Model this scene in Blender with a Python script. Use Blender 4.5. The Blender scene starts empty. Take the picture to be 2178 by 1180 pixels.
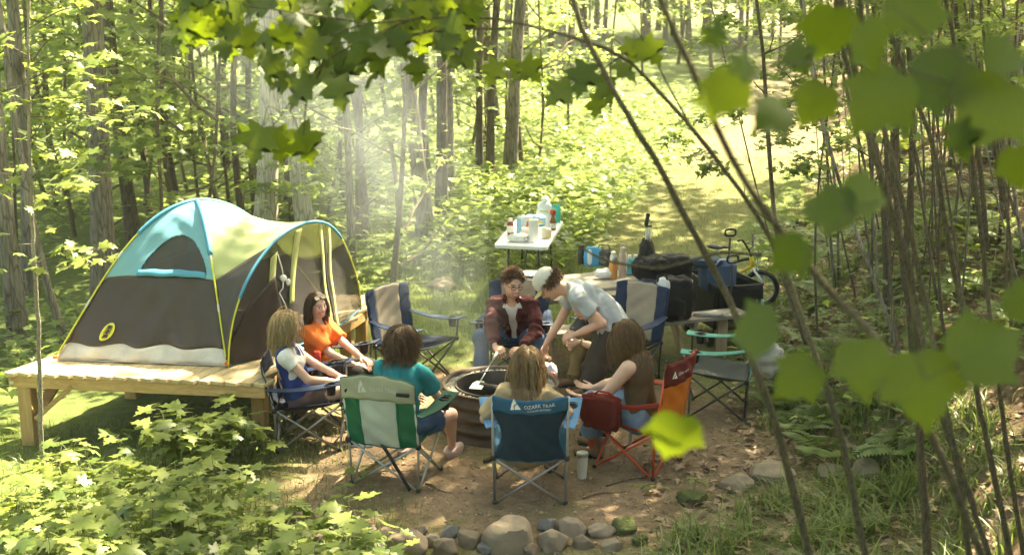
import bpy, math, random
import numpy as np
from mathutils import Vector, Matrix, noise as mnoise

SC = bpy.context.scene
COL = SC.collection
RNG = np.random.default_rng(11)
random.seed(5)
PI = math.pi
rad = math.radians

# ------------------------------------------------------------------ camera
CAM_H, PITCH, FPX = 3.5, rad(12.36), 2600.0
cam_data = bpy.data.cameras.new('camera')
cam_data.sensor_width = 36.0
cam_data.lens = 36.0 * FPX / 2178.0
cam_data.clip_start = 0.05
cam_data.clip_end = 600
cam_data.dof.use_dof = True
cam_data.dof.focus_distance = 9.7
cam_data.dof.aperture_fstop = 2.5
cam = bpy.data.objects.new('camera', cam_data)
COL.objects.link(cam)
cam.location = (0, 0, CAM_H)
cam.rotation_euler = (PI / 2 - PITCH, 0, 0)
SC.camera = cam

# ------------------------------------------------------------------ sky, sun, exposure
SUN_EL, SUN_AZ = rad(54), rad(38)          # azimuth measured from +Y (away from the camera) towards +X
world = bpy.data.worlds.new('World')
SC.world = world
world.use_nodes = True
wn = world.node_tree
sky = wn.nodes.new('ShaderNodeTexSky')
sky.sky_type = 'NISHITA'
sky.sun_disc = False
sky.sun_elevation = SUN_EL
sky.sun_rotation = SUN_AZ
sky.dust_density = 4.0
sky.ozone_density = 0.4
wn.nodes['Background'].inputs['Strength'].default_value = 0.075
wn.links.new(sky.outputs['Color'], wn.nodes['Background'].inputs['Color'])
sun_data = bpy.data.lights.new('sun', 'SUN')
sun_data.energy = 5.0
sun_data.angle = rad(0.53)
sun_data.color = (1.0, 0.90, 0.71)
sun = bpy.data.objects.new('sun', sun_data)
COL.objects.link(sun)
SUN_DIR = Vector((math.sin(SUN_AZ) * math.cos(SUN_EL), math.cos(SUN_AZ) * math.cos(SUN_EL), math.sin(SUN_EL)))
sun.rotation_euler = (-SUN_DIR).to_track_quat('-Z', 'Y').to_euler()
vs = SC.view_settings
vs.view_transform = 'Standard'
vs.look = 'None'
vs.exposure = 3.12
vs.gamma = 1.0
vs.use_curve_mapping = False
vs.use_white_balance = True
vs.white_balance_temperature = 7350
vs.white_balance_tint = 6
cy = SC.cycles
cy.max_bounces = 7
cy.diffuse_bounces = 4
cy.glossy_bounces = 2
cy.transmission_bounces = 4
cy.transparent_max_bounces = 10
cy.volume_bounces = 1
cy.volume_step_rate = 3.0
cy.caustics_reflective = False
cy.caustics_refractive = False
cy.sample_clamp_indirect = 6.0
cy.use_denoising = True
cy.use_adaptive_sampling = True
cy.adaptive_threshold = 0.02

# ------------------------------------------------------------------ geometry helpers
_c, _s = math.cos(PITCH), math.sin(PITCH)


def ray(px, py):
    x, v = (px - 1089) / FPX, (590 - py) / FPX
    return np.array([x, _c + v * _s, -_s + v * _c])


def on_z(px, py, z=0.0):
    """the point at height z seen at a place in the photograph"""
    d = ray(px, py)
    return np.array([0, 0, CAM_H]) + d * ((z - CAM_H) / d[2])


def at_y(px, py, y):
    d = ray(px, py)
    return np.array([0, 0, CAM_H]) + d * (y / d[1])


def unit(v):
    v = np.asarray(v, float)
    return v / (np.linalg.norm(v) + 1e-12)


def smooth(a, b, x):
    t = np.clip((np.asarray(x, float) - a) / (b - a), 0, 1)
    return t * t * (3 - 2 * t)


class MB:
    """collects boxes, tubes, sheets ... and links them as one mesh object"""

    def __init__(self):
        self.v, self.f, self.m = [], [], []

    def add(self, verts, faces, m=0):
        o = len(self.v)
        self.v += [tuple(map(float, p)) for p in verts]
        self.f += [tuple(i + o for i in f) for f in faces]
        self.m += [m] * len(faces)
        return self

    def box(self, c, s, rot=None, bev=0.0, m=0):
        c, h = np.array(c, float), np.array(s, float) / 2
        R = np.eye(3) if rot is None else np.array(rot)
        if bev <= 0:
            P = [c + R @ (h * np.array(q)) for q in ((-1, -1, -1), (1, -1, -1), (1, 1, -1), (-1, 1, -1), (-1, -1, 1), (1, -1, 1), (1, 1, 1), (-1, 1, 1))]
            return self.add(P, [(0, 3, 2, 1), (4, 5, 6, 7), (0, 1, 5, 4), (1, 2, 6, 5), (2, 3, 7, 6), (3, 0, 4, 7)], m)
        b = min(bev, *(h * .9))
        P, idx = [], {}
        for sx in (-1, 1):
            for sy in (-1, 1):
                for sz in (-1, 1):
                    for ax in range(3):
                        q = np.array([sx, sy, sz]) * (h - b)
                        q[ax] = (sx, sy, sz)[ax] * h[ax]
                        idx[(sx, sy, sz, ax)] = len(P)
                        P.append(c + R @ q)
        F = []
        for ax in range(3):
            o1, o2 = [(1, 2), (2, 0), (0, 1)][ax]
            for s_ in (-1, 1):
                q = []
                for a_, b_ in ((-1, -1), (1, -1), (1, 1), (-1, 1)):
                    k = [0, 0, 0]
                    k[ax], k[o1], k[o2] = s_, a_, b_
                    q.append(idx[(*k, ax)])
                F.append(tuple(q) if s_ > 0 else tuple(q[::-1]))
            for a_ in (-1, 1):
                for b_ in (-1, 1):
                    k0, k1 = [0, 0, 0], [0, 0, 0]
                    k0[o1], k0[o2], k0[ax] = a_, b_, -1
                    k1[o1], k1[o2], k1[ax] = a_, b_, 1
                    F.append((idx[(*k0, o1)], idx[(*k1, o1)], idx[(*k1, o2)], idx[(*k0, o2)]))
        for sx in (-1, 1):
            for sy in (-1, 1):
                for sz in (-1, 1):
                    F.append(tuple(idx[(sx, sy, sz, a)] for a in range(3)))
        return self.add(P, F, m)

    def bar(self, a, b, w, h, up=(0, 0, 1), bev=0.0, m=0):
        """a board from a to b, w across and h along up"""
        a, b = np.array(a, float), np.array(b, float)
        x = unit(b - a)
        y = unit(np.cross(up, x))
        z = np.cross(x, y)
        return self.box((a + b) / 2, (np.linalg.norm(b - a), w, h), np.stack([x, y, z], 1), bev, m)

    def tube(self, pts, r, n=8, cap=True, m=0, flat=1.0, closed=False):
        P = np.array(pts, float)
        k = len(P)
        r = np.full(k, r, float) if np.isscalar(r) else np.array(r, float)
        T = np.gradient(P, axis=0)
        if closed:
            T = np.roll(P, -1, 0) - np.roll(P, 1, 0)
        T /= np.linalg.norm(T, axis=1)[:, None] + 1e-12
        u = np.cross(T[0], (0, 0, 1.0))
        if np.linalg.norm(u) < .1:
            u = np.cross(T[0], (0, 1.0, 0))
        u = unit(u)
        V = []
        for i in range(k):
            u = unit(u - T[i] * np.dot(u, T[i]))
            w = np.cross(T[i], u)
            for j in range(n):
                a = 2 * PI * j / n
                V.append(P[i] + r[i] * (math.cos(a) * u + flat * math.sin(a) * w))
        F = []
        for i in range(k if closed else k - 1):
            i2 = (i + 1) % k
            for j in range(n):
                j2 = (j + 1) % n
                F.append((i * n + j, i * n + j2, i2 * n + j2, i2 * n + j))
        if cap and not closed:
            F.append(tuple(range(n))[::-1])
            F.append(tuple((k - 1) * n + j for j in range(n)))
        return self.add(V, F, m)

    def lathe(self, prof, c=(0, 0, 0), n=24, m=0, axis=None, caps=True):
        """prof: (radius, height) pairs"""
        c = np.array(c, float)
        A = np.eye(3) if axis is None else np.array(Vector((0, 0, 1)).rotation_difference(Vector(axis)).to_matrix())
        V = []
        for (r, z) in prof:
            for j in range(n):
                a = 2 * PI * j / n
                V.append(c + A @ np.array([r * math.cos(a), r * math.sin(a), z]))
        F = []
        for i in range(len(prof) - 1):
            for j in range(n):
                j2 = (j + 1) % n
                F.append((i * n + j, i * n + j2, (i + 1) * n + j2, (i + 1) * n + j))
        if caps:
            F.append(tuple(range(n))[::-1])
            F.append(tuple((len(prof) - 1) * n + j for j in range(n)))
        return self.add(V, F, m)

    def sheet(self, fn, nu, nv, th=0.004, m=0, mask=None):
        """a sheet fn(u, v) with thickness; mask(u, v) keeps cells"""
        U, W = np.meshgrid(np.linspace(0, 1, nu + 1), np.linspace(0, 1, nv + 1), indexing='ij')
        P = np.array([[fn(U[i, j], W[i, j]) for j in range(nv + 1)] for i in range(nu + 1)], float)
        du = np.gradient(P, axis=0)
        dv = np.gradient(P, axis=1)
        N = np.cross(du, dv)
        N /= np.linalg.norm(N, axis=2)[..., None] + 1e-12
        top = (P + N * th / 2).reshape(-1, 3)
        bot = (P - N * th / 2).reshape(-1, 3)
        n0 = len(top)
        w = nv + 1
        keep = np.ones((nu, nv), bool)
        if mask is not None:
            for i in range(nu):
                for j in range(nv):
                    keep[i, j] = mask((i + .5) / nu, (j + .5) / nv)
        F = []
        for i in range(nu):
            for j in range(nv):
                if not keep[i, j]:
                    continue
                a, b, c_, d = i * w + j, (i + 1) * w + j, (i + 1) * w + j + 1, i * w + j + 1
                F.append((a, b, c_, d))
                F.append((a + n0, d + n0, c_ + n0, b + n0))
                for (di, dj, e) in ((-1, 0, (d, a)), (1, 0, (b, c_)), (0, -1, (a, b)), (0, 1, (c_, d))):
                    ii, jj = i + di, j + dj
                    if ii < 0 or jj < 0 or ii >= nu or jj >= nv or not keep[ii, jj]:
                        F.append((e[1], e[0], e[0] + n0, e[1] + n0))
        return self.add(np.concatenate([top, bot]), F, m)

    def prism(self, poly, org, ex, ey, depth, m=0):
        """a polygon in the plane (ex, ey) extruded by depth along ex x ey"""
        org, ex, ey = np.array(org, float), np.array(ex, float), np.array(ey, float)
        nz = np.cross(ex, ey) * depth
        a = [org + ex * p[0] + ey * p[1] for p in poly]
        n = len(a)
        return self.add(a + [p + nz for p in a], [tuple(range(n))[::-1], tuple(range(n, 2 * n))] + [(i, (i + 1) % n, (i + 1) % n + n, i + n) for i in range(n)], m)

    def blob(self, c, r, e=(1.0, 1.0), nz=.1, seed=0, n=(20, 14), rot=None, freq=2.0, m=0, flatb=None):
        """a superellipsoid with a noisy surface: bags, stones"""
        c, r = np.array(c, float), np.array(r, float)
        R = np.eye(3) if rot is None else np.array(rot)
        V, F = [], []
        sp = lambda x, p: math.copysign(abs(x) ** p, x)
        nu, nv = n
        for j in range(nv + 1):
            ph = -PI / 2 + PI * j / nv
            for i in range(nu):
                th = 2 * PI * i / nu
                q = np.array([sp(math.cos(ph), e[0]) * sp(math.cos(th), e[1]), sp(math.cos(ph), e[0]) * sp(math.sin(th), e[1]), sp(math.sin(ph), e[0])])
                k = 1 + nz * mnoise.noise(Vector(q * freq + seed * 7.31)) + .45 * nz * mnoise.noise(Vector(q * freq * 2.7 + seed * 3.1))
                q = q * r * k
                if flatb is not None:
                    q[2] = max(q[2], -flatb)
                V.append(c + R @ q)
        for j in range(nv):
            for i in range(nu):
                i2 = (i + 1) % nu
                F.append((j * nu + i, j * nu + i2, (j + 1) * nu + i2, (j + 1) * nu + i))
        return self.add(V, F, m)

    def build(self, name, mats, parent=None, sm=False, loc=None):
        me = bpy.data.meshes.new(name)
        me.from_pydata(self.v, [], self.f)
        mats = mats if isinstance(mats, (list, tuple)) else [mats]
        for m in mats:
            me.materials.append(m)
        if len(mats) > 1:
            me.polygons.foreach_set('material_index', self.m)
        if sm:
            me.polygons.foreach_set('use_smooth', [True] * len(me.polygons))
            if sm != 'all':
                me.set_sharp_from_angle(angle=rad(42))
        me.validate()
        return link(name, me, parent, loc)


def link(name, me, parent=None, loc=None):
    o = bpy.data.objects.new(name, me)
    COL.objects.link(o)
    if parent is not None:
        o.parent = parent
    if loc is not None:
        o.location = loc
    return o


def arr_mesh(name, V, polys, mat, smooth_=False, colors=None):
    """mesh from arrays: polys is a list of (k, n) index arrays"""
    me = bpy.data.meshes.new(name)
    V = np.ascontiguousarray(V, np.float32)
    loops = np.concatenate([p.reshape(-1) for p in polys]).astype(np.int32)
    tot = np.concatenate([np.full(len(p), p.shape[1], np.int32) for p in polys])
    start = np.concatenate([[0], np.cumsum(tot)[:-1]]).astype(np.int32)
    me.vertices.add(len(V))
    me.vertices.foreach_set('co', V.reshape(-1))
    me.loops.add(len(loops))
    me.loops.foreach_set('vertex_index', loops)
    me.polygons.add(len(tot))
    me.polygons.foreach_set('loop_start', start)
    me.polygons.foreach_set('loop_total', tot)
    if smooth_:
        me.polygons.foreach_set('use_smooth', np.ones(len(tot), bool))
    if colors is not None:
        ca = me.color_attributes.new('tint', 'FLOAT_COLOR', 'POINT')
        c4 = np.ones((len(V), 4), np.float32)
        c4[:, :colors.shape[1]] = colors
        ca.data.foreach_set('color', c4.reshape(-1))
    if mat is not None:
        me.materials.append(mat)
    me.update(calc_edges=True)
    return me


def tag(o, label=None, cat=None, group=None, kind=None):
    if label:
        o['label'] = label
    if cat:
        o['category'] = cat
    if group:
        o['group'] = group
    if kind:
        o['kind'] = kind
    return o


def thing(name, label, cat, loc=(0, 0, 0), rz=0.0, group=None):
    o = bpy.data.objects.new(name, None)
    o.empty_display_size = .1
    COL.objects.link(o)
    o.location = tuple(map(float, loc))
    o.rotation_euler = (0, 0, rz)
    return tag(o, label, cat, group)


def copy_tree(o, parent=None, kids=None):
    kids = kids if kids is not None else KIDS(o)
    c = o.copy()
    COL.objects.link(c)
    c.parent = parent
    for ch in kids:
        copy_tree(ch, c)
    return c


def KIDS(o):
    return [x for x in bpy.data.objects if x.parent == o]


# ------------------------------------------------------------------ materials
def new_mat(name):
    m = bpy.data.materials.new(name)
    m.use_nodes = True
    nt = m.node_tree
    return m, nt, nt.nodes['Principled BSDF'], nt.nodes['Material Output']


def N(nt, kind, **kw):
    n = nt.nodes.new(kind)
    for k, v in kw.items():
        if k in n.inputs:
            n.inputs[k].default_value = v
        else:
            setattr(n, k, v)
    return n


def ramp(nt, fac, stops):
    r = nt.nodes.new('ShaderNodeValToRGB')
    e = r.color_ramp.elements
    while len(e) < len(stops):
        e.new(.5)
    for i, (p, c) in enumerate(stops):
        e[i].position = p
        e[i].color = (*c, 1) if len(c) == 3 else c
    nt.links.new(fac, r.inputs['Fac'])
    return r.outputs['Color']


def coords(nt, scale=(1, 1, 1)):
    tc = nt.nodes.new('ShaderNodeTexCoord')
    mp = nt.nodes.new('ShaderNodeMapping')
    mp.inputs['Scale'].default_value = scale
    nt.links.new(tc.outputs['Object'], mp.inputs['Vector'])
    return mp.outputs['Vector']


def bump(nt, b, h, strength=.3, dist=.01):
    bn = nt.nodes.new('ShaderNodeBump')
    bn.inputs['Strength'].default_value = strength
    bn.inputs['Distance'].default_value = dist
    nt.links.new(h, bn.inputs['Height'])
    nt.links.new(bn.outputs['Normal'], b.inputs['Normal'])


def mul(c, k):
    return tuple(min(1, x * k) for x in c)


def plain(name, col, rough=.6, metal=0.0, var=.18, scale=6.0, bmp=0.0, bscale=60.0, spec=.4, stretch=(1, 1, 1), transl=0.0, coat=0):
    """colour with wear-like variation, optional fine relief and translucency"""
    m, nt, b, out = new_mat(name)
    v = coords(nt, stretch)
    n = N(nt, 'ShaderNodeTexNoise', Scale=scale, Detail=5.0, Roughness=.6)
    nt.links.new(v, n.inputs['Vector'])
    c = ramp(nt, n.outputs['Fac'], [(.25, mul(col, 1 - var)), (.75, mul(col, 1 + var))])
    nt.links.new(c, b.inputs['Base Color'])
    b.inputs['Roughness'].default_value = rough
    b.inputs['Metallic'].default_value = metal
    b.inputs['Specular IOR Level'].default_value = spec
    if bmp:
        n2 = N(nt, 'ShaderNodeTexNoise', Scale=bscale, Detail=3.0)
        nt.links.new(v, n2.inputs['Vector'])
        bump(nt, b, n2.outputs['Fac'], bmp, .01)
    if transl:
        t = nt.nodes.new('ShaderNodeBsdfTranslucent')
        nt.links.new(c, t.inputs['Color'])
        mx = N(nt, 'ShaderNodeMixShader')
        mx.inputs[0].default_value = transl
        nt.links.new(b.outputs[0], mx.inputs[1])
        nt.links.new(t.outputs[0], mx.inputs[2])
        nt.links.new(mx.outputs[0], out.inputs['Surface'])
    return m


def leaf_mat(name, c0, c1, t0, t1, transl=.45, rough=.45, by_object=False):
    """a leaf: reflected colour c0..c1 and transmitted colour t0..t1, varied leaf by leaf"""
    m, nt, b, out = new_mat(name)
    if by_object:
        g = nt.nodes.new('ShaderNodeObjectInfo')
        rnd = g.outputs['Random']
    else:
        g = nt.nodes.new('ShaderNodeNewGeometry')
        rnd = g.outputs['Random Per Island']
    n = N(nt, 'ShaderNodeTexNoise', Scale=22.0, Detail=3.0)
    nt.links.new(coords(nt), n.inputs['Vector'])
    mx = N(nt, 'ShaderNodeMath', operation='MULTIPLY_ADD')
    nt.links.new(n.outputs['Fac'], mx.inputs[0])
    mx.inputs[1].default_value = .5
    nt.links.new(rnd, mx.inputs[2])
    nt.links.new(ramp(nt, mx.outputs[0], [(.1, c0), (1.3 / 1.5, c1)]), b.inputs['Base Color'])
    b.inputs['Roughness'].default_value = rough
    b.inputs['Specular IOR Level'].default_value = .35
    t = nt.nodes.new('ShaderNodeBsdfTranslucent')
    nt.links.new(ramp(nt, mx.outputs[0], [(.1, t0), (1.3 / 1.5, t1)]), t.inputs['Color'])
    ms = nt.nodes.new('ShaderNodeMixShader')
    ms.inputs[0].default_value = transl
    nt.links.new(b.outputs[0], ms.inputs[1])
    nt.links.new(t.outputs[0], ms.inputs[2])
    nt.links.new(ms.outputs[0], out.inputs['Surface'])
    if by_object:
        # midrib and side veins in the leaf's own space (x across, y along)
        tc = nt.nodes.new('ShaderNodeTexCoord')
        sx = nt.nodes.new('ShaderNodeSeparateXYZ')
        nt.links.new(tc.outputs['Object'], sx.inputs[0])

        def mth(op, p, q=None):
            k = N(nt, 'ShaderNodeMath', operation=op)
            for i_, w in enumerate((p, q)):
                if w is None:
                    continue
                if hasattr(w, 'links'):
                    nt.links.new(w, k.inputs[i_])
                else:
                    k.inputs[i_].default_value = w
            return k.outputs[0]
        ax = mth('ABSOLUTE', sx.outputs[0])
        fr = mth('FRACT', mth('MULTIPLY', mth('SUBTRACT', sx.outputs[1], mth('MULTIPLY', ax, .85)), 6.0))
        v1 = mth('LESS_THAN', mth('ABSOLUTE', mth('SUBTRACT', fr, .5)), .07)
        v2 = mth('LESS_THAN', ax, .014)
        ve = mth('MAXIMUM', v1, v2)
        for sh, sock in ((b, 'Base Color'), (t, 'Color')):
            src = sh.inputs[sock].links[0].from_socket
            mxv = N(nt, 'ShaderNodeMix', data_type='RGBA', blend_type='MULTIPLY')
            mxv.inputs[7].default_value = (.72, .74, .6, 1) if sh is t else (1.35, 1.3, 1.5, 1)
            nt.links.new(ve, mxv.inputs[0])
            nt.links.new(src, mxv.inputs[6])
            nt.links.new(mxv.outputs[2], sh.inputs[sock])
    bump(nt, b, n.outputs['Fac'], .15, .004)
    return m


def bark_mat(name, dark, light, moss=.0, scale=1.0):
    m, nt, b, out = new_mat(name)
    v = coords(nt, (9 * scale, 9 * scale, 1.3 * scale))
    n = N(nt, 'ShaderNodeTexNoise', Scale=3.0, Detail=7.0, Roughness=.7, Distortion=.6)
    nt.links.new(v, n.inputs['Vector'])
    vo = N(nt, 'ShaderNodeTexVoronoi', Scale=2.4)
    vo.feature = 'DISTANCE_TO_EDGE'
    nt.links.new(v, vo.inputs['Vector'])
    base = ramp(nt, n.outputs['Fac'], [(.3, dark), (.7, light)])
    n3 = N(nt, 'ShaderNodeTexNoise', Scale=1.3, Detail=3.0)
    nt.links.new(coords(nt), n3.inputs['Vector'])
    pale = ramp(nt, n3.outputs['Fac'], [(.5, (0, 0, 0)), (.68, (1, 1, 1))])
    mxa = N(nt, 'ShaderNodeMix', data_type='RGBA')
    mxa.inputs[7].default_value = (*mul(light, 1.35), 1)
    nt.links.new(pale, mxa.inputs[0])
    nt.links.new(base, mxa.inputs[6])
    cr = ramp(nt, vo.outputs['Distance'], [(.0, (.35, .33, .3)), (.12, (1, 1, 1))])
    mx = N(nt, 'ShaderNodeMix', data_type='RGBA', blend_type='MULTIPLY')
    mx.inputs[0].default_value = .8
    nt.links.new(mxa.outputs[2], mx.inputs[6])
    nt.links.new(cr, mx.inputs[7])
    nt.links.new(mx.outputs[2], b.inputs['Base Color'])
    b.inputs['Roughness'].default_value = .9
    b.inputs['Specular IOR Level'].default_value = .15
    ad = N(nt, 'ShaderNodeMath', operation='MULTIPLY')
    nt.links.new(n.outputs['Fac'], ad.inputs[0])
    nt.links.new(vo.outputs['Distance'], ad.inputs[1])
    bump(nt, b, ad.outputs[0], .9, .03)
    return m


def wood_mat(name, a, b_, grain=(1.5, 28, 28), rough=.65):
    m, nt, b, out = new_mat(name)
    oi = nt.nodes.new('ShaderNodeObjectInfo')
    v = coords(nt, grain)
    va = N(nt, 'ShaderNodeVectorMath', operation='ADD')
    nt.links.new(v, va.inputs[0])
    cb = nt.nodes.new('ShaderNodeCombineXYZ')
    mm = N(nt, 'ShaderNodeMath', operation='MULTIPLY')
    mm.inputs[1].default_value = 60
    nt.links.new(oi.outputs['Random'], mm.inputs[0])
    for i in range(3):
        nt.links.new(mm.outputs[0], cb.inputs[i])
    nt.links.new(cb.outputs[0], va.inputs[1])
    n = N(nt, 'ShaderNodeTexNoise', Scale=1.6, Detail=6.0, Roughness=.6, Distortion=.8)
    nt.links.new(va.outputs[0], n.inputs['Vector'])
    c = ramp(nt, n.outputs['Fac'], [(.28, a), (.72, b_)])
    hs = nt.nodes.new('ShaderNodeHueSaturation')
    ma = N(nt, 'ShaderNodeMapRange')
    ma.inputs[3].default_value = .82
    ma.inputs[4].default_value = 1.15
    nt.links.new(oi.outputs['Random'], ma.inputs[0])
    nt.links.new(ma.outputs[0], hs.inputs['Value'])
    nt.links.new(c, hs.inputs['Color'])
    nt.links.new(hs.outputs[0], b.inputs['Base Color'])
    b.inputs['Roughness'].default_value = rough
    bump(nt, b, n.outputs['Fac'], .25, .004)
    return m


def tint_mat(name, rough=.55, spec=.35, sss=0.0, bmp=.08, bscale=90.0, var=.08):
    """colour from the mesh's own 'tint' attribute (skin, lips, eyes)"""
    m, nt, b, out = new_mat(name)
    a = nt.nodes.new('ShaderNodeAttribute')
    a.attribute_name = 'tint'
    n = N(nt, 'ShaderNodeTexNoise', Scale=25.0, Detail=4.0)
    nt.links.new(coords(nt), n.inputs['Vector'])
    hs = nt.nodes.new('ShaderNodeHueSaturation')
    ma = N(nt, 'ShaderNodeMapRange')
    ma.inputs[3].default_value = 1 - var
    ma.inputs[4].default_value = 1 + var
    nt.links.new(n.outputs['Fac'], ma.inputs[0])
    nt.links.new(ma.outputs[0], hs.inputs['Value'])
    nt.links.new(a.outputs['Color'], hs.inputs['Color'])
    nt.links.new(hs.outputs[0], b.inputs['Base Color'])
    b.inputs['Roughness'].default_value = rough
    b.inputs['Specular IOR Level'].default_value = spec
    if sss:
        b.inputs['Subsurface Weight'].default_value = sss
        b.inputs['Subsurface Radius'].default_value = (.02, .008, .004)
        b.inputs['Subsurface Scale'].default_value = .5
    n2 = N(nt, 'ShaderNodeTexNoise', Scale=bscale, Detail=2.0)
    nt.links.new(coords(nt), n2.inputs['Vector'])
    bump(nt, b, n2.outputs['Fac'], bmp, .004)
    return m


def text_polys(txt, size=1.0):
    """letters as a flat mesh (verts, faces) from the built-in font"""
    cu = bpy.data.curves.new('lettering', 'FONT')
    cu.body = txt
    cu.size = size
    cu.align_x = 'LEFT'
    o = bpy.data.objects.new('lettering', cu)
    COL.objects.link(o)
    dg = bpy.context.evaluated_depsgraph_get()
    me = o.evaluated_get(dg).to_mesh()
    V = np.array([v.co[:] for v in me.vertices])
    Fc = [tuple(p.vertices) for p in me.polygons]
    o.evaluated_get(dg).to_mesh_clear()
    bpy.data.objects.remove(o)
    bpy.data.curves.remove(cu)
    return V, Fc
# ------------------------------------------------------------------ lettering (made first, while the scene is small)
TXT = {k: text_polys(k) for k in ('OZARK TRAIL', 'OUTDOOR EQUIPMENT')}

# ------------------------------------------------------------------ the ground
_bx = ([0, 7.5, 9, 10.7, 12.5, 14.6, 20, 28, 45, 90], [1.9, 2.4, 2.35, 2.4, 2.9, 3.5, 4.9, 7.2, 12, 22])
_px = ([10, 12, 15, 18, 22, 28, 36, 60], [.6, 1.25, 1.8, 2.4, 3.6, 5.9, 8.5, 16])


def bank_x(y):
    return np.interp(y, *_bx)


def path_x(y):
    return np.interp(y, *_px)


def gz(x, y, fine=True):
    x, y = np.asarray(x, float), np.asarray(y, float)
    d = x - bank_x(y)
    z = 3.6 * (1 - np.exp(-.2 * np.maximum(d, 0))) * smooth(-.1, .9, d)
    z = z + .25 * np.maximum(0, 7.15 - y) * smooth(7.2, 6.2, y)
    back = np.maximum(0, y - 14.5)
    z = z + back * (.018 + .034 * smooth(-5, 2, x)) * smooth(14.5, 20, y)
    z = z - .25 * smooth(-2.5, -6, x) * smooth(9.8, 12.5, y)
    flat = smooth(2.6, 4.2, np.hypot((x - .0) * 1.0, (y - 10.2) * .8))
    n = .09 * np.sin(x * .9 + 1.3) * np.sin(y * .7 + .4) + .05 * np.sin(x * 2.1 + y * 1.3) + .03 * np.sin(x * 4.7 - y * 3.9)
    z = z + n * flat * (.5 + .7 * smooth(0, 1.5, d))
    if fine:
        z = z + .006 * np.sin(x * 11 + 2 * np.sin(y * 7)) * np.sin(y * 13 + x * 3)
    return z


def G(x, y, dz=0.0):
    return np.array([x, y, float(gz(x, y)) + dz])


def axis_pts(lo, hi, a, b, fine, grow):
    c = list(np.arange(a, b, fine))
    s = fine
    p = b
    while p < hi:
        c.append(p)
        s *= grow
        p += s
    c.append(hi)
    s, p = fine, a
    low = []
    while p > lo:
        s *= grow
        p -= s
        low.append(max(p, lo))
    return np.array(low[::-1] + c)


xs = axis_pts(-150, 150, -6, 7, .07, 1.13)
ys = axis_pts(-60, 220, 6, 17, .07, 1.12)
X, Y = np.meshgrid(xs, ys, indexing='ij')
Z = gz(X, Y)
pathd = np.abs(X - path_x(Y)) - (1.0 + .05 * np.maximum(0, Y - 14))
wob = .35 * np.sin(X * 1.7 + 2.1 * np.sin(Y * 1.1)) + .2 * np.sin(Y * 3.3 + X * 2.2)
camp = np.hypot((X - .25) / 2.35, (Y - 9.6) / 2.35) + .12 * wob
m_dirt = np.maximum(1 - smooth(.8, 1.08, camp), (.3 + .3 * smooth(22, 26, Y)) * (1 - smooth(-.5, .15, pathd + .4 * wob)) * smooth(10, 12, Y))
m_dirt = np.maximum(m_dirt, (1 - smooth(.1, .7, np.hypot((X - .6) / 1.9, (Y - 12.3) / 1.4))) * .9)
m_lit = smooth(-.3, .6, X - bank_x(Y) + .3 * wob)
m_grs = np.clip(1 - m_dirt - m_lit, 0, 1)
tint = np.stack([m_dirt, m_grs, m_lit], -1).reshape(-1, 3)
nx_, ny_ = X.shape
ii = np.arange(nx_ * ny_).reshape(nx_, ny_)
quads = np.stack([ii[:-1, :-1], ii[1:, :-1], ii[1:, 1:], ii[:-1, 1:]], -1).reshape(-1, 4)

gm, nt, b, out = new_mat('forest_ground')
at = nt.nodes.new('ShaderNodeAttribute')
at.attribute_name = 'tint'
sep = nt.nodes.new('ShaderNodeSeparateColor')
nt.links.new(at.outputs['Color'], sep.inputs[0])
vv = coords(nt)


def nz(scale, detail=6.0, rough=.62, dist=0.0):
    n = N(nt, 'ShaderNodeTexNoise', Scale=scale, Detail=detail, Roughness=rough, Distortion=dist)
    nt.links.new(vv, n.inputs['Vector'])
    return n.outputs['Fac']


def mixc(f, a, b_, blend='MIX'):
    mx = N(nt, 'ShaderNodeMix', data_type='RGBA', blend_type=blend)
    if hasattr(f, 'links'):
        nt.links.new(f, mx.inputs[0])
    else:
        mx.inputs[0].default_value = f
    for s_, i in ((a, 6), (b_, 7)):
        if hasattr(s_, 'links'):
            nt.links.new(s_, mx.inputs[i])
        else:
            mx.inputs[i].default_value = (*s_, 1)
    return mx.outputs[2]


n1, n2, n3 = nz(1.7), nz(9.0, 8, .7, .4), nz(45.0, 4)
dirt = ramp(nt, n2, [(.25, (.13, .086, .05)), (.5, (.225, .16, .10)), (.78, (.33, .25, .17))])
dirt = mixc(ramp(nt, n3, [(.35, (0, 0, 0)), (.75, (.5, .5, .5))]), dirt, (.10, .06, .034))
dirt = mixc(ramp(nt, n1, [(.52, (0, 0, 0)), (.66, (.55, .55, .55))]), dirt, (.085, .10, .03))
grs = ramp(nt, n2, [(.25, (.05, .065, .018)), (.55, (.095, .125, .035)), (.8, (.17, .15, .075))])
vo = N(nt, 'ShaderNodeTexVoronoi', Scale=17.0, Randomness=1.0)
nt.links.new(vv, vo.inputs['Vector'])
lit = mixc(.75, ramp(nt, vo.outputs['Color'], [(.2, (.06, .037, .02)), (.5, (.17, .11, .065)), (.85, (.30, .22, .15))]), ramp(nt, n2, [(.3, (.05, .03, .017)), (.7, (.22, .15, .09))]))
lit = mixc(ramp(nt, n1, [(.5, (0, 0, 0)), (.62, (.6, .6, .6))]), lit, (.06, .085, .022))
col = mixc(sep.outputs[1], dirt, grs)
col = mixc(sep.outputs[2], col, lit)
nt.links.new(col, b.inputs['Base Color'])
b.inputs['Roughness'].default_value = .95
b.inputs['Specular IOR Level'].default_value = .15
hsum = N(nt, 'ShaderNodeMath', operation='ADD')
nt.links.new(n2, hsum.inputs[0])
nt.links.new(n3, hsum.inputs[1])
bump(nt, b, hsum.outputs[0], .7, .03)
V = np.stack([X, Y, Z], -1).reshape(-1, 3)
ground = link('ground', arr_mesh('ground', V, [quads], gm, True, tint))
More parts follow.
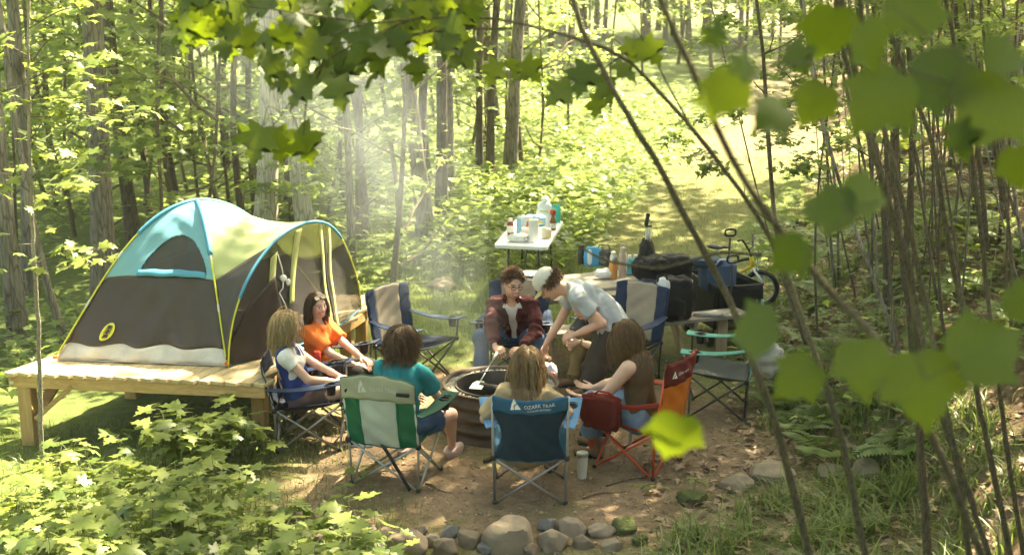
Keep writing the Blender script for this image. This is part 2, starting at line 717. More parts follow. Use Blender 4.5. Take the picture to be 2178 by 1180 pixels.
tag(ground, kind='structure')

# ------------------------------------------------------------------ leaf shapes
_half = {
    'maple': [(0, 0), (.13, -.07), (.36, -.10), (.31, .06), (.24, .16), (.38, .22), (.58, .40), (.42, .42), (.40, .52), (.22, .44), (.17, .58), (.24, .74), (.12, .76), (0, 1.0)],
    'maple_lo': [(0, 0), (.34, -.08), (.22, .16), (.56, .40), (.2, .46), (.2, .72), (0, 1)],
    'broad': [(0, 0), (.17, -.06), (.36, .02), (.46, .2), (.50, .36), (.62, .56), (.44, .58), (.33, .66), (.26, .82), (.10, .92), (0, 1.12)],
    'diamond': [(0, 0), (.42, .38), (0, 1)],
    'oval': [(0, 0), (.2, .25), (.27, .5), (.17, .8), (0, 1)],
}


def leaf_shape(kind, curl=.25, fold=.12):
    h = _half[kind]
    out_ = h + [(-x, y) for x, y in h[-2:0:-1]]
    P = np.array([(0, .36)] + out_) if kind != 'diamond' else np.array(out_)
    x, y = P[:, 0], P[:, 1]
    z = fold * np.abs(x) - curl * (y - .3) ** 2 - .5 * curl * x * x
    V = np.stack([x, y, z], 1)
    n = len(out_)
    if kind == 'diamond':
        T = np.array([[0, 1, 2], [0, 2, 3]])
    else:
        T = np.array([[0, 1 + i, 1 + (i + 1) % n] for i in range(n)])
    return V, T


def leaf_cloud(pos, size, kind='maple_lo', tilt=.45, rng=RNG, curl=.3, fold=.1, down=.0):
    """many leaves as one array mesh: (V, T)"""
    S, T = leaf_shape(kind, curl, fold)
    n = len(pos)
    yaw = rng.uniform(0, 2 * PI, n)
    tl = np.abs(rng.normal(down, tilt, n))
    ta = rng.uniform(0, 2 * PI, n)
    nrm = np.stack([np.sin(tl) * np.cos(ta), np.sin(tl) * np.sin(ta), np.cos(tl)], 1)
    d = np.stack([np.cos(yaw), np.sin(yaw), np.zeros(n)], 1)
    d -= nrm * (d * nrm).sum(1)[:, None]
    d /= np.linalg.norm(d, axis=1)[:, None] + 1e-9
    s_ = np.cross(d, nrm)
    M = np.stack([s_, d, nrm], -1) * np.asarray(size)[:, None, None]
    V_ = np.einsum('nij,kj->nki', M, S) + np.asarray(pos)[:, None, :]
    Tn = (T[None] + (np.arange(n) * len(S))[:, None, None]).reshape(-1, 3)
    return V_.reshape(-1, 3), Tn


LEAF = {
    'canopy': leaf_mat('canopy_leaf', (.06, .10, .014), (.12, .17, .03), (.23, .36, .04), (.44, .55, .09), .5),
    'under': leaf_mat('understory_leaf', (.07, .115, .03), (.145, .19, .065), (.25, .38, .06), (.48, .58, .14), .5),
    'seedling': leaf_mat('seedling_leaf', (.045, .085, .014), (.17, .21, .05), (.20, .30, .03), (.42, .50, .09), .42, .42, True),
    'near': leaf_mat('near_leaf', (.032, .056, .007), (.06, .092, .012), (.11, .17, .008), (.23, .30, .016), .42, .5, True),
    'fern': leaf_mat('fern_leaf', (.07, .12, .02), (.13, .19, .04), (.2, .3, .03), (.34, .42, .06), .4),
    'dry': leaf_mat('dry_leaf', (.09, .055, .03), (.34, .24, .15), (.1, .05, .02), (.3, .2, .1), .15, .7),
    'grass': leaf_mat('grass_blade', (.06, .10, .018), (.15, .19, .05), (.14, .22, .03), (.28, .34, .08), .35, .4),
}
BARK = [bark_mat('grey_bark', (.11, .095, .07), (.27, .245, .205)),
        bark_mat('dark_bark', (.055, .045, .03), (.15, .125, .095)),
        bark_mat('pale_bark', (.34, .32, .28), (.60, .57, .51)),
        bark_mat('sapling_bark', (.085, .068, .04), (.19, .16, .11), scale=4.0)]


def wander(a, b_, n, amp, rng):
    """a bent line from a to b"""
    t = np.linspace(0, 1, n)
    P = np.outer(1 - t, a) + np.outer(t, b_)
    for k in (1, 2, 3):
        w = rng.normal(0, amp / k, 3)
        P += np.outer(np.sin(PI * k * t), w)
    return P


def crown_mesh(name, r, z0, z1, pads, per, size, kind, mat, seed, flat=.13, shape=1.0, stem=True):
    rng = np.random.default_rng(seed)
    Ps, Ss = [], []
    mb = MB()
    for i in range(pads):
        t = (i + rng.uniform(0, 1)) / pads
        z = z0 + (z1 - z0) * t
        rr = r * (1 - abs(2 * t - .8) ** 2 * .35 * shape) * math.sqrt(rng.uniform(.02, 1))
        a = rng.uniform(0, 2 * PI)
        c = np.array([rr * math.cos(a), rr * math.sin(a), z])
        pr = rng.uniform(.3, .62) * (.6 + .16 * r)
        n = int(per * rng.uniform(.6, 1.4))
        q = rng.normal(0, 1, (n, 3)) * np.array([pr * .55, pr * .55, flat * pr])
        q[:, 2] -= .22 * (q[:, 0] ** 2 + q[:, 1] ** 2) / pr
        Ps.append(c + q)
        Ss.append(rng.uniform(.7, 1.25, n) * size)
        if stem and i % 2 == 0:
            zz = z - rng.uniform(.3, .5) * rr - .1
            mb.tube(wander((0, 0, max(zz, .3)), c, 5, .05 * rr, rng), np.linspace(.012 + .006 * rr, .004, 5), 5, False)
    P, S_ = np.concatenate(Ps), np.concatenate(Ss)
    V_, T_ = leaf_cloud(P, S_, kind, .5, rng, down=.15)
    return arr_mesh(name, V_, [T_], mat), mb


def trunk_mesh(name, pts, radii, mat, n=10, limbs=None):
    mb = MB()
    mb.tube(pts, radii, n, False)
    if limbs:
        for v, f in limbs:
            mb.add(v, f)
    me = bpy.data.meshes.new(name)
    me.from_pydata(mb.v, [], mb.f)
    me.materials.append(mat)
    me.polygons.foreach_set('use_smooth', [True] * len(me.polygons))
    return me


UNDER = [crown_mesh('crown', 1.5 + .3 * (i % 3), 1.0 + .5 * (i % 2), 6.5 + i % 3, 19, 44, .14, 'maple_lo', LEAF['under'], 100 + i) for i in range(5)]
CANOPY = [crown_mesh('crown', 3.4 + .3 * (i % 2), 6.5, 15.5, 52, 50, .19, 'diamond', LEAF['canopy'], 200 + i, flat=.3) for i in range(4)]
THIN = [crown_mesh('crown', 2.6, 8.5, 15.5, 17, 36, .18, 'diamond', LEAF['canopy'], 250 + i, flat=.3) for i in range(2)]
MEDI = [crown_mesh('crown', 3.2, 7.0, 15.5, 38, 46, .19, 'diamond', LEAF['canopy'], 270 + i, flat=.3) for i in range(2)]
FARC = [crown_mesh('crown', 3.0, 1.5, 15.0, 56, 46, .20, 'diamond', LEAF['canopy'], 300 + i, flat=.3, stem=False) for i in range(3)]


def crown_on(parent, src, s_, rz, extra_limbs=True):
    c = link('crown', src[0], parent)
    c.scale = (s_, s_, s_)
    c.rotation_euler = (0, 0, rz)
    return c


# shared limb meshes would repeat the same data, so keep one mesh for each crown
_lm = {}


def tree(name, label, x, y, r, height, bark, lean=(0, 0), crown=None, cs=1.0, group=None, seed=0, flare=1.35, amp=.1):
    rng = np.random.default_rng(seed + 900)
    t = thing(name, label, 'tree', G(x, y, -.05), 0, group)
    n = 12
    P = wander((0, 0, 0), np.array([lean[0], lean[1], height]), n, amp, rng)
    tt = np.linspace(0, 1, n)
    R_ = r * (1 - .55 * tt) * (1 + (flare - 1) * np.exp(-tt * height / .45))
    link('trunk', trunk_mesh('trunk', P, R_, bark), t)
    if crown is not None:
        c = crown_on(t, crown, cs, rng.uniform(0, 6.28))
        c.location = (lean[0] * .6, lean[1] * .6, 0)
        if crown[1].v:
            key = crown[0].name
            if key not in _lm:
                lm = bpy.data.meshes.new('limbs')
                lm.from_pydata(crown[1].v, [], crown[1].f)
                lm.materials.append(BARK[3])
                _lm[key] = lm
            tag(link('limbs', _lm[key], c), kind='stuff')
    return t


# trunks that can be told apart in the photograph: (place across, distance, width, lean, bark, label)
BIG = [
    (14, 13.6, 38, 0, 0, 'grey tree trunk at the left edge behind the wooden platform'),
    (47, 16.2, 30, .1, 0, 'grey trunk beside the leaning pole-like trunk left of the tent'),
    (122, 12.9, 17, -.5, 0, 'thin pale trunk leaning behind the left end of the tent platform'),
    (206, 15.0, 52, .12, 0, 'thick rough-barked maple trunk rising just left of the tent'),
    (281, 19, 28, -.1, 1, 'dark straight trunk above the left shoulder of the tent'),
    (318, 22, 12, 0, 1, 'slim dark trunk second behind the tent from the dark straight one'),
    (383, 21, 13, -.4, 1, 'slim trunk above the blue panel of the tent'),
    (517, 19.5, 15, 0, 1, 'slim dark trunk just left of the pale pair behind the tent'),
    (556, 17.6, 46, .05, 2, 'broad pale trunk behind the top of the tent'),
    (655, 17.6, 38, -.1, 2, 'sunlit pale trunk tied with a blue rope behind the tent porch'),
    (745, 16.9, 16, 0, 0, 'slender grey trunk in the smoke right of the tent'),
    (763, 18.5, 17, 0, 1, 'slender dark trunk close behind the grey one in the smoke'),
    (893, 18.4, 20, 0, 1, 'dark leftmost trunk of the clump of four behind the fire'),
    (912, 17.6, 34, 0, 0, 'thickest trunk of the clump of four behind the fire'),
    (938, 19.0, 24, 0, 1, 'third trunk of the clump of four behind the fire'),
    (957, 20.0, 18, 0, 0, 'slim rightmost trunk of the clump of four behind the fire'),
    (1019, 21.5, 15, 0, 1, 'dark left one of the twin trunks above the seated man'),
    (1041, 21.3, 17, .1, 1, 'dark right one of the twin trunks above the seated man'),
    (1083, 22.0, 27, .35, 0, 'grey curved trunk above the white folding table'),
]
for i, (px, y, w, ln, bk, lab) in enumerate(BIG):
    x = (px - 1089) / FPX * (y * 1.0)
    x = at_y(px, 420, y)[0]
    r = w / 2 * y / FPX
    low = i in (2, 5, 6, 7, 10)
    tree('maple_tree' if not low else 'young_tree', lab, x, y, r, 15 if not low else 9.5, BARK[bk], (ln * 3, 0),
              (CANOPY[i % 4] if i in (3,) else THIN[i % 2]) if not low else UNDER[i % 5], 1.0 if not low else 1.0, 'trunks behind the camp', i, amp=.14)

# maples added around the camp, largely out of view, for their shade
for i, (x, y) in enumerate([(5.6, 11.6), (4.9, 8.0), (7.6, 14.6), (8.6, 10.2), (6.2, 5.4), (-7.6, 12.2), (-6.6, 8.4), (8.2, 18.6), (6.9, 17.2), (10.5, 21), (3.6, 1.2), (6.0, 2.2), (2.4, -3.0), (-3.5, -1.5), (8.8, 6.4), (5.8, -1.5), (3.9, 6.0), (3.3, 3.9), (7.6, 21.6), (8.8, 24.2), (7.3, 24.6)]):
    tree('maple_tree', 'tall grey-barked maple added to shade the camp', x, y, .15 + .02 * (i % 3), 15.5, BARK[i % 2], (RNG.normal(0, .4), RNG.normal(0, .4)), CANOPY[(i * 3 + 1) % 4] if (x, y) not in ((6.9, 17.2), (8.2, 18.6), (7.6, 14.6), (5.6, 11.6)) else MEDI[i % 2], 1.0 + .08 * (i % 3), 'shade maples added around the camp', 40 + i)

# the woods beyond: each trunk a tree of its own
rf = np.random.default_rng(77)
for i in range(64):
    y = rf.uniform(27, 64)
    px = rf.uniform(-150, 1500)
    x = at_y(px, 300, y)[0]
    if abs(x - path_x(y)) < 4.2 and y < 40:
        continue
    if y < 44 and i % 2 == 0:
        y += 20
        x *= 1.5
    tree('forest_tree', 'slim trunk with leafy crown deep in the sunlit woods', x, y, rf.uniform(.06, .15), 14, BARK[i % 3 if i % 3 < 2 else 0], (rf.normal(0, .5), 0), FARC[i % 3] if y > 44 else THIN[i % 2], rf.uniform(.8, 1.15), 'trees deep in the woods', 100 + i)
for i in range(26):
    y = rf.uniform(30, 62)
    px = rf.uniform(1350, 2500)
    x = at_y(px, 300, y)[0]
    if y < 46 and x < 17:
        y += 18
    tree('forest_tree', 'slim trunk with leafy crown deep in the sunlit woods', x, y, rf.uniform(.06, .13), 14, BARK[i % 2], (rf.normal(0, .5), 0), FARC[i % 3], rf.uniform(.8, 1.15), 'trees deep in the woods', 200 + i)
# leafy trees closing the bright clearing
for i in range(20):
    y = rf.uniform(36, 46)
    x = rf.uniform(0, 21)
    tree('young_maple', 'young leafy maple at the far end of the sunlit clearing', x, y, rf.uniform(.03, .07), rf.uniform(6, 8.5), BARK[i % 2], (rf.normal(0, .5), rf.normal(0, .3)), UNDER[i % 5], rf.uniform(1.0, 1.45), 'maples beyond the clearing', 500 + i)
# young leafy maples under the canopy
cnt = 0
for i in range(400):
    y = rf.uniform(14.5, 31)
    px = rf.uniform(-120, 1480)
    x = at_y(px, 350, y)[0]
    if cnt > 60 or abs(x - path_x(y)) < 2.6 + .05 * y or (px > 880 and y < 22) or (490 < px < 720 and y < 19.5) or (150 < px < 320 and y < 16.5) or (px > 1180 and y < 25):
        continue
    cnt += 1
    tree('young_maple', 'young leafy maple in the understory behind the camp', x, y, rf.uniform(.02, .045), rf.uniform(5.5, 7.5), BARK[3], (rf.normal(0, .5), rf.normal(0, .3)), UNDER[i % 5], rf.uniform(.75, 1.2), 'young maples under the canopy', 300 + i)

# ------------------------------------------------------------------ undergrowth, litter and grass nobody could count
rg = np.random.default_rng(5)


def scatter(n, x0, x1, y0, y1, ok):
    x, y = rg.uniform(x0, x1, n), rg.uniform(y0, y1, n)
    k = ok(x, y)
    return x[k], y[k]


def dens(x, y):
    return .5 + .5 * np.sin(x * 1.3 + 1.7 * np.sin(y * .8)) * np.sin(y * 1.1 + x * .4)


def pads_cloud(x, y, h, per, pr, size, kind, tilt=.4):
    n = len(x)
    base = np.stack([x, y, gz(x, y) + h * rg.uniform(.35, 1.1, n)], 1)
    P = np.repeat(base, per, 0)
    q = rg.normal(0, 1, (len(P), 3)) * np.array([pr, pr, pr * .22])
    P = P + q
    P[:, 2] = np.maximum(P[:, 2], gz(P[:, 0], P[:, 1]) + .03)
    return leaf_cloud(P, size * rg.uniform(.7, 1.3, len(P)), kind, tilt, rg)


okf = lambda x, y: ((x < path_x(y) - 1.15 - .02 * y - .06 * np.maximum(0, y - 22)) | (x > path_x(y) + 1.2 + .1 * np.maximum(0, y - 20))) & (x < bank_x(y) + 1.0) & (rg.uniform(0, 1, len(x)) < .35 + .65 * dens(x, y)) & (np.hypot(x + 1.0, y - 13.4) > 2.4) & ~((x > -4.6) & (x < -1.0) & (y < 13.0))
x, y = scatter(1500, -13, 8, 14.2, 34, okf)
V1, T1 = pads_cloud(x, y, .42, 9, .3, .14, 'maple_lo')
x, y = scatter(420, -1.2, 2.6, 16.0, 21.5, lambda x, y: x < path_x(y) - 1.1)
V2, T2 = pads_cloud(x, y, .5, 9, .22, .13, 'maple_lo')
x, y = scatter(500, -9, -4.3, 9.5, 14.5, lambda x, y: rg.uniform(0, 1, len(x)) < dens(x, y))
V3, T3 = pads_cloud(x, y, .35, 7, .22, .12, 'maple_lo')
x, y = scatter(900, -3, 11, 21.0, 33, lambda x, y: ((x < path_x(y) - 1.0 - .09 * (y - 21)) | (x > path_x(y) + 3)) & (x < path_x(y) + 6) & (x > path_x(y) - 7))
V4, T4 = pads_cloud(x, y, .28, 8, .3, .14, 'maple_lo')
x, y = scatter(1900, 2.4, 8.5, 8.5, 21, lambda x, y: (x > bank_x(y)) & (rg.uniform(0, 1, len(x)) < dens(x * 1.5, y * 1.3)))
V5, T5 = pads_cloud(x, y, .2, 6, .17, .085, 'maple_lo')
Vs, Ts, o = [], [], 0
for v_, t_ in ((V1, T1), (V2, T2), (V3, T3), (V4, T4), (V5, T5)):
    Vs.append(v_)
    Ts.append(t_ + o)
    o += len(v_)
ug = link('undergrowth', arr_mesh('undergrowth', np.concatenate(Vs), [np.concatenate(Ts)], LEAF['under']))
tag(ug, 'low sunlit leafy undergrowth along the forest edge', 'undergrowth', kind='stuff')


def blades(x, y, h, w, seg, lean, rng):
    """curved grass blades: quads strips tapering to a tip"""
    n = len(x)
    z = gz(x, y)
    a = rng.uniform(0, 2 * PI, n)
    H = h * rng.uniform(.5, 1.25, n)
    L = lean * rng.uniform(.2, 1.3, n)
    t = np.linspace(0, 1, seg + 1)
    dx, dy = np.cos(a), np.sin(a)
    sx, sy = -dy, dx
    cx = x[:, None] + dx[:, None] * (L * H)[:, None] * t ** 2
    cyy = y[:, None] + dy[:, None] * (L * H)[:, None] * t ** 2
    cz = z[:, None] + H[:, None] * (t - .45 * L[:, None] * t ** 2.2)
    wd = w * rng.uniform(.6, 1.3, n)[:, None] * (1 - t ** 1.6) + .0006
    A = np.stack([cx - sx[:, None] * wd, cyy - sy[:, None] * wd, cz], -1)
    B = np.stack([cx + sx[:, None] * wd, cyy + sy[:, None] * wd, cz], -1)
    V_ = np.stack([A, B], 2).reshape(-1, 3)
    k = 2 * (seg + 1)
    q = np.array([[2 * i, 2 * i + 1, 2 * i + 3, 2 * i + 2] for i in range(seg)])
    return V_, (q[None] + (np.arange(n) * k)[:, None, None]).reshape(-1, 4)


def grass_obj(name, parts, label):
    Vs, Qs, o = [], [], 0
    for v_, q_ in parts:
        Vs.append(v_)
        Qs.append(q_ + o)
        o += len(v_)
    g = link(name, arr_mesh(name, np.concatenate(Vs), [np.concatenate(Qs)], LEAF['grass']))
    return tag(g, label, 'grass', kind='stuff')


parts = []
x, y = scatter(42000, -3.6, 6.5, 11.8, 25, lambda x, y: (rg.uniform(0, 1, len(x)) < .15 + .85 * dens(x * 2.2, y * 2.2)) & (x < bank_x(y) + .3) & (np.hypot((x - .5) / 1.9, (y - 12.0) / 1.6) > 1))
parts.append(blades(x, y, .07, .004, 2, .6, rg))
x, y = scatter(9000, -3.2, 1.0, 12.2, 18.5, lambda x, y: rg.uniform(0, 1, len(x)) < dens(x * 1.6, y * 1.4))
parts.append(blades(x, y, .2, .004, 3, .9, rg))
x, y = scatter(9000, -5.5, -.6, 7.2, 10.2, lambda x, y: (np.hypot((x - .25) / 2.2, (y - 9.6) / 2.2) > .72) & (rg.uniform(0, 1, len(x)) < dens(x * 1.9, y * 2.1)))
parts.append(blades(x, y, .09, .003, 2, .8, rg))
x, y = scatter(5200, -2.6, 2.4, 7.3, 12.4, lambda x, y: rg.uniform(0, 1, len(x)) < .8 * dens(x * 3.1, y * 2.7) ** 3)
parts.append(blades(x, y, .035, .0022, 2, .7, rg))
grass_obj('short_grass', parts, 'short thin grass on the trail and the trampled clearing')
parts = []
cl = rg.uniform(0, 1, (95, 2)) * np.array([2.6, 2.0]) + np.array([.85, 6.55])
cl = np.concatenate([cl, rg.uniform(0, 1, (60, 2)) * np.array([3.2, 3.0]) + np.array([2.2, 7.0]), rg.uniform(0, 1, (90, 2)) * np.array([3.0, 6.0]) + np.array([2.5, 10.0])])
cl = cl[(np.hypot((cl[:, 0] - .25) / 2.0, (cl[:, 1] - 9.6) / 2.1) > .98)]
nb = 26
P = np.repeat(cl, nb, 0) + rg.normal(0, .065, (len(cl) * nb, 2))
hh = np.repeat(rg.uniform(.14, .36, len(cl)), nb)
parts.append(blades(P[:, 0], P[:, 1], hh, .0066, 5, 1.15, rg))
x, y = scatter(5200, .9, 5.2, 6.4, 12, lambda x, y: (np.hypot((x - .25) / 2.0, (y - 9.6) / 2.1) > 1.0) & (rg.uniform(0, 1, len(x)) < .8 * dens(x * 1.9, y * 1.6)))
parts.append(blades(x, y, .11, .0032, 3, 1.0, rg))
grass_obj('long_grass', parts, 'long arching grass tufts at the foot of the bank')

x, y = scatter(12000, 1.0, 8.5, 6.4, 19, lambda x, y: (x > bank_x(y) - .5) | (np.hypot(x - 1.8, y - 8.0) < 1.5))
P = np.stack([x, y, gz(x, y) + rg.uniform(.006, .03, len(x))], 1)
V1, T1 = leaf_cloud(P, rg.uniform(.04, .095, len(P)), 'maple_lo', .5, rg, curl=.5, fold=.35)
x, y = scatter(2600, -2.6, 2.6, 7.2, 12.4, lambda x, y: np.hypot(x + .1, y - 10) > .6)
P = np.stack([x, y, gz(x, y) + .008], 1)
V2, T2 = leaf_cloud(P, rg.uniform(.012, .06, len(P)) * rg.uniform(.5, 1, len(P)), 'oval', .35, rg, curl=.5, fold=.3)
dl = link('leaf_litter', arr_mesh('leaf_litter', np.concatenate([V1, V2]), [np.concatenate([T1, T2 + len(V1)])], LEAF['dry']))
tag(dl, 'dry brown leaf litter strewn over the bank', 'leaf litter', kind='stuff')


# pebbles and crumbs of bark trodden into the dirt
x, y = scatter(2600, -2.4, 2.6, 7.3, 12.2, lambda x, y: np.hypot(x + .1, y - 10) > .56)
S8 = np.array([(1, 0, 0), (-1, 0, 0), (0, 1, 0), (0, -1, 0), (0, 0, 1), (0, 0, -.4)])
T8 = np.array([(0, 2, 4), (2, 1, 4), (1, 3, 4), (3, 0, 4), (2, 0, 5), (1, 2, 5), (3, 1, 5), (0, 3, 5)])
sz = rg.uniform(.003, .012, len(x)) ** 1.0
pv_ = S8[None] * (sz[:, None, None] * rg.uniform(.6, 1.4, (len(x), 1, 3))) * rg.uniform(.8, 1.2, (len(x), 6, 1)) + np.stack([x, y, gz(x, y) + .002], 1)[:, None, :]
pt_ = (T8[None] + (np.arange(len(x)) * 6)[:, None, None]).reshape(-1, 3)
pb_ = link('pebbles', arr_mesh('pebbles', pv_.reshape(-1, 3), [pt_], leaf_mat('pebble', (.07, .05, .035), (.30, .25, .19), (.01, .01, .01), (.02, .02, .02), .02, .9)))
tag(pb_, 'pebbles and bark crumbs trodden into the dirt', 'pebbles', kind='stuff')


def fern_arrays(c, n, L, rng):
    """a fern: arching fronds with paired leaflets"""
    Vs, Ts, o = [], [], 0
    S = np.array([(0, 0, 0), (.5, .12, 0), (1, 0, 0), (.5, -.12, 0)])
    for k in range(n):
        a = 2 * PI * k / n + rng.uniform(-.3, .3)
        l = L * rng.uniform(.7, 1.1)
        d = np.array([math.cos(a), math.sin(a), 0])
        s_ = np.array([-d[1], d[0], 0])
        for t in np.linspace(.12, 1, 13):
            p = np.asarray(c) + d * l * t * .8 + np.array([0, 0, l * (.75 * t - .6 * t * t)])
            w = l * .30 * math.sin(PI * min(1, t * .93 + .07)) + .01
            for sg in (-1, 1):
                e = s_ * sg * .93 + d * .35 + np.array([0, 0, -.1])
                f = np.cross(e, (0, 0, 1))
                Vs.append(p + np.outer(S[:, 0] * w, e) + np.outer(S[:, 1] * w * 1.3, f))
                Ts.append(np.array([[0, 1, 2], [0, 2, 3]]) + o)
                o += 4
    return np.concatenate(Vs), np.concatenate(Ts)


fv, ft = fern_arrays((0, 0, 0), 7, .42, rg)
fern_me = arr_mesh('fronds', fv, [ft], LEAF['fern'])
k = 0
for i in range(500):
    x, y = rg.uniform(2.2, 7.5), rg.uniform(8.2, 24)
    d = x - bank_x(y)
    if k >= 110 or d < -.1 or d > 2.4:
        continue
    k += 1
    f = thing('fern', 'green fern growing out of the leaf-strewn bank', 'fern', G(x, y, .02), 0, 'ferns on the bank')
    link('fronds', fern_me, f)
    f.rotation_euler = (rg.normal(0, .15), rg.normal(0, .15), rg.uniform(0, 6.28))
    s_ = rg.uniform(.55, 1.5)
    f.scale = (s_, s_, s_)
# ------------------------------------------------------------------ the wooden tent platform
PINE = wood_mat('new_pine_wood', (.38, .28, .14), (.58, .46, .27), (26, 1.5, 26))
PINE2 = wood_mat('new_pine_beam', (.33, .20, .07), (.54, .36, .15), (1.5, 26, 26))
PINE3 = wood_mat('new_pine_post', (.33, .20, .07), (.52, .35, .15), (26, 26, 1.5))
STEEL = plain('galvanised_steel', (.5, .5, .48), .35, .9, .1)
DZ = .60
d0 = np.array([-4.17, 9.63])
du = unit([.99, -.14])
dv = unit([.41, .91])
deck = thing('tent_platform', 'raised platform of new yellow pine boards carrying the tent', 'platform', (d0[0], d0[1], 0))


def dk(u, v, z=0.0):
    p = du * u + dv * v
    return np.array([p[0], p[1], z])


pw = .118
rp = np.random.default_rng(3)
DECK = [(-4.17, 9.63), (-1.95, 9.316), (-1.95, 10.45), (-1.74, 10.66), (-1.44, 11.85), (-1.44, 12.42), (-2.95, 12.42)]


def in_deck(x, y):
    c = False
    for (x0, y0), (x1, y1) in zip(DECK, DECK[1:] + DECK[:1]):
        if (y0 > y) != (y1 > y) and x < (x1 - x0) * (y - y0) / (y1 - y0) + x0:
            c = not c
    return c


for i in range(-11, 26):
    u = (i + .5) * pw
    run = []
    for v in np.arange(-.06, 3.4, .008):
        p = d0 + du * u + dv * v
        ins = in_deck(*p)
        if ins:
            run.append(v)
        if (not ins or v > 3.385) and run:
            if run[-1] - run[0] > .12:
                a, b_ = dk(u, run[0] - .02 + rp.uniform(-.008, .008), DZ - .017), dk(u, run[-1] + rp.uniform(-.006, .006), DZ - .017)
                MB().bar(a, b_, pw * float(np.cross(du, dv)) - .006 - rp.uniform(0, .004), .032, bev=.004).build('plank', PINE, deck)
            run = []
for k in range(len(DECK)):
    a, b_ = np.array(DECK[k]), np.array(DECK[(k + 1) % len(DECK)])
    t_ = unit(b_ - a)
    n_ = np.array([-t_[1], t_[0]])
    a, b_ = a + n_ * .035 + t_ * .025 - d0, b_ + n_ * .035 - t_ * .025 - d0
    MB().bar((*a, DZ - .036 - .05), (*b_, DZ - .036 - .05), .04, .10, bev=.004).build('rim_board', PINE2, deck)
for (x_, y_) in ((-4.02, 9.70), (-2.15, 9.95), (-3.55, 10.95), (-2.1, 10.4), (-1.62, 11.6), (-2.85, 12.3), (-1.56, 12.3)):
    zb = float(gz(x_, y_)) - .06
    MB().box((x_ - d0[0], y_ - d0[1], (DZ - .037 + zb) / 2), (.115, .115, DZ - .037 - zb), np.array([[du[0], -du[1], 0], [du[1], du[0], 0], [0, 0, 1]]), .006).build('post', PINE3, deck)
for (a, b_) in ((dk(.22, .05, .2), dk(.56, .05, DZ - .10)), (dk(.14, .15, .2), dk(.14, .5, DZ - .10))):
    MB().bar(a, b_, .04, .09, up=(0, 1, 0) if abs(a[1] - b_[1]) < .2 else (1, 0, 0), bev=.004).build('brace', PINE2, deck)
mb = MB()
p = dk(.075, -.012, DZ - .085)
mb.lathe([(.0, 0), (.017, 0), (.017, .006), (.0, .008)], p, 10, axis=(0, -1, 0)).build('bolt', STEEL, deck, True)

# ------------------------------------------------------------------ the tent
TB = plain('tent_blue_fabric', (.20, .46, .56), .42, var=.08, scale=3, bmp=.12, bscale=25, transl=.25)
TBR = plain('tent_brown_fabric', (.048, .037, .030), .45, var=.15, scale=4, bmp=.12, bscale=22, transl=.06)
TSI = plain('tent_silver_floor', (.48, .46, .43), .38, var=.22, scale=7, bmp=.35, bscale=16)
TLI = plain('tent_lime_fabric', (.60, .65, .34), .45, var=.1, scale=5, bmp=.15, bscale=18, transl=.38)
TTE = plain('tent_teal_sleeve', (.08, .42, .36), .5, var=.1)
TBS = plain('tent_blue_sleeve', (.06, .27, .42), .5, var=.12)
POLE = plain('yellow_green_pole', (.55, .58, .06), .4, var=.08)
GREYF = plain('grey_joint', (.6, .6, .58), .4)
ORF = plain('orange_webbing', (.75, .16, .05), .6)
WHITEC = plain('white_cord', (.8, .8, .78), .6)
BLACKF = plain('black_fabric', (.012, .012, .013), .75, var=.3, bmp=.15, bscale=70)


def mesh_mat(name, col, alpha):
    m, nt, b, out = new_mat(name)
    b.inputs['Base Color'].default_value = (*col, 1)
    b.inputs['Roughness'].default_value = .6
    tr = nt.nodes.new('ShaderNodeBsdfTransparent')
    n = N(nt, 'ShaderNodeTexNoise', Scale=9.0, Detail=3.0)
    nt.links.new(coords(nt, (1, 1, .5)), n.inputs['Vector'])
    mr = N(nt, 'ShaderNodeMapRange')
    mr.inputs[3].default_value = alpha - .12
    mr.inputs[4].default_value = alpha + .12
    nt.links.new(n.outputs['Fac'], mr.inputs[0])
    ms = nt.nodes.new('ShaderNodeMixShader')
    nt.links.new(mr.outputs[0], ms.inputs[0])
    nt.links.new(tr.outputs[0], ms.inputs[1])
    nt.links.new(b.outputs[0], ms.inputs[2])
    nt.links.new(ms.outputs[0], out.inputs['Surface'])
    return m


NET = mesh_mat('dark_mosquito_net', (.085, .08, .075), .45)
NETW = mesh_mat('window_net', (.05, .048, .045), .72)
tent = thing('dome_tent', 'blue, brown and lime dome tent with mesh porch on the platform', 'tent', (0, 0, DZ))
cL, cF = np.array([-3.85, 9.95]), np.array([-2.37, 9.76])
cC = np.array([-2.80, 10.74])
cR, cB = 2 * cC - cL, 2 * cC - cF
TH = 1.22


def bez(p, t):
    p = [np.asarray(q, float) for q in p]
    return (1 - t) ** 3 * p[0] + 3 * t * (1 - t) ** 2 * p[1] + 3 * t * t * (1 - t) * p[2] + t ** 3 * p[3]


def pole(c, t):
    q = bez([(0, 0), (.34, .50), (.60, .985), (1, 1)], t)
    p = c + (cC - c) * q[0]
    return np.array([p[0], p[1], .02 + TH * q[1]])


def face_pt(c1, c2, u, v, sag=.06):
    a, b_ = pole(c1, v), pole(c2, v)
    p = a * (1 - u) + b_ * u
    mid = (c1 + c2) / 2
    inw = unit(np.append(cC - mid, .25))
    wr = .008 * math.sin(v * 34 + u * 9) * math.sin(u * PI) + .012 * math.sin((u * 1.2 - v) * 22) * math.sin(u * PI) * (1 - v)
    low = .03 * math.sin(u * 21 + 1) * (1 if v < .12 else 0) * math.sin(PI * min(1, v / .12))
    return p + inw * (sag * 4 * u * (1 - u) * math.sin(PI * min(1, v * 1.05)) + wr + low)


def v_at_z(c, z):
    lo, hi = 0.0, 1.0
    for _ in range(40):
        m_ = (lo + hi) / 2
        if pole(c, m_)[2] < z:
            lo = m_
        else:
            hi = m_
    return lo


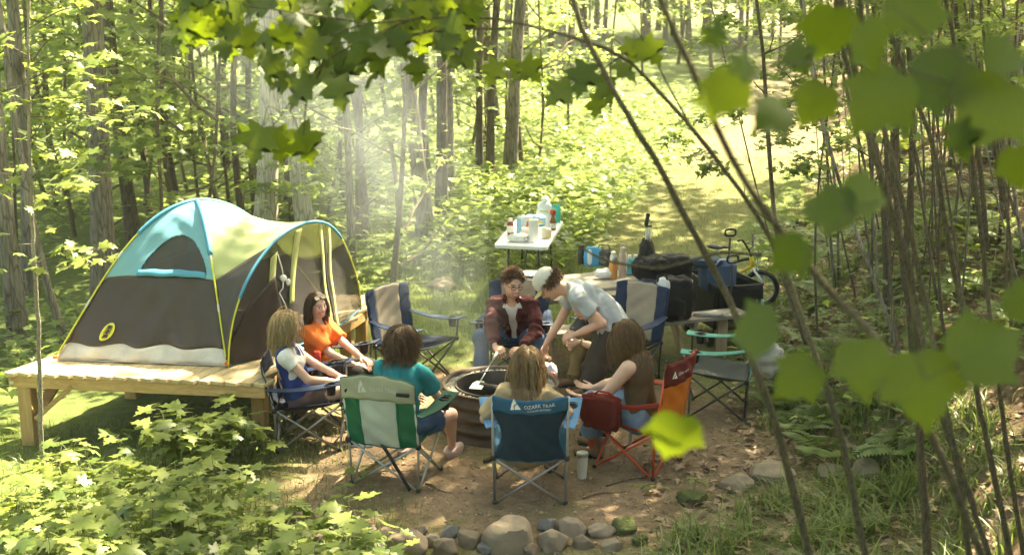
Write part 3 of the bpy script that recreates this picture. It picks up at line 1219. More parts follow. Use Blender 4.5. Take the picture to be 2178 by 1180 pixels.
vS, vB = v_at_z(cF, .13), v_at_z(cF, .66)


def in_window(u, v):
    # half-moon window in the blue panel
    p = face_pt(cL, cF, u, v)
    x = (u - .60) / .33
    zb = .70
    zt = .985
    h = (p[2] - zb) / (zt - zb)
    return 0 <= h and (abs(x) ** 2.2 + (h * .98) ** 2) < 1


def face(c1, c2, rows, nu=40, window=None):
    for (v0, v1, mt, nm) in rows:
        nvv = max(4, int(60 * (v1 - v0)))
        fn = lambda u, w: face_pt(c1, c2, u, v0 + (v1 - v0) * w)
        mk = None
        n1, n2 = nu, nvv
        if window and nm == 'upper_wall':
            mk = lambda u, w: not in_window(u, v0 + (v1 - v0) * w)
            n1, n2 = 110, 90
        MB().sheet(fn, n1, n2, .004, mask=mk).build(nm, mt, tent, 'all')


rows = [(0, vS, TSI, 'floor_wall'), (vS, vB, TBR, 'lower_wall'), (vB, 1, TB, 'upper_wall')]
face(cL, cF, rows, window=True)
MB().sheet(lambda u, w: face_pt(cL, cF, .25 + .7 * u, vB + (.80 - vB) * w, .075), 40, 30, .003,
           mask=lambda u, w: in_window(.25 + .7 * u, vB + (.80 - vB) * w)).build('window', NETW, tent, 'all')
# rolled-down flap under the window and a piece of inner wall seen through it
MB().sheet(lambda u, w: face_pt(cL, cF, .26 + .66 * u, v_at_z(cF, .665) + .03 * w, .05 - .02 * math.sin(PI * w)), 24, 6, .012).build('window_flap', TBS, tent, 'all')
face(cB, cL, rows)
face(cR, cB, rows)
face(cF, cR, [(0, vS, TSI, 'floor_wall'), (vS, vB, NET, 'door_wall'), (vB, 1, TLI, 'upper_wall')])
MB().sheet(lambda u, w: np.append(cL * (1 - u) * (1 - w) + cF * u * (1 - w) + cB * (1 - u) * w + cR * u * w, .012), 2, 2, .01).build('tent_floor', TSI, tent)


def pole_tube(c, t0, t1, r, mt, nm, off=.012):
    P = [pole(c, t) + np.append(unit(c - cC), .6) * off for t in np.linspace(t0, t1, 24)]
    MB().tube(P, r, 8).build(nm, mt, tent, 'all')


pole_tube(cL, 0, .66, .0075, POLE, 'pole')
pole_tube(cL, .62, 1, .019, TBS, 'pole_sleeve', .008)
pole_tube(cF, 0, .52, .0075, POLE, 'pole')
pole_tube(cF, .5, 1, .022, TBS, 'pole_sleeve', .01)
pole_tube(cR, .45, 1, .02, TTE, 'pole_sleeve', .01)
pole_tube(cR, 0, .5, .0075, POLE, 'pole')
pole_tube(cB, 0, 1, .012, TBS, 'pole_sleeve', .01)
for c in (cL, cF):
    for t in (.22, .47):
        pole_tube(c, t, t + .035, .0095, GREYF, 'pole_joint')
    p = pole(c, 0) + np.append(unit(c - cC), 0) * .015
    MB().box(p + np.array([0, 0, .015]), (.035, .03, .03), bev=.006).build('corner_tab', ORF, tent)

# the porch: an arched pole leaning out from the door side
cP = np.array([-1.50, 11.75])
pF = np.append(cF, 0.0) + np.array([.012, -.012, 0])
pP = np.append(cP, 0.0)
pTop = np.array([-1.82, 10.55, 1.07])


def arch(t):
    m_ = (pF + pP) / 2
    # half-ellipse like curve through F, the top and P
    s_ = math.sin(PI * t) ** (.88 if t < .5 else .88 + .5 * smooth(.5, .8, t))
    k = .5 - .5 * math.cos(PI * t)
    q = pF * (1 - k) + pP * k
    return q + (pTop - m_) * s_


def porch_bottom(t):
    q = pF * (1 - t) + pP * t
    o_ = np.array([.16, -.12, 0]) * math.sin(PI * t)
    return q + o_ + np.array([0, 0, .01])


def front(t, w):
    a, b_ = arch(t), porch_bottom(t)
    p = a * (1 - w) + b_ * w
    inn = np.array([-.6, .25, 0]) * .06 * math.sin(PI * w)
    return p + inn + np.array([.004 * math.sin(t * 40 + w * 9), 0, 0])


tA, tB = .34, .72


def lime(u, w):
    # from the dome's poles to the arch
    k = w
    a = pole(cF, vB + (1 - vB) * (2 * k)) if k < .5 else pole(cR, vB + (1 - vB) * (2 - 2 * k))
    b_ = arch(tA + (tB - tA) * k)
    p = a * (1 - u) + b_ * u
    return p + np.array([0, 0, -.095 * math.sin(PI * u) + .010 * math.sin(k * 60 + u * 5) * math.sin(PI * u) + .012 * math.sin(k * PI)])


def side(c, k0, k1):
    def f(u, w):
        a = pole(c, (vB) * w)
        b_ = arch(k0 + (k1 - k0) * w)
        p = a * (1 - u) + b_ * u
        return p + np.array([0, .02 * math.sin(PI * u), .006 * math.sin(w * 30 + u * 4)])
    return f


MB().sheet(lime, 30, 40, .004).build('porch_roof', TLI, tent, 'all')
MB().sheet(side(cF, 0.0, tA), 16, 24, .004).build('porch_side', mesh_mat('porch_side_net', (.05, .043, .038), .9), tent, 'all')
MB().sheet(side(cR, 1.0, tB), 16, 24, .004).build('porch_side', NET, tent, 'all')
MB().sheet(lambda u, w: front(.02 + .96 * u, w), 48, 24, .003).build('porch_net', NET, tent, 'all')
MB().sheet(lambda u, w: front(.02 + .33 * u, .30 + .7 * w) + np.array([.006, -.006, 0]), 30, 16, .003).build('porch_lower_panel', TBR, tent, 'all')
TL2 = plain('lime_zip_tape', (.46, .50, .20), .5, var=.1)
for (a0, a1, w0, w1, wd) in ((.47, .40, .03, .62, .014), (.575, .64, .0, 1, .009), (.615, .70, .0, 1, .010), (.35, .33, .1, .3, .018)):
    MB().sheet(lambda u, w: front(a0 + (a1 - a0) * w + (u - .5) * wd * 2, w0 + (w1 - w0) * w) + np.array([.012, -.012, .004]), 2, 24, .003).build('zip_tape', TL2, tent, 'all')
MB().sheet(lambda u, w: front(.595 + .075 * w + (u - .5) * .016, .12 + .85 * w) + np.array([.012, -.012, .004]), 2, 24, .003).build('zip_gap', BLACKF, tent, 'all')
MB().tube([arch(t) + np.array([.006, -.006, .004]) for t in np.linspace(0, .17, 10)], .0075, 8).build('pole', POLE, tent, 'all')
MB().tube([arch(t) + np.array([.006, -.006, .004]) for t in np.linspace(.165, .70, 30)], .013, 8).build('pole_sleeve', TBS, tent, 'all')
MB().tube([arch(t) + np.array([.006, -.006, .004]) for t in np.linspace(.69, 1, 14)], .0075, 8).build('pole', POLE, tent, 'all')
MB().tube([porch_bottom(t) for t in np.linspace(0, 1, 20)], .006, 6).build('hem', TBS, tent, 'all')
cd = [front(.36, .1), front(.375, .35), front(.345, .45), front(.36, .62), front(.37, .8)]
mb = MB()
for k in range(3):
    mb.tube(bez_pts := [np.array(cd[k]) + np.array([.03, -.03, 0]), (np.array(cd[k]) + np.array(cd[k + 1])) / 2 + np.array([.045, -.045, -.02]), np.array(cd[k + 1]) + np.array([.03, -.03, 0])], .005, 6)
mb.blob(np.array(cd[1]) + np.array([.03, -.035, .0]), (.03, .02, .03), nz=.1, n=(10, 8))
mb.blob(np.array(cd[1]) + np.array([.075, -.05, -.03]), (.02, .015, .03), nz=.1, n=(10, 8))
mb.build('tie_cord', WHITEC, tent, 'all')
# the round yellow badge with its lantern on the lower wall
YB = plain('badge_yellow', (.58, .55, .05), .5)


def on_wall(x, y, off):
    # metres along the wall at the badge, mapped on to the wall surface
    u, v = .235 + x / 1.49, v_at_z(cF, .235 + y)
    p = face_pt(cL, cF, u, v)
    return p + np.array([-.11, -.99, .2]) * off


def wall_shape(poly, off, mt, nm):
    MB().add([on_wall(x, y, off) for x, y in poly] + [on_wall(x, y, off - .004) for x, y in poly],
             [tuple(range(len(poly)))] + [(i, i + len(poly), (i + 1) % len(poly) + len(poly), (i + 1) % len(poly)) for i in range(len(poly))]).build(nm, mt, tent)


wall_shape([(.062 * math.cos(a), .062 * math.sin(a)) for a in np.linspace(0, 2 * PI, 28, endpoint=False)], .022, YB, 'badge')
for pl in ([(-.026, -.042), (.026, -.042), (.02, -.018), (-.02, -.018)], [(-.012, -.016), (.012, -.016), (.018, .0), (.012, .016), (-.012, .016), (-.018, .0)], [(-.022, .018), (.022, .018), (.012, .032), (-.012, .032)], [(-.03, -.015), (-.025, -.015), (-.024, .03), (-.03, .03)], [(.03, -.015), (.025, -.015), (.024, .03), (.03, .03)], [(-.03, .032), (.03, .032), (.02, .044), (-.02, .044)]):
    wall_shape(pl, .027, TBR, 'badge_lantern')

# ropes on the trunks
ROPE = plain('blue_rope', (.08, .2, .4), .7)
tx, ty = at_y(655, 420, 17.6)[0], 17.6
mb = MB()
for zz in (1.18, 1.05):
    mb.tube([(tx + .142 * math.cos(a), ty + .142 * math.sin(a), zz + .02 * math.cos(a)) for a in np.linspace(0, 2 * PI, 20, endpoint=False)], .011, 6, closed=True)
mb.tube([(tx - .13, ty - .06, 1.1), (tx - .19, ty - .08, .9), (tx - .2, ty - .05, .3)], .008, 6)
tag(mb.build('tied_rope', ROPE, None, 'all'), 'blue rope tied round the sunlit pale trunk', 'rope')

# ------------------------------------------------------------------ the fire ring
RC = np.array([-.10, 9.97])
RUST = plain('rusty_corrugated_steel', (.085, .062, .045), .75, .3, .45, 9, .3, 40)
SOOT = plain('sooty_steel', (.05, .042, .036), .7, .4, .4, 8, .2)
ring = thing('fire_ring', 'corrugated rusty steel fire ring full of ash in the middle of the circle', 'fire ring', (RC[0], RC[1], 0))
prof = []
RH = .40
for z in np.linspace(0, RH, 60):
    prof.append((.495 + .017 * math.cos(z * 2 * PI / .105), z))
prof += [(.505, RH + .006), (.47, RH + .006), (.465, RH - .02), (.46, .2)]
MB().lathe(prof, (0, 0, 0), 64, caps=False).build('outer_ring', RUST, ring, 'all')
MB().lathe([(.385, .12), (.385, RH - .005), (.372, RH - .005), (.372, .12)], (0, 0, 0), 56, caps=False).build('inner_ring', SOOT, ring, True)
GRAV = plain('pale_gravel', (.38, .34, .28), .9, 0, .3, 30, .3)
ASH = plain('grey_ash', (.20, .19, .18), .95, 0, .4, 14, .5, 30)
CHAR = plain('charred_wood', (.02, .017, .015), .85, 0, .6, 18, .6, 30)
MB().lathe([(.375, RH - .06), (.38, RH - .03), (.47, RH - .03), (.468, RH - .08)], (0, 0, 0), 48, caps=False).build('gravel_bed', GRAV, ring, 'all')
mb = MB()
for i in range(800):
    a, r_ = rp.uniform(0, 2 * PI), rp.uniform(.392, .462)
    s_ = rp.uniform(.004, .010)
    mb.blob((r_ * math.cos(a), r_ * math.sin(a), RH - .028 + rp.uniform(0, .012)), (s_, s_ * rp.uniform(.7, 1.2), s_ * .7), nz=.3, seed=i, n=(6, 4))
tag(mb.build('gravel', GRAV, ring, True), kind='stuff')
MB().blob((0, 0, .13), (.372, .372, .06), nz=.3, freq=5, n=(36, 18)).build('ash_bed', ASH, ring, 'all')
for k, (a, l, r_, z, tz) in enumerate(((.4, .5, .045, .23, .05), (1.7, .44, .05, .25, -.06), (2.6, .4, .04, .31, .1), (-.5, .3, .035, .22, .02))):
    d = np.array([math.cos(a), math.sin(a), tz])
    MB().tube(wander(d * -l / 2 + (0, .02 * k, z), d * l / 2 + (0, .02 * k, z), 7, .01, rp), [r_ * rp.uniform(.85, 1.1) for _ in range(7)], 10).build('log', CHAR, ring, 'all')

# ------------------------------------------------------------------ folding camp chairs
TUBEG = plain('grey_steel_tube', (.30, .29, .26), .4, .5, .15, 9)
TUBED = plain('dark_steel_tube', (.07, .07, .068), .45, .5, .2, 9)
TUBER = plain('red_steel_tube', (.55, .085, .03), .4, .2, .15, 9)
FOOTP = plain('black_plastic', (.018, .018, .018), .5, 0, .2)
LOGOW = plain('pale_print', (.74, .72, .64), .6, var=.05)
LOGOD = plain('faint_print', (.52, .51, .43), .6, var=.05)


def cloth(name, col, transl=.12, var=.14):
    return plain(name, col, .75, 0, var, 7, .25, 130, .25, transl=transl)


NAVY, NAVYD = cloth('navy_cloth', (.024, .042, .09)), cloth('dark_navy_cloth', (.012, .018, .036))
TAN = cloth('tan_cloth', (.40, .34, .26))
CHBLUE, CHMESH = cloth('bright_blue_cloth', (.026, .115, .20)), cloth('blue_mesh_cloth', (.015, .036, .055), .12)
LBLUE = cloth('sky_blue_cloth', (.07, .19, .36))
GREEN, DGREEN = cloth('green_cloth', (.012, .13, .055)), cloth('dark_green_cloth', (.012, .07, .042))
OLIVE = cloth('pale_olive_cloth', (.37, .37, .25))
PALEM = cloth('pale_mesh_cloth', (.50, .55, .46), .3)
RED, MAROON = cloth('red_cloth', (.30, .03, .012)), cloth('dark_red_cloth', (.12, .012, .008))
ORANGE = cloth('orange_mesh_cloth', (.62, .21, .02), .4)
TEAL, GREYM = cloth('mint_cloth', (.12, .36, .29)), cloth('grey_mesh_cloth', (.10, .105, .10), .25)
PIPE = cloth('pale_piping', (.6, .6, .58))


def chair(label, loc, fwd, st):
    """a four-legged folding quad chair; local +Y is where the sitter looks"""
    rz = math.atan2(-fwd[0], fwd[1])
    c = thing('folding_camp_chair', label, 'camp chair', (loc[0], loc[1], 0), rz, 'folding chairs round the fire')
    W, D = st.get('w', .265), st.get('d', .25)
    bh, sh = st.get('bh', .86), st.get('sh', .38)
    tube = st.get('tube', TUBEG)
    rr = .0095
    z0 = .012
    rf_ = {s_: np.array([s_ * W, -D, z0]) for s_ in (-1, 1)}          # rear feet
    ff = {s_: np.array([s_ * W, D, z0]) for s_ in (-1, 1)}            # front feet
    rh = {s_: np.array([s_ * (W + .01), -D - .01, sh - .02]) for s_ in (-1, 1)}
    fh = {s_: np.array([s_ * (W + .02), D + .03, sh + .035]) for s_ in (-1, 1)}
    top = {s_: np.array([s_ * (W + .012), -D - .10, bh - .03]) for s_ in (-1, 1)}
    af = {s_: np.array([s_ * (W + .05), D + .03, sh + .235]) for s_ in (-1, 1)}
    ar = {s_: rh[s_] + (top[s_] - rh[s_]) * .5 for s_ in (-1, 1)}
    for s_ in (-1, 1):
        MB().tube([rf_[s_], rh[s_], top[s_]], rr, 8).build('rear_post', tube, c, 'all')
        MB().tube([fh[s_], af[s_]], rr, 8).build('arm_post', tube, c, 'all')
        MB().tube([rf_[s_] + (0, .012, 0), fh[s_]], rr, 8).build('leg', tube, c, 'all')
        MB().tube([ff[s_], rh[s_] + (0, .012, 0)], rr, 8).build('leg', tube, c, 'all')
        MB().tube([rf_[s_] + (-s_ * .012, 0, 0), rh[-s_]], rr, 8).build('leg', tube, c, 'all')
        MB().tube([ff[s_] + (-s_ * .012, 0, 0), fh[-s_]], rr, 8).build('leg', tube, c, 'all')
        for q, sz in ((rf_[s_], .02), (ff[s_], .02)):
            MB().blob(q + np.array([0, 0, .004]), (sz, sz, .016), nz=.05, n=(10, 6)).build('foot', FOOTP, c, 'all')
        for q in (rh[s_], fh[s_]):
            MB().blob(q, (.02, .02, .022), (.5, .5), nz=.02, n=(10, 6)).build('hub', FOOTP, c, 'all')

    def seat(u, v):
        a = rh[-1] * (1 - u) + rh[1] * u
        b2 = fh[-1] * (1 - u) + fh[1] * u
        p = a * (1 - v) + b2 * v
        e = 4 * u * (1 - u)
        return p + np.array([0, 0, .012 - st.get('sag', .085) * e ** .8 * math.sin(PI * (.12 + .8 * v)) ** .9])
    MB().sheet(seat, 18, 16, .007).build('seat', st['seat'], c, 'all')

    nar = st.get('narrow', 0.0)
    wing = st.get('wing', .012)

    def back(u, v, off=0.0):
        lo = rh[-1] * (1 - u) + rh[1] * u
        hi = top[-1] * (1 - u) + top[1] * u
        k = (u - .5) * 2
        sq = 1 - nar * math.sin(PI * min(1, max(0, (v) / .78))) ** 1.2
        p = lo * (1 - v) + hi * v
        p[0] = p[0] * sq + k * wing * (v ** .7)
        e = 1 - k * k
        p = p + np.array([0, -.045 * e * math.sin(PI * (.15 + .75 * v)), 0])
        p[2] += st.get('arc', .03) * e * v ** 2 - .02 * e * (1 - v) + .004 * math.sin(u * 23 + v * 7)
        p[1] += .004 * math.sin(u * 17 + v * 23) - off
        return p
    fr = lambda u0, u1, v0, v1, off=0.0: (lambda u, v: back(u0 + (u1 - u0) * u, v0 + (v1 - v0) * v, off))
    bt = st.get('band', 1.0)
    pu = st.get('panel', None)
    ps = st.get('pad', .008)
    if pu:
        MB().sheet(fr(0, pu[0], 0, bt), 6, 22, ps).build('backrest_side', st['side'], c, 'all')
        MB().sheet(fr(pu[1], 1, 0, bt), 6, 22, ps).build('backrest_side', st['side'], c, 'all')
        MB().sheet(fr(pu[0], pu[1], 0, bt), 14, 22, ps).build('backrest', st['back'], c, 'all')
        for uu in pu:
            MB().tube([back(uu, v, .0) + np.array([0, .0, 0]) for v in np.linspace(0, bt, 22)], .0065 + ps * .3, 6).build('piping', PIPE if st.get('pipe', True) else st['side'], c, 'all')
    else:
        MB().sheet(fr(0, 1, 0, bt), 22, 22, ps).build('backrest', st['back'], c, 'all')
    if bt < 1:
        MB().sheet(lambda u, v: back(u, bt - .008 + (1 - bt + .008) * v, .004), 22, 8, ps + .006).build('top_band', st['top'], c, 'all')
    MB().tube([back(u, 1.0) for u in np.linspace(0, 1, 22)], .0075, 6).build('top_hem', st.get('hem', st['side'] if pu else st['back']), c, 'all')
    if not nar:
        for u in (0, 1):
            MB().tube([back(u, v) for v in np.linspace(0, 1, 22)], .006, 6).build('side_hem', st.get('hem', st.get('side', st['back'])), c, 'all')
    else:
        for u in (0, 1):
            MB().tube([back(u, v) for v in np.linspace(0, bt, 22)], .005, 6).build('side_hem', st.get('hem', st['back']), c, 'all')
    MB().tube([back(u, 0.0) for u in np.linspace(0, 1, 22)], .007, 6).build('lower_hem', st.get('hem', st.get('side', st['back'])), c, 'all')
    # armrests with a round cup hole at the front
    for s_ in (-1, 1):
        if st.get('arm_style', {}).get(s_) == 'bag':
            continue
        aw = st.get('aw', .055)

        def arm(u, v, s_=s_):
            p = ar[s_] * (1 - v) + (af[s_] + np.array([0, .05, .005])) * v
            w_ = aw * (.55 + .75 * v ** .8)
            q = p + np.array([s_ * .012 + (u - .5) * 2 * w_, 0, -.03 * math.sin(PI * v) - .018 * abs(u - .5) * (1 - v)])
            return q
        hole = lambda u, v: math.hypot((u - .5) / .30, (v - .80) / .095) > 1
        MB().sheet(arm, 16, 44, .008, mask=hole).build('armrest', st['arm'], c, 'all')
        hc = arm(.5, .80)
        MB().tube([hc + np.array([.041 * math.cos(a), .041 * math.sin(a), .004]) for a in np.linspace(0, 2 * PI, 18, endpoint=False)], .005, 6, closed=True).build('cup_rim', FOOTP, c, 'all')
        MB().lathe([(.039, 0), (.036, -.05), (.032, -.085), (.0, -.088)], hc, 16, caps=False).build('cup_holder', st.get('cup', BLACKF), c, 'all')
    if st.get('logo'):
        mt, u0, v0, w_ = st['logo']
        h_ = w_ * .17
        bw = 2 * W + .03

        lp = lambda x, y: back(u0 + x / bw, v0 + y / (bh - sh) + st.get('tilt', 0) * x, ps / 2 + .010)

        def flat(V_, F_, nm, m_):
            MB().add([lp(x, y) for x, y in V_], F_).build(nm, m_, c)
        V_, F_ = TXT['OZARK TRAIL']
        k = (w_ * .70) / V_[:, 0].max()
        flat([(w_ * .30 + x * k, y * k * 1.15 + h_ * .25) for x, y, _ in V_], F_, 'lettering', mt)
        if st.get('sub'):
            V2_, F2_ = TXT['OUTDOOR EQUIPMENT']
            k2 = (w_ * .55) / V2_[:, 0].max()
            flat([(w_ * .36 + x * k2, y * k2 - h_ * .22) for x, y, _ in V2_], F2_, 'lettering', mt)
        m1 = [(0, 0), (.11, .62), (.17, .70), (.22, .98), (.28, 1.0), (.5, .62), (.42, .5), (.30, .42), (.24, .30), (.30, .0)]
        m2 = [(.36, 0), (.33, .22), (.40, .36), (.54, .50), (.60, .42), (.86, .0)]
        hh = w_ * .26
        for poly in (m1, m2):
            poly = [(x * hh * 1.05, y * hh) for x, y in poly]
            flat(poly, [tuple(range(len(poly)))], 'mountain_mark', mt)
    return c


CH = {}
navytan = dict(seat=NAVYD, back=TAN, side=NAVY, arm=NAVY, panel=(.22, .80), pad=.028, bh=.90, arc=.035, tube=TUBED, wing=.02)
CH['A'] = chair('dark navy folding chair with grey legs holding the blonde woman in a vest', (-1.66, 9.60), (1, .06), dict(seat=NAVYD, back=NAVYD, arm=NAVY, bh=.76, w=.24, d=.25, arc=.01))
CH['B'] = chair('dark folding chair under the woman in the orange shirt', (-1.60, 10.30), (.95, -.30), dict(seat=NAVYD, back=NAVYD, arm=NAVYD, bh=.78, w=.25, d=.24, tube=TUBED))
CH['C'] = chair('empty padded navy and tan folding chair beside the tent porch', (-.93, 11.30), (.80, -.60), navytan)
CH['D'] = chair('green chair with pale olive top band under the woman in teal', (-.88, 8.83), (.30, .95), dict(seat=DGREEN, back=PALEM, side=GREEN, top=OLIVE, arm=DGREEN, panel=(.24, .76), band=.70, bh=.89, w=.268, d=.235, arc=.05, hem=DGREEN, pipe=False, tube=plain('pale_steel_tube', (.40, .41, .34), .4, .4), logo=(LOGOD, .25, .79, .30)))
CH['E'] = chair('blue mesh-backed folding chair nearest the camera, seen from behind', (.135, 8.55), (0.02, 1), dict(seat=CHBLUE, back=CHMESH, top=CHBLUE, arm=LBLUE, hem=CHBLUE, narrow=.24, band=.80, bh=.88, w=.255, d=.25, arc=-.035, wing=.0, aw=.06, logo=(LOGOW, .24, .86, .32), sub=True, tilt=.06))
CH['F'] = chair('red and orange folding chair with side bag under the woman in brown', (.99, 9.10), (-.85, .53), dict(seat=RED, back=ORANGE, top=MAROON, arm=RED, hem=MAROON, tube=TUBER, narrow=.10, band=.70, bh=.96, w=.25, d=.25, arc=-.02, logo=(LOGOW, .16, .80, .25), arm_style={1: 0, -1: 'bag'}))
CH['G'] = chair('empty mint and grey mesh folding chair at the foot of the bank', (1.84, 10.42), (-.97, .22), dict(seat=GREYM, back=GREYM, side=TEAL, arm=TEAL, hem=TEAL, tube=TUBED, panel=(.12, .88), bh=1.0, w=.26, d=.24))
CH['H'] = chair('navy and tan folding chair behind the man in the maroon jacket', (.03, 11.42), (-.12, -1), navytan)
CH['I'] = chair('navy and tan folding chair behind the man bending over', (1.06, 11.36), (-.62, -.78), navytan)

# the red bag slung on the near side of the red chair (its left armrest)
cf = CH['F']
mb = MB()
mb.sheet(lambda u, v: np.array([-.275 - .01 + .012 * math.sin(v * 9), -.30 + .52 * v, .62 - .02 * v - .05 * math.sin(PI * v) + (u - .5) * .035]), 4, 20, .01)
mb.build('armrest', RED, cf, 'all')
MB().blob((-.325, .16, .50), (.06, .16, .13), (.35, .45), nz=.2, seed=3, n=(26, 18), freq=3).build('side_bag', MAROON, cf, 'all')
MB().tube([(-.325 + .03, .05, .615), (-.33, .10, .66), (-.335, .18, .665), (-.33, .24, .61)], .009, 6).build('bag_handle', RED, cf, 'all')
MB().sheet(lambda u, v: np.array([-.20 + .06 * u, -.02 + .01 * v, .33 - .11 * v]), 3, 4, .001).build('care_label', PIPE, cf)
# the black carrying strap and a small bag hanging at the green chair
mb = MB()
mb.sheet(lambda u, v: np.array([-.255 + .47 * v + (u - .5) * .02, -.335 + .07 * v + .02 * math.sin(PI * v), .78 - .76 * v + (u - .5) * .02]), 2, 24, .004)
mb.build('carry_strap', BLACKF, CH['D'], 'all')
MB().box((.215, -.372, .79), (.10, .02, .026), bev=.004).build('buckle_strap', BLACKF, CH['D'])
MB().sheet(lambda u, v: np.array([.0 + .03 * u, -.30, 1.03 - .02 * v]), 2, 2, .003).build('care_label', PIPE, CH['G'])
# ------------------------------------------------------------------ people: smooth-blended solids, one continuous skin each
class Field:
    def __init__(self, lo, hi, h):
        self.h = h
        self.lo = np.asarray(lo, float)
        n = np.ceil((np.asarray(hi) - self.lo) / h).astype(int) + 1
        self.f = np.full(n, 1.0, np.float32)
        self.ax = [self.lo[i] + h * np.arange(n[i]) for i in range(3)]

    def _win(self, a, b_):
        i0 = np.maximum(0, np.floor((a - self.lo) / self.h).astype(int))
        i1 = np.minimum(self.f.shape, np.ceil((b_ - self.lo) / self.h).astype(int) + 1)
        if (i1 <= i0).any():
            return None, None
        sl = tuple(slice(i0[k], i1[k]) for k in range(3))
        g = np.meshgrid(*[self.ax[k][i0[k]:i1[k]] for k in range(3)], indexing='ij')
        return sl, g

    def put(self, lo, hi, dist, k, sub=False):
        m = k + 2.5 * self.h
        sl, g = self._win(np.asarray(lo) - m, np.asarray(hi) + m)
        if sl is None:
            return
        d = dist(*g).astype(np.float32)
        f = self.f[sl]
        if sub:
            d = -d
            h_ = np.maximum(k - np.abs(f - d), 0) / k if k > 0 else 0
            self.f[sl] = np.maximum(f, d) + h_ * h_ * k * .25
        else:
            h_ = np.maximum(k - np.abs(f - d), 0) / k if k > 0 else 0
            self.f[sl] = np.minimum(f, d) - h_ * h_ * k * .25

    def cone(self, a, b_, ra, rb, k=.02, cut=None, sub=False):
        """tapered capsule a-b; cut=(point, dir) removes what lies beyond"""
        a, b_ = np.asarray(a, float), np.asarray(b_, float)
        r = max(ra, rb)
        ab = b_ - a
        L2 = ab @ ab + 1e-12

        def dist(x, y, z):
            t = np.clip(((x - a[0]) * ab[0] + (y - a[1]) * ab[1] + (z - a[2]) * ab[2]) / L2, 0, 1)
            d = np.sqrt((x - a[0] - t * ab[0]) ** 2 + (y - a[1] - t * ab[1]) ** 2 + (z - a[2] - t * ab[2]) ** 2) - (ra + (rb - ra) * t)
            if cut is not None:
                p, n = cut
                d = np.maximum(d, (x - p[0]) * n[0] + (y - p[1]) * n[1] + (z - p[2]) * n[2])
            return d
        self.put(np.minimum(a, b_) - r, np.maximum(a, b_) + r, dist, k, sub)

    def ell(self, c, r, R=None, k=.02, sub=False, cut=None):
        c, r = np.asarray(c, float), np.asarray(r, float)
        R = np.eye(3) if R is None else np.asarray(R)          # columns = axes
        e = np.abs(R) @ r

        def dist(x, y, z):
            X_, Y_, Z_ = x - c[0], y - c[1], z - c[2]
            q = [(X_ * R[0, i] + Y_ * R[1, i] + Z_ * R[2, i]) for i in range(3)]
            k0 = np.sqrt((q[0] / r[0]) ** 2 + (q[1] / r[1]) ** 2 + (q[2] / r[2]) ** 2)
            k1 = np.sqrt((q[0] / r[0] ** 2) ** 2 + (q[1] / r[1] ** 2) ** 2 + (q[2] / r[2] ** 2) ** 2) + 1e-9
            d = k0 * (k0 - 1) / k1
            if cut is not None:
                p, n = cut
                d = np.maximum(d, (x - p[0]) * n[0] + (y - p[1]) * n[1] + (z - p[2]) * n[2])
            return d
        self.put(c - e, c + e, dist, k, sub)

    def half(self, p, n):
        """remove everything beyond the plane"""
        g = np.meshgrid(*self.ax, indexing='ij')
        d = ((g[0] - p[0]) * n[0] + (g[1] - p[1]) * n[1] + (g[2] - p[2]) * n[2]).astype(np.float32)
        self.f = np.maximum(self.f, d)

    def mesh(self):
        f = self.f
        s = f < 0
        c = np.zeros(tuple(n - 1 for n in f.shape), np.int8)
        for dx in (0, 1):
            for dy in (0, 1):
                for dz in (0, 1):
                    c += s[dx:f.shape[0] - 1 + dx, dy:f.shape[1] - 1 + dy, dz:f.shape[2] - 1 + dz]
        act = (c > 0) & (c < 8)
        I = np.argwhere(act)
        idx = np.full(act.shape, -1, np.int32)
        idx[act] = np.arange(len(I))
        acc = np.zeros((len(I), 3))
        cnt = np.zeros(len(I))
        cor = [(0, 0, 0), (1, 0, 0), (0, 1, 0), (1, 1, 0), (0, 0, 1), (1, 0, 1), (0, 1, 1), (1, 1, 1)]
        val = [f[I[:, 0] + a, I[:, 1] + b_, I[:, 2] + c_] for a, b_, c_ in cor]
        for a in range(8):
            for b_ in range(a + 1, 8):
                da = np.array(cor[b_]) - np.array(cor[a])
                if np.abs(da).sum() != 1:
                    continue
                m = (val[a] < 0) != (val[b_] < 0)
                t = val[a][m] / (val[a][m] - val[b_][m])
                acc[m] += np.array(cor[a]) + t[:, None] * da
                cnt[m] += 1
        V_ = (I + acc / cnt[:, None]) * self.h + self.lo
        Q = []
        for ax in range(3):
            sl0 = [slice(None)] * 3
            sl1 = [slice(None)] * 3
            sl0[ax] = slice(0, -1)
            sl1[ax] = slice(1, None)
            cr = s[tuple(sl0)] != s[tuple(sl1)]
            E_ = np.argwhere(cr)
            o1, o2 = [(1, 2), (2, 0), (0, 1)][ax]
            ok = (E_[:, o1] > 0) & (E_[:, o2] > 0) & (E_[:, o1] < f.shape[o1] - 1) & (E_[:, o2] < f.shape[o2] - 1)
            E_ = E_[ok]
            if not len(E_):
                continue
            flip = s[E_[:, 0], E_[:, 1], E_[:, 2]]

            def cell(d1, d2):
                e = E_.copy()
                e[:, o1] -= d1
                e[:, o2] -= d2
                return idx[e[:, 0], e[:, 1], e[:, 2]]
            q = np.stack([cell(1, 1), cell(0, 1), cell(0, 0), cell(1, 0)], 1)
            q[~flip] = q[~flip][:, ::-1]
            Q.append(q)
        Q = np.concatenate(Q)
        Q = Q[(Q >= 0).all(1)]
        return V_, Q


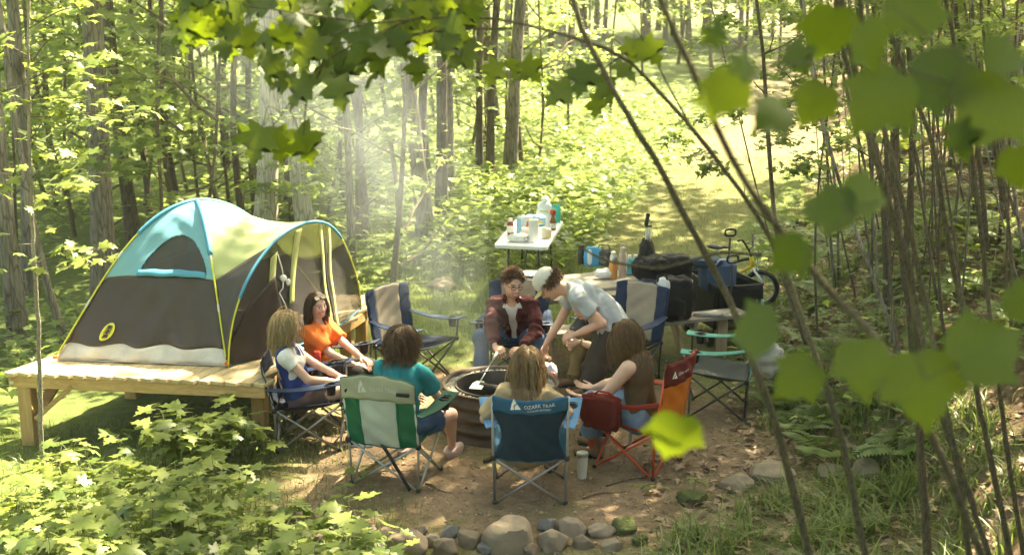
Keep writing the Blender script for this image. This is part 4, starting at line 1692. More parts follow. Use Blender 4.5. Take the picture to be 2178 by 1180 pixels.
def relax(V_, Q, it=2, lam=.5):
    n = len(V_)
    e = np.concatenate([Q[:, [0, 1]], Q[:, [1, 2]], Q[:, [2, 3]], Q[:, [3, 0]]])
    e = np.concatenate([e, e[:, ::-1]])
    deg = np.bincount(e[:, 0], minlength=n)[:, None]
    for _ in range(it):
        A = np.stack([np.bincount(e[:, 0], V_[e[:, 1], k], n) for k in range(3)], 1) / np.maximum(deg, 1)
        V_ = V_ + lam * (A - V_)
    return V_


def normals(V_, Q):
    nn = np.cross(V_[Q[:, 2]] - V_[Q[:, 0]], V_[Q[:, 3]] - V_[Q[:, 1]])
    N_ = np.stack([np.bincount(Q.reshape(-1), np.repeat(nn[:, k], 4), len(V_)) for k in range(3)], 1)
    return N_ / (np.linalg.norm(N_, axis=1)[:, None] + 1e-9)


def wrinkle(V_, Q, amp, seed, f1=34.0, st=(1, 1, 1)):
    rng = np.random.default_rng(seed)
    N_ = normals(V_, Q)
    d = np.zeros(len(V_))
    P = V_ * np.asarray(st)
    for k in range(5):
        a, b_ = unit(rng.normal(0, 1, 3)), unit(rng.normal(0, 1, 3))
        fr = f1 * rng.uniform(.6, 1.6)
        d += np.sin(P @ a * fr + 2.2 * np.sin(P @ b_ * fr * .45 + k) + rng.uniform(0, 6)) / (1 + .4 * k)
    return V_ + N_ * (amp * np.clip(d, -1.6, 1.3))[:, None]


def ik(a, c, l1, l2, pole_):
    a, c = np.asarray(a, float), np.asarray(c, float)
    d = np.linalg.norm(c - a)
    if d > .995 * (l1 + l2):
        c = a + (c - a) * .995 * (l1 + l2) / d
        d = .995 * (l1 + l2)
    x = unit(c - a)
    t = (l1 * l1 - l2 * l2 + d * d) / (2 * d)
    h = math.sqrt(max(1e-6, l1 * l1 - t * t))
    p = np.asarray(pole_, float)
    p = unit(p - x * (p @ x))
    return a + x * t + p * h, c


def rot3(yaw=0, pitch=0, roll=0):
    """columns fwd, left, up; pitch > 0 looks down"""
    M = Matrix.Rotation(yaw, 3, 'Z') @ Matrix.Rotation(pitch, 3, 'Y') @ Matrix.Rotation(roll, 3, 'X')
    return np.array(M)


SKINM = tint_mat('skin', .5, .35, .12, .06, 120)
HAIRM = {}


def hair_mat(name, c0, c1):
    m, nt, b, out = new_mat(name)
    g = nt.nodes.new('ShaderNodeNewGeometry')
    nt.links.new(ramp(nt, g.outputs['Random Per Island'], [(.0, c0), (.6, c1), (1, mul(c1, 1.25))]), b.inputs['Base Color'])
    b.inputs['Roughness'].default_value = .38
    b.inputs['Specular IOR Level'].default_value = .5
    t = nt.nodes.new('ShaderNodeBsdfTranslucent')
    t.inputs['Color'].default_value = (*mul(c1, 1.3), 1)
    ms = nt.nodes.new('ShaderNodeMixShader')
    ms.inputs[0].default_value = .18
    nt.links.new(b.outputs[0], ms.inputs[1])
    nt.links.new(t.outputs[0], ms.inputs[2])
    nt.links.new(ms.outputs[0], out.inputs['Surface'])
    return m


def strands(n, root_ok, length, part, wave, spread, seed, obst, r=.0042, hl=(0, 0, 0), lift=.012, grav=1.0, curl_f=30.0, fringe=0.0, back=0.0, headM=None):
    """hair strands in head space: roots on the scalp, falling and waving; obst = spheres (c, r) in head space to stay outside of"""
    rng = np.random.default_rng(seed)
    down = headM.T @ np.array([0, 0, -1.0])            # gravity seen in head space
    mb_v, mb_f = [], []
    o = 0
    C0, R0 = np.array([-.012, 0, .03]), np.array([.101, .081, .095])
    made = 0
    while made < n:
        q = unit(rng.normal(0, 1, 3))
        if not root_ok(q):
            continue
        made += 1
        p = C0 + q * R0
        ln = length * (rng.uniform(.6, 1.08) if made % 9 else rng.uniform(.35, .7))
        steps = max(5, int(ln / .022))
        st = ln / steps
        li = lift * rng.uniform(.15, 1.0) ** .7
        p = C0 + q * (R0 + li * .3)
        nq = unit(q / R0)
        flow = down * 1.0 + np.array([-.35 - back, (1 if q[1] > part else -1) * .75, 0.0]) * max(0.0, q[2])
        flow = flow + rng.normal(0, .16, 3)
        d = unit(flow - nq * (flow @ nq) + nq * .12)
        if grav < .5:
            d = unit(nq * .55 + np.array([.25 * (q[0] > 0) - .2, .25, .1]) + rng.normal(0, .25, 3))
        ph, amp = rng.uniform(0, 6.28), wave * rng.uniform(.5, 1.2)
        lock = unit(np.round(q * 4) + .01)
        ph = (ph * .25 + 9 * lock[0] + 5 * lock[1] + 7 * lock[2])
        pts = [p]
        side_ = unit(np.cross(d, nq))
        for k in range(steps):
            d = unit(d + down * .34 * grav + rng.normal(0, spread * (2.2 if made % 17 == 0 else 1), 3))
            t = k / steps
            w = side_ * math.cos(ph + k * st * curl_f) * amp + nq * math.sin(ph + k * st * curl_f) * amp * .6
            p = p + d * st + w * st * 8 * min(1, t * 2 + .2)
            R1 = R0 + li
            e = (p - C0) / R1
            l_ = np.linalg.norm(e)
            if l_ < 1:
                p2 = C0 + e / l_ * R1
                d = unit(d + (p2 - p) / st * .35)
                p = p2
            for (c, rr) in obst:
                v_ = p - c
                l2 = np.linalg.norm(v_)
                if l2 < rr + li * .5:
                    p = c + v_ / l2 * (rr + li * .5)
            pts.append(p)
        P = np.array(pts)
        m_ = len(P)
        rad_ = r * rng.uniform(.7, 1.25) * np.concatenate([[.8], np.ones(m_ - 3), [.7, .15]])
        T_ = np.gradient(P, axis=0)
        u = np.cross(T_, (0.3, .2, 1.0))
        u /= np.linalg.norm(u, axis=1)[:, None] + 1e-9
        w2 = np.cross(T_, u)
        w2 /= np.linalg.norm(w2, axis=1)[:, None] + 1e-9
        ring_ = [P + rad_[:, None] * (math.cos(a) * u + .6 * math.sin(a) * w2) for a in (0, 2.09, 4.19)]
        V_ = np.stack(ring_, 1).reshape(-1, 3)
        F_ = [[3 * i + j, 3 * i + (j + 1) % 3, 3 * i + 3 + (j + 1) % 3, 3 * i + 3 + j] for i in range(m_ - 1) for j in range(3)]
        mb_v.append(V_)
        mb_f.append(np.array(F_) + o)
        o += len(V_)
    return np.concatenate(mb_v), np.concatenate(mb_f)


def person(label, loc, fwd, S):
    """S: pose and clothes; local frame +X forward, +Y left, +Z up"""
    rz = math.atan2(fwd[1], fwd[0])
    root = thing('person', label, 'person', (loc[0], loc[1], 0), rz, 'people at the camp')
    k = S.get('k', 1.0)
    fem = S.get('fem', True)
    zp = S['zp']
    lean, twist, bendl = S.get('lean', 0), S.get('twist', 0), S.get('side', 0)
    px_ = S.get('px', 0.0)
    P0 = np.array([px_, S.get('py', 0.0), zp])
    sp = unit([math.sin(lean), bendl, math.cos(lean)])
    curve = S.get('hunch', .15)
    sp2 = unit([math.sin(lean + curve), bendl, math.cos(lean + curve)])
    tl = S.get('torso', .50) * k
    mid = P0 + sp * tl * .5
    neck = mid + sp2 * tl * .5
    lf = np.array([-math.sin(twist), math.cos(twist), 0])
    lf = unit(lf - sp2 * (lf @ sp2))
    fw2 = np.cross(lf, sp2)
    Rt = np.stack([fw2, lf, sp2], 1)
    lf0 = np.array([0, 1.0, 0])
    fw1 = unit(np.cross(lf0, sp))
    Rp = np.stack([fw1, lf0, np.cross(fw1, lf0)], 1)
    sw = S.get('sw', .165 if fem else .19) * k
    hd = S.get('head', (0, 0, 0))
    HR = rot3(*hd)
    hs = S.get('hs', .97 if fem else 1.02) * k
    nd = S.get('neckdir', None)
    nd = unit(sp2 * .85 + np.array([.25, 0, .35])) if nd is None else unit(nd)
    Hc = neck + nd * .085 * k + HR @ np.array([.012, 0, .105 * hs])
    hw = lambda q: Hc + HR @ (np.asarray(q, float) * hs)
    bl = S.get('bulk', 1.0)
    sho = {s_: neck + lf * s_ * sw - sp2 * .055 * k + fw2 * S.get('shf', .0) for s_ in (-1, 1)}
    hip = {s_: P0 + lf0 * s_ * .088 * k for s_ in (-1, 1)}
    ua, fa, th, sh_ = .285 * k, .25 * k, .42 * k, .42 * k
    elb, wri, kne, ank = {}, {}, {}, {}
    for s_ in (-1, 1):
        w = S['wrist'][s_]
        elb[s_], wri[s_] = ik(sho[s_], w, ua, fa, S.get('elbow', {}).get(s_, (-.4, .6 * s_, -1)))
        kne[s_], ank[s_] = ik(hip[s_], S['ankle'][s_], th, sh_, S.get('knee', {}).get(s_, (.6, .1 * s_, 1)))
    toe = {s_: unit(np.append(np.array(S.get('toe', {}).get(s_, (1, .15 * s_))), 0)) for s_ in (-1, 1)}
    allp = [P0, mid, neck, Hc] + [d[s_] for d in (sho, elb, wri, kne, ank, hip) for s_ in (-1, 1)]
    lo = np.min(allp, 0) - .24
    hi = np.max(allp, 0) + .24
    lo[2] = max(lo[2], -.02)
    sk = S.get('skin', (.52, .32, .235))

    # ---- skin
    B = Field(lo, hi, .0072)
    a_ = .9
    B.ell(P0 + sp * .02, (.105 * k * bl, .15 * k * bl, .12 * k), Rp, .03)
    B.ell(mid - sp * .06 * k, (.088 * k * bl, .122 * k * bl, .15 * k), Rp, .05)
    B.ell(mid + sp2 * .11 * k, (.098 * k * bl, .138 * k * bl, .155 * k), Rt, .05)
    B.cone(sho[-1], sho[1], .045 * k, .045 * k, .05)
    B.cone(neck - sp2 * .03, hw((-.012, 0, -.055)), (.05 if fem else .06) * k, (.045 if fem else .056) * k, .03)
    for s_ in (-1, 1):
        am = S.get('arm', 1.0) * (.84 if S.get('over', {}).get('sleeve') else 1)
        B.cone(sho[s_], elb[s_], .05 * k * am * bl ** .5, .037 * k * am, .03)
        B.cone(elb[s_], elb[s_] * .35 + wri[s_] * .65, .037 * k * am, .031 * k * am, .015)
        B.cone(elb[s_] * .4 + wri[s_] * .6, wri[s_], .031 * k * am, .024 * k, .015)
        B.cone(hip[s_], kne[s_], .082 * k * bl, .056 * k, .03)
        cf_ = kne[s_] * .68 + ank[s_] * .32
        bk_ = unit(np.cross(np.cross(ank[s_] - kne[s_], kne[s_] - hip[s_]), ank[s_] - kne[s_]))
        B.cone(kne[s_], ank[s_], .05 * k, .034 * k, .02)
        B.ell(cf_ - bk_ * .018 * k, (.046 * k, .05 * k, .11 * k), np.stack([bk_, unit(np.cross(ank[s_] - kne[s_], bk_)), unit(ank[s_] - kne[s_])], 1), .03)
        t3 = toe[s_]
        B.cone(ank[s_] + np.array([0, 0, -.03]), ank[s_] + t3 * .12 * k + np.array([0, 0, -.055]), .032 * k, .026 * k, .02)
    # hands
    for s_ in (-1, 1):
        hnd = S.get('hand', {}).get(s_, {})
        d = unit(hnd.get('dir', wri[s_] - elb[s_]))
        pn = np.asarray(hnd.get('palm', (0, -s_, -.3)), float)       # the way the palm faces
        pn = unit(pn - d * (pn @ d))
        sd = np.cross(pn, d) * s_                                      # thumb side
        cu = hnd.get('curl', .35)
        W_ = wri[s_]
        B.ell(W_ + d * .05 * k, (.05 * k, .038 * k, .016 * k), np.stack([d, sd, pn], 1), .012)
        for j, L in enumerate((.068, .076, .072, .056)):
            o_ = (1.5 - j) * .0205 * k
            p = W_ + d * .083 * k + sd * o_
            dd = unit(d + sd * (1.5 - j) * .05)
            for m_, (fr, rr) in enumerate(((.45, .0092), (.32, .0084), (.26, .0076))):
                an = cu * (1.15 if m_ else .75)
                ax = np.cross(dd, pn)
                dd = unit(dd * math.cos(an) + unit(pn - dd * (pn @ dd)) * math.sin(an))
                q = p + dd * L * fr * 1.25 * k
                B.cone(p, q, rr * k, rr * .92 * k, .004)
                p = q
        p = W_ + d * .022 * k + sd * .026 * k
        dd = unit(d * .75 + sd * .65 + pn * .25 * cu)
        for L, rr in ((.04, .0115), (.03, .0098), (.024, .0085)):
            q = p + dd * L * k
            B.cone(p, q, rr * k, rr * .9 * k, .006)
            p = q
            dd = unit(dd + d * .25 - sd * .25 * cu * 2 + pn * .3 * cu)
    # head
    B.ell(hw((-.015, 0, .03)), np.array([.095, .075, .088]) * hs, HR, .02)
    jw = S.get('jaw', 1.0)
    B.ell(hw((.025, 0, -.035)), np.array([.068, .060 * jw, .085]) * hs, HR, .03)
    B.ell(hw((.056, 0, -.092)), np.array([.028, .034 * jw, .022]) * hs, HR, .025)
    smile = S.get('smile', .4)
    for s_ in (-1, 1):
        B.ell(hw((.058, s_ * .036, -.028 + .006 * smile)), np.array([.026, .024, .024]) * hs, HR, .02)
        B.cone(hw((.084, s_ * .008, .020)), hw((.068, s_ * .046, .021)), .010 * hs, .008 * hs, .012)
        B.ell(hw((.094, s_ * .030, .0)), np.array([.014, .018, .011]) * hs, HR, .010, sub=True)
        B.ell(hw((.0735, s_ * .030, -.001)), np.array([.0125, .0125, .0125]) * hs, HR, .002)
        B.ell(hw((-.004, s_ * .077, -.008)), np.array([.018, .008, .031]) * hs, HR, .005)
    B.cone(hw((.090, 0, .008)), hw((.111, 0, -.032)), .008 * hs, .0125 * hs, .008)
    for s_ in (-1, 1):
        B.ell(hw((.098, s_ * .011, -.036)), np.array([.011, .008, .008]) * hs, HR, .006)
    mo = S.get('mouth', .0)
    ctr, cor_ = np.array([.0885, 0, -.069]), .024 + .006 * smile
    mp = [np.array([ctr[0] - .012 * (t * t), t * cor_, ctr[2] + .010 * smile * t * t]) for t in np.linspace(-1, 1, 7)]
    for i in range(6):
        B.cone(hw(mp[i] + (0, 0, .006 + mo * .3)), hw(mp[i + 1] + (0, 0, .006 + mo * .3)), .0062 * hs, .0062 * hs, .006)
        B.cone(hw(mp[i] - (0, 0, .006 + mo * .7)), hw(mp[i + 1] - (0, 0, .006 + mo * .7)), .0072 * hs, .0072 * hs, .006)
    V_, Q = B.mesh()
    V_ = relax(V_, Q, 1, .4)
    # colours in head space
    H = ((V_ - Hc) @ HR) / hs
    C_ = np.tile(np.array(sk), (len(V_), 1))

    def paint(mask, col_, w=1.0):
        w = np.clip(mask, 0, 1)[:, None] * w
        C_[:] = C_ * (1 - w) + np.array(col_) * w
    near = np.linalg.norm(H, axis=1) < .2
    front_ = near & (H[:, 0] > .03)
    for s_ in (-1, 1):
        paint(np.exp(-(np.linalg.norm(H - (.07, s_ * .045, -.03), axis=1) / .022) ** 2) * near, mul(sk, 1.02) * np.array([1.08, .84, .8]), .45)
    paint(np.exp(-(np.linalg.norm(H - (.115, 0, -.035), axis=1) / .014) ** 2) * near, np.array(sk) * np.array([1.1, .8, .75]), .5)
    ml = np.full(len(V_), 9.0)
    for p in mp:
        dd = H - p
        ml = np.minimum(ml, np.sqrt(dd[:, 1] ** 2 * .9 + (dd[:, 2]) ** 2))
    gap = .0035 + mo
    paint(smooth(.0125 + mo, .009 + mo, ml) * front_ * (H[:, 0] > .06), S.get('lips', (.42, .16, .13)), .85)
    if mo > .002 or smile > .6:
        paint(smooth(gap + .001, gap - .001, ml) * front_ * (np.abs(H[:, 1]) < .019), (.62, .56, .5))
    br = S.get('brow', (.06, .035, .02))
    for s_ in (-1, 1):
        e = H - (.078, s_ * .030, -.001)
        r_ = np.sqrt(e[:, 1] ** 2 + (e[:, 2] * 1.35) ** 2)
        paint(smooth(.016, .011, r_) * front_, (.62, .55, .5), .8)
        paint(smooth(.0075, .0055, np.sqrt(e[:, 1] ** 2 + e[:, 2] ** 2)) * front_, (.03, .02, .012))
        paint(smooth(.004, .0022, np.abs(e[:, 2] - .0095 + e[:, 1] ** 2 * 6)) * (np.abs(e[:, 1]) < .017) * front_, (.04, .025, .018), .85)
        b2 = H[:, 2] - (.0255 + S.get('browup', 0) - 9 * (np.abs(H[:, 1]) - .03) ** 2)
        paint(smooth(.0075, .0035, np.abs(b2)) * (np.sign(H[:, 1]) == s_) * (np.abs(H[:, 1]) > .009) * (np.abs(H[:, 1]) < .05) * front_, br, .8)
    if S.get('beard'):
        m = smooth(-.05, -.07, H[:, 2] + .25 * (np.abs(H[:, 1]) - .05)) * near * (H[:, 0] > -.02) * (H[:, 2] > -.13) * (ml > .012)
        paint(m, S['beard'], .45)
    body = link('body', arr_mesh('body', V_, [Q], SKINM, True, C_), root)
    if S.get('part'):
        pass

    # ---- clothes
    def shell(nm, build, mt, amp, seed, h=.0085, st=(1, 1, 1), f1=34.0, lo_=None, hi_=None):
        F_ = Field(lo if lo_ is None else lo_, hi if hi_ is None else hi_, h)
        build(F_)
        v_, q_ = F_.mesh()
        v_ = relax(v_, q_, 1, .5)
        v_ = wrinkle(v_, q_, amp * 1.2, seed, f1, st)
        v_ = wrinkle(v_, q_, amp * .3, seed + 50, f1 * 2.1, (1, 1, .6))
        me = arr_mesh(nm, v_, [q_], mt, True)
        return link(nm, me, root)

    T = S.get('top')
    if T:
        e = T.get('ease', .016)

        def b_top(F_):
            F_.ell(P0 + sp * .03, (.108 * k * bl + e, .152 * k * bl + e, T.get('hem', .12) * k), Rp, .03)
            F_.ell(mid - sp * .06 * k, (.09 * k * bl + e + .008, .125 * k * bl + e + .006, .15 * k), Rp, .06)
            F_.ell(mid + sp2 * .11 * k, (.10 * k * bl + e, .14 * k * bl + e, .165 * k), Rt, .05)
            if fem:
                for s_ in (-1, 1):
                    F_.ell(mid + sp2 * .09 * k + fw2 * .075 * k + lf * s_ * .062 * k, np.array([.052, .062, .062]) * k, Rt, .03)
            F_.cone(sho[-1] * .94 + sho[1] * .06, sho[1] * .94 + sho[-1] * .06, .05 * k + e * .6, .05 * k + e * .6, .05)
            F_.cone(neck - sp2 * .05, neck + sp2 * .02, .07 * k, .058 * k, .04)
            sl = T.get('sleeve', .6)
            for s_ in (-1, 1):
                if sl <= 0:
                    continue
                r0 = .054 * k * S.get('arm', 1) + e * .8
                if sl <= 1:
                    end = sho[s_] + (elb[s_] - sho[s_]) * sl
                    F_.cone(sho[s_], elb[s_], r0, r0 * T.get('flare', 1.0), .035, cut=(end, unit(elb[s_] - sho[s_])))
                else:
                    F_.cone(sho[s_], elb[s_], r0, r0 * .9, .035)
                    end = elb[s_] + (wri[s_] - elb[s_]) * (sl - 1)
                    F_.cone(elb[s_], wri[s_], r0 * .9, r0 * .68, .02, cut=(end, unit(wri[s_] - elb[s_])))
            # neck opening, open front
            F_.cone(neck - sp2 * .02 + fw2 * T.get('scoop', .01), neck + nd * .2, .062 * k, .072 * k, .006, sub=True)
            if T.get('open'):
                F_.cone(neck + fw2 * .06, P0 + fw1 * .17 + sp * .12, .05 * k, .022 * k, .01, sub=True)
        shell(T.get('name', 'shirt'), b_top, T['mat'], T.get('amp', .0045), S.get('seed', 1), st=T.get('st', (1, 1, 1)))
    T2 = S.get('over')
    if T2:
        e2 = T2.get('ease', .026)

        def b_over(F_):
            F_.ell(P0 + sp * .05, (.105 * k * bl + e2, .15 * k * bl + e2, .11 * k), Rp, .03)
            F_.ell(mid - sp * .06 * k, (.09 * k * bl + e2 + .01, .125 * k * bl + e2 + .006, .15 * k), Rp, .06)
            F_.ell(mid + sp2 * .11 * k, (.10 * k * bl + e2, .14 * k * bl + e2, .165 * k), Rt, .05)
            F_.cone(sho[-1] * .88 + sho[1] * .12, sho[1] * .88 + sho[-1] * .12, .05 * k + e2 * .7, .05 * k + e2 * .7, .05)
            F_.cone(neck - sp2 * .03, neck + sp2 * .045 + fw2 * .01, .078 * k, .072 * k, .02)
            sl = T2.get('sleeve', 0)
            for s_ in (-1, 1):
                if sl > 0:
                    r0 = .053 * k + e2 * .6
                    F_.cone(sho[s_], elb[s_], r0, r0 * .92, .035)
                    end = elb[s_] + (wri[s_] - elb[s_]) * (sl - 1)
                    F_.cone(elb[s_], wri[s_], r0 * .92, r0 * .66, .02, cut=(end, unit(wri[s_] - elb[s_])))
                else:
                    F_.ell(sho[s_] + lf * s_ * .035, np.array([.08, .035, .085]) * k, Rt, .012, sub=True)
            F_.cone(neck - sp2 * .05, neck + nd * .25, .056 * k, .066 * k, .006, sub=True)
            wv = T2.get('vee', .045)
            def slit(x, y, z):
                la = (x - neck[0]) * lf[0] + (y - neck[1]) * lf[1] + (z - neck[2]) * lf[2]
                fo = (x - mid[0]) * fw2[0] + (y - mid[1]) * fw2[1] + (z - mid[2]) * fw2[2]
                up_ = ((x - P0[0]) * sp2[0] + (y - P0[1]) * sp2[1] + (z - P0[2]) * sp2[2]) / tl
                return np.maximum(np.abs(la) - wv * k * (.45 + .75 * np.clip(up_, 0, 1)), -(fo - .015))
            F_.put(lo, hi, slit, .006, sub=True)
        shell(T2.get('name', 'jacket'), b_over, T2['mat'], T2.get('amp', .006), S.get('seed', 1) + 9)
    Lg = S.get('legs')
    if Lg:
        e3 = Lg.get('ease', .016)

        def b_leg(F_):
            F_.ell(P0 + sp * .0, (.105 * k * bl + e3, .15 * k * bl + e3, .125 * k), Rp, .03)
            for s_ in (-1, 1):
                ln = Lg.get('len', 2.0)
                r0, r1 = .088 * k * bl + e3, .062 * k + e3
                if ln < 1:
                    end = hip[s_] + (kne[s_] - hip[s_]) * ln
                    F_.cone(hip[s_], kne[s_], r0, r1 + Lg.get('flare', .012), .03, cut=(end, unit(kne[s_] - hip[s_])))
                else:
                    F_.cone(hip[s_], kne[s_], r0, r1, .03)
                    end = kne[s_] + (ank[s_] - kne[s_]) * (ln - 1)
                    F_.cone(kne[s_], ank[s_], r1, .046 * k + e3 + Lg.get('bell', .004), .03, cut=(end, unit(ank[s_] - kne[s_])))
        shell(Lg.get('name', 'trousers'), b_leg, Lg['mat'], Lg.get('amp', .005), S.get('seed', 1) + 4, f1=26.0)
    Sh = S.get('shoes')
    if Sh:
        for s_ in (-1, 1):
            a, t3 = ank[s_], toe[s_]
            zb = max(0.0, a[2] - .085)
            F_ = Field(a - .23, a + .23, .0072)
            F_.cone(a - t3 * .045 + (0, 0, -.045), a + t3 * .14 * k + (0, 0, -.058), .042 * k, .038 * k, .02)
            F_.cone(a - t3 * .03 + (0, 0, -.05), a + (0, 0, Sh.get('high', .0)), .046 * k, .044 * k, .03, cut=(a + (0, 0, Sh.get('high', 0.0) + .005), (0, 0, 1)))
            F_.half(np.array([a[0], a[1], a[2] - .085]), (0, 0, -1))
            F_.cone(a + (0, 0, -.01), a + (0, 0, .12), .034 * k, .036 * k, .004, sub=True)
            if Sh.get('clog'):
                F_.cone(a - t3 * .06 + (0, 0, .0), a + t3 * .02 + (0, 0, .01), .045, .04, .01, sub=True)
            v_, q_ = F_.mesh()
            me = arr_mesh('shoe', v_, [q_], Sh['mat'], True)
            so = link('shoe', me, root)
            P = []
            for t in np.linspace(0, 2 * PI, 22, endpoint=False):
                w = t3 * math.cos(t) * (.125 * k) + np.array([-t3[1], t3[0], 0]) * math.sin(t) * (.046 * k + .006 * math.cos(t))
                P.append(a + t3 * .045 * k + w)
            sb = MB()
            n_ = len(P)
            sb.add([(p[0], p[1], a[2] - .094) for p in P] + [(p[0], p[1], a[2] - .066) for p in P], [tuple(range(n_))[::-1], tuple(range(n_, 2 * n_))] + [(i, (i + 1) % n_, n_ + (i + 1) % n_, n_ + i) for i in range(n_)])
            sb.build('sole', Sh.get('sole', FOOTP), so, True)
            if Sh.get('sock'):
                MB().tube([a + (0, 0, -.02), a + (kne[s_] - a) * .22], [.04 * k, .041 * k], 12, False).build('sock', Sh['sock'], root, 'all')
    # ---- hair
    Hh = S.get('hair')
    if Hh:
        hm = Hh['mat']
        capF = Field(Hc - .16, Hc + .16, .0072)
        if Hh.get('cap', True):
            capF.ell(hw((-.018, 0, .034)), np.array([.100, .081, .091]) * hs, HR, .01)
            hl = Hh.get('line', .048)
            # the hairline: cut away the face
            capF.ell(hw((.125, 0, -.05)), np.array([.105, .085, .1 + hl]) * hs, HR, .01, sub=True)
            capF.ell(hw((.03, 0, -.13)), np.array([.09, .14, .095]) * hs, HR, .01, sub=True)
            v_, q_ = capF.mesh()
            if len(v_):
                link('scalp_hair', arr_mesh('scalp_hair', v_, [q_], hm, True), root)
        ob = [((np.array(c_) - Hc) @ HR / hs, r_ / hs) for c_, r_ in ((neck, .075 * k), (neck - sp2 * .08 * k, .13 * k * bl), (sho[-1], .075 * k), (sho[1], .075 * k), (mid + sp2 * .1 * k, .155 * k * bl))]
        fr = Hh.get('front', .50)

        def ok(q):
            return q[2] < Hh.get('high', 2) and q[2] > Hh.get('low', -.35) - .25 * (q[0] < 0) and not (q[0] > fr and q[2] < Hh.get('fz', .72)) and not (q[0] > .25 and q[2] < .25)
        v_, f_ = strands(Hh.get('n', 420), ok, Hh['len'], Hh.get('part', 0), Hh.get('wave', .02), Hh.get('spread', .06), S.get('seed', 1), ob, Hh.get('r', .0032), lift=Hh.get('lift', .012), grav=Hh.get('grav', 1.0), curl_f=Hh.get('cf', 30.0), back=Hh.get('back', 0), headM=HR)
        v_ = v_ * hs @ HR.T + Hc
        link('hair', arr_mesh('hair', v_, [f_], hm, True), root)
    return dict(root=root, hw=hw, HR=HR, Hc=Hc, hs=hs, wri=wri, elb=elb, neck=neck, sho=sho, fw2=fw2, sp2=sp2, lf=lf, kne=kne, ank=ank, mid=mid, P0=P0)


def garment(name, col, var=.1, rough=.85, bscale=160, transl=0.0):
    return plain(name, col, rough, 0, var, 5, .3, bscale, .2, transl=transl)


def glasses(p, mt, lens, up=0.0, tilt=0.0, w=.030, wide=.021, high=.016, fx=.102):
    """spectacles in head space"""
    hw = p['hw']
    T_ = lambda q: hw(np.array([fx, 0, up]) + np.array([math.cos(tilt) * (q[0] - fx) + math.sin(tilt) * q[2], q[1], -math.sin(tilt) * (q[0] - fx) + math.cos(tilt) * q[2]]))
    mb, ml = MB(), MB()
    for s_ in (-1, 1):
        ring_ = []
        for a in np.linspace(0, 2 * PI, 20, endpoint=False):
            ca, sa = math.cos(a), math.sin(a)
            ring_.append((fx - .004 * abs(s_ * w + wide * ca) / .05, s_ * w + wide * math.copysign(abs(ca) ** .7, ca), high * math.copysign(abs(sa) ** .7, sa) - .002))
        mb.tube([T_(q) for q in ring_], .0028, 6, closed=True)
        ml.add([T_(q) for q in ring_], [tuple(range(20))])
        mb.tube([T_((fx - .003, s_ * (w + wide), .006)), T_((fx - .03, s_ * .073, .008)), T_((-.0, s_ * .082, .006))], .0024, 6)
    mb.tube([T_((fx, -w + wide, .003)), T_((fx + .003, 0, .005)), T_((fx, w - wide, .003))], .0026, 6)
    g = mb.build('glasses', mt, p['root'], 'all')
    ml.build('lens', lens, g)
    return g
# ------------------------------------------------------------------ the eight people
BLONDE = hair_mat('blonde_hair', (.26, .17, .075), (.50, .37, .19))
GOLD = hair_mat('golden_brown_hair', (.15, .085, .035), (.36, .235, .11))
BROWN = hair_mat('brown_hair', (.055, .028, .013), (.16, .09, .045))
DARKB = hair_mat('dark_brown_hair', (.022, .012, .008), (.075, .04, .024))
CHEST = hair_mat('chestnut_hair', (.075, .04, .015), (.24, .14, .06))
SHOEB = garment('black_canvas', (.02, .02, .022))
WHITEP = plain('white_rubber', (.7, .69, .66), .6)
BOOT = garment('brown_boot_leather', (.16, .10, .055), .3, .6)
DENIM = garment('blue_denim', (.05, .095, .18), .35)
DENIML = garment('pale_denim', (.15, .22, .31), .4)
GLASSB = plain('black_acetate', (.015, .013, .012), .3)
LENS = mesh_mat('clear_lens', (.2, .2, .2), .13)
LENSD = plain('sunglass_lens', (.25, .25, .25), .08, .6, .1)

F1 = person('blonde woman in a blue vest over white shirt sitting in profile', (-1.66, 9.60), (1, .06), dict(
    k=.92, zp=.385, px=-.07, lean=-.30, hunch=.12, head=(.08, .04, 0), seed=11, smile=.9, skin=(.60, .37, .27),
    wrist={-1: (.22, -.08, .545), 1: (.25, .02, .555)}, elbow={-1: (-.6, -.5, -.7), 1: (-.5, .5, -.6)}, hand={-1: dict(dir=(1, .35, .1), palm=(0, .5, -1), curl=.45), 1: dict(dir=(1, -.5, 0), palm=(0, -.4, -1), curl=.45)},
    ankle={-1: (.37, -.09, .095), 1: (.42, .09, .095)},
    top=dict(mat=garment('white_tee', (.62, .61, .58)), sleeve=.42, ease=.012), over=dict(mat=garment('royal_blue_fleece', (.022, .045, .20)), name='vest', ease=.024, vee=.03),
    legs=dict(mat=garment('plum_shorts', (.10, .06, .06), .4), name='shorts', len=.62), shoes=dict(mat=SHOEB, sole=WHITEP),
    hair=dict(mat=BLONDE, len=.30, n=1440, wave=.045, spread=.07, lift=.03, back=.25, r=.0027), brow=(.3, .2, .1)))
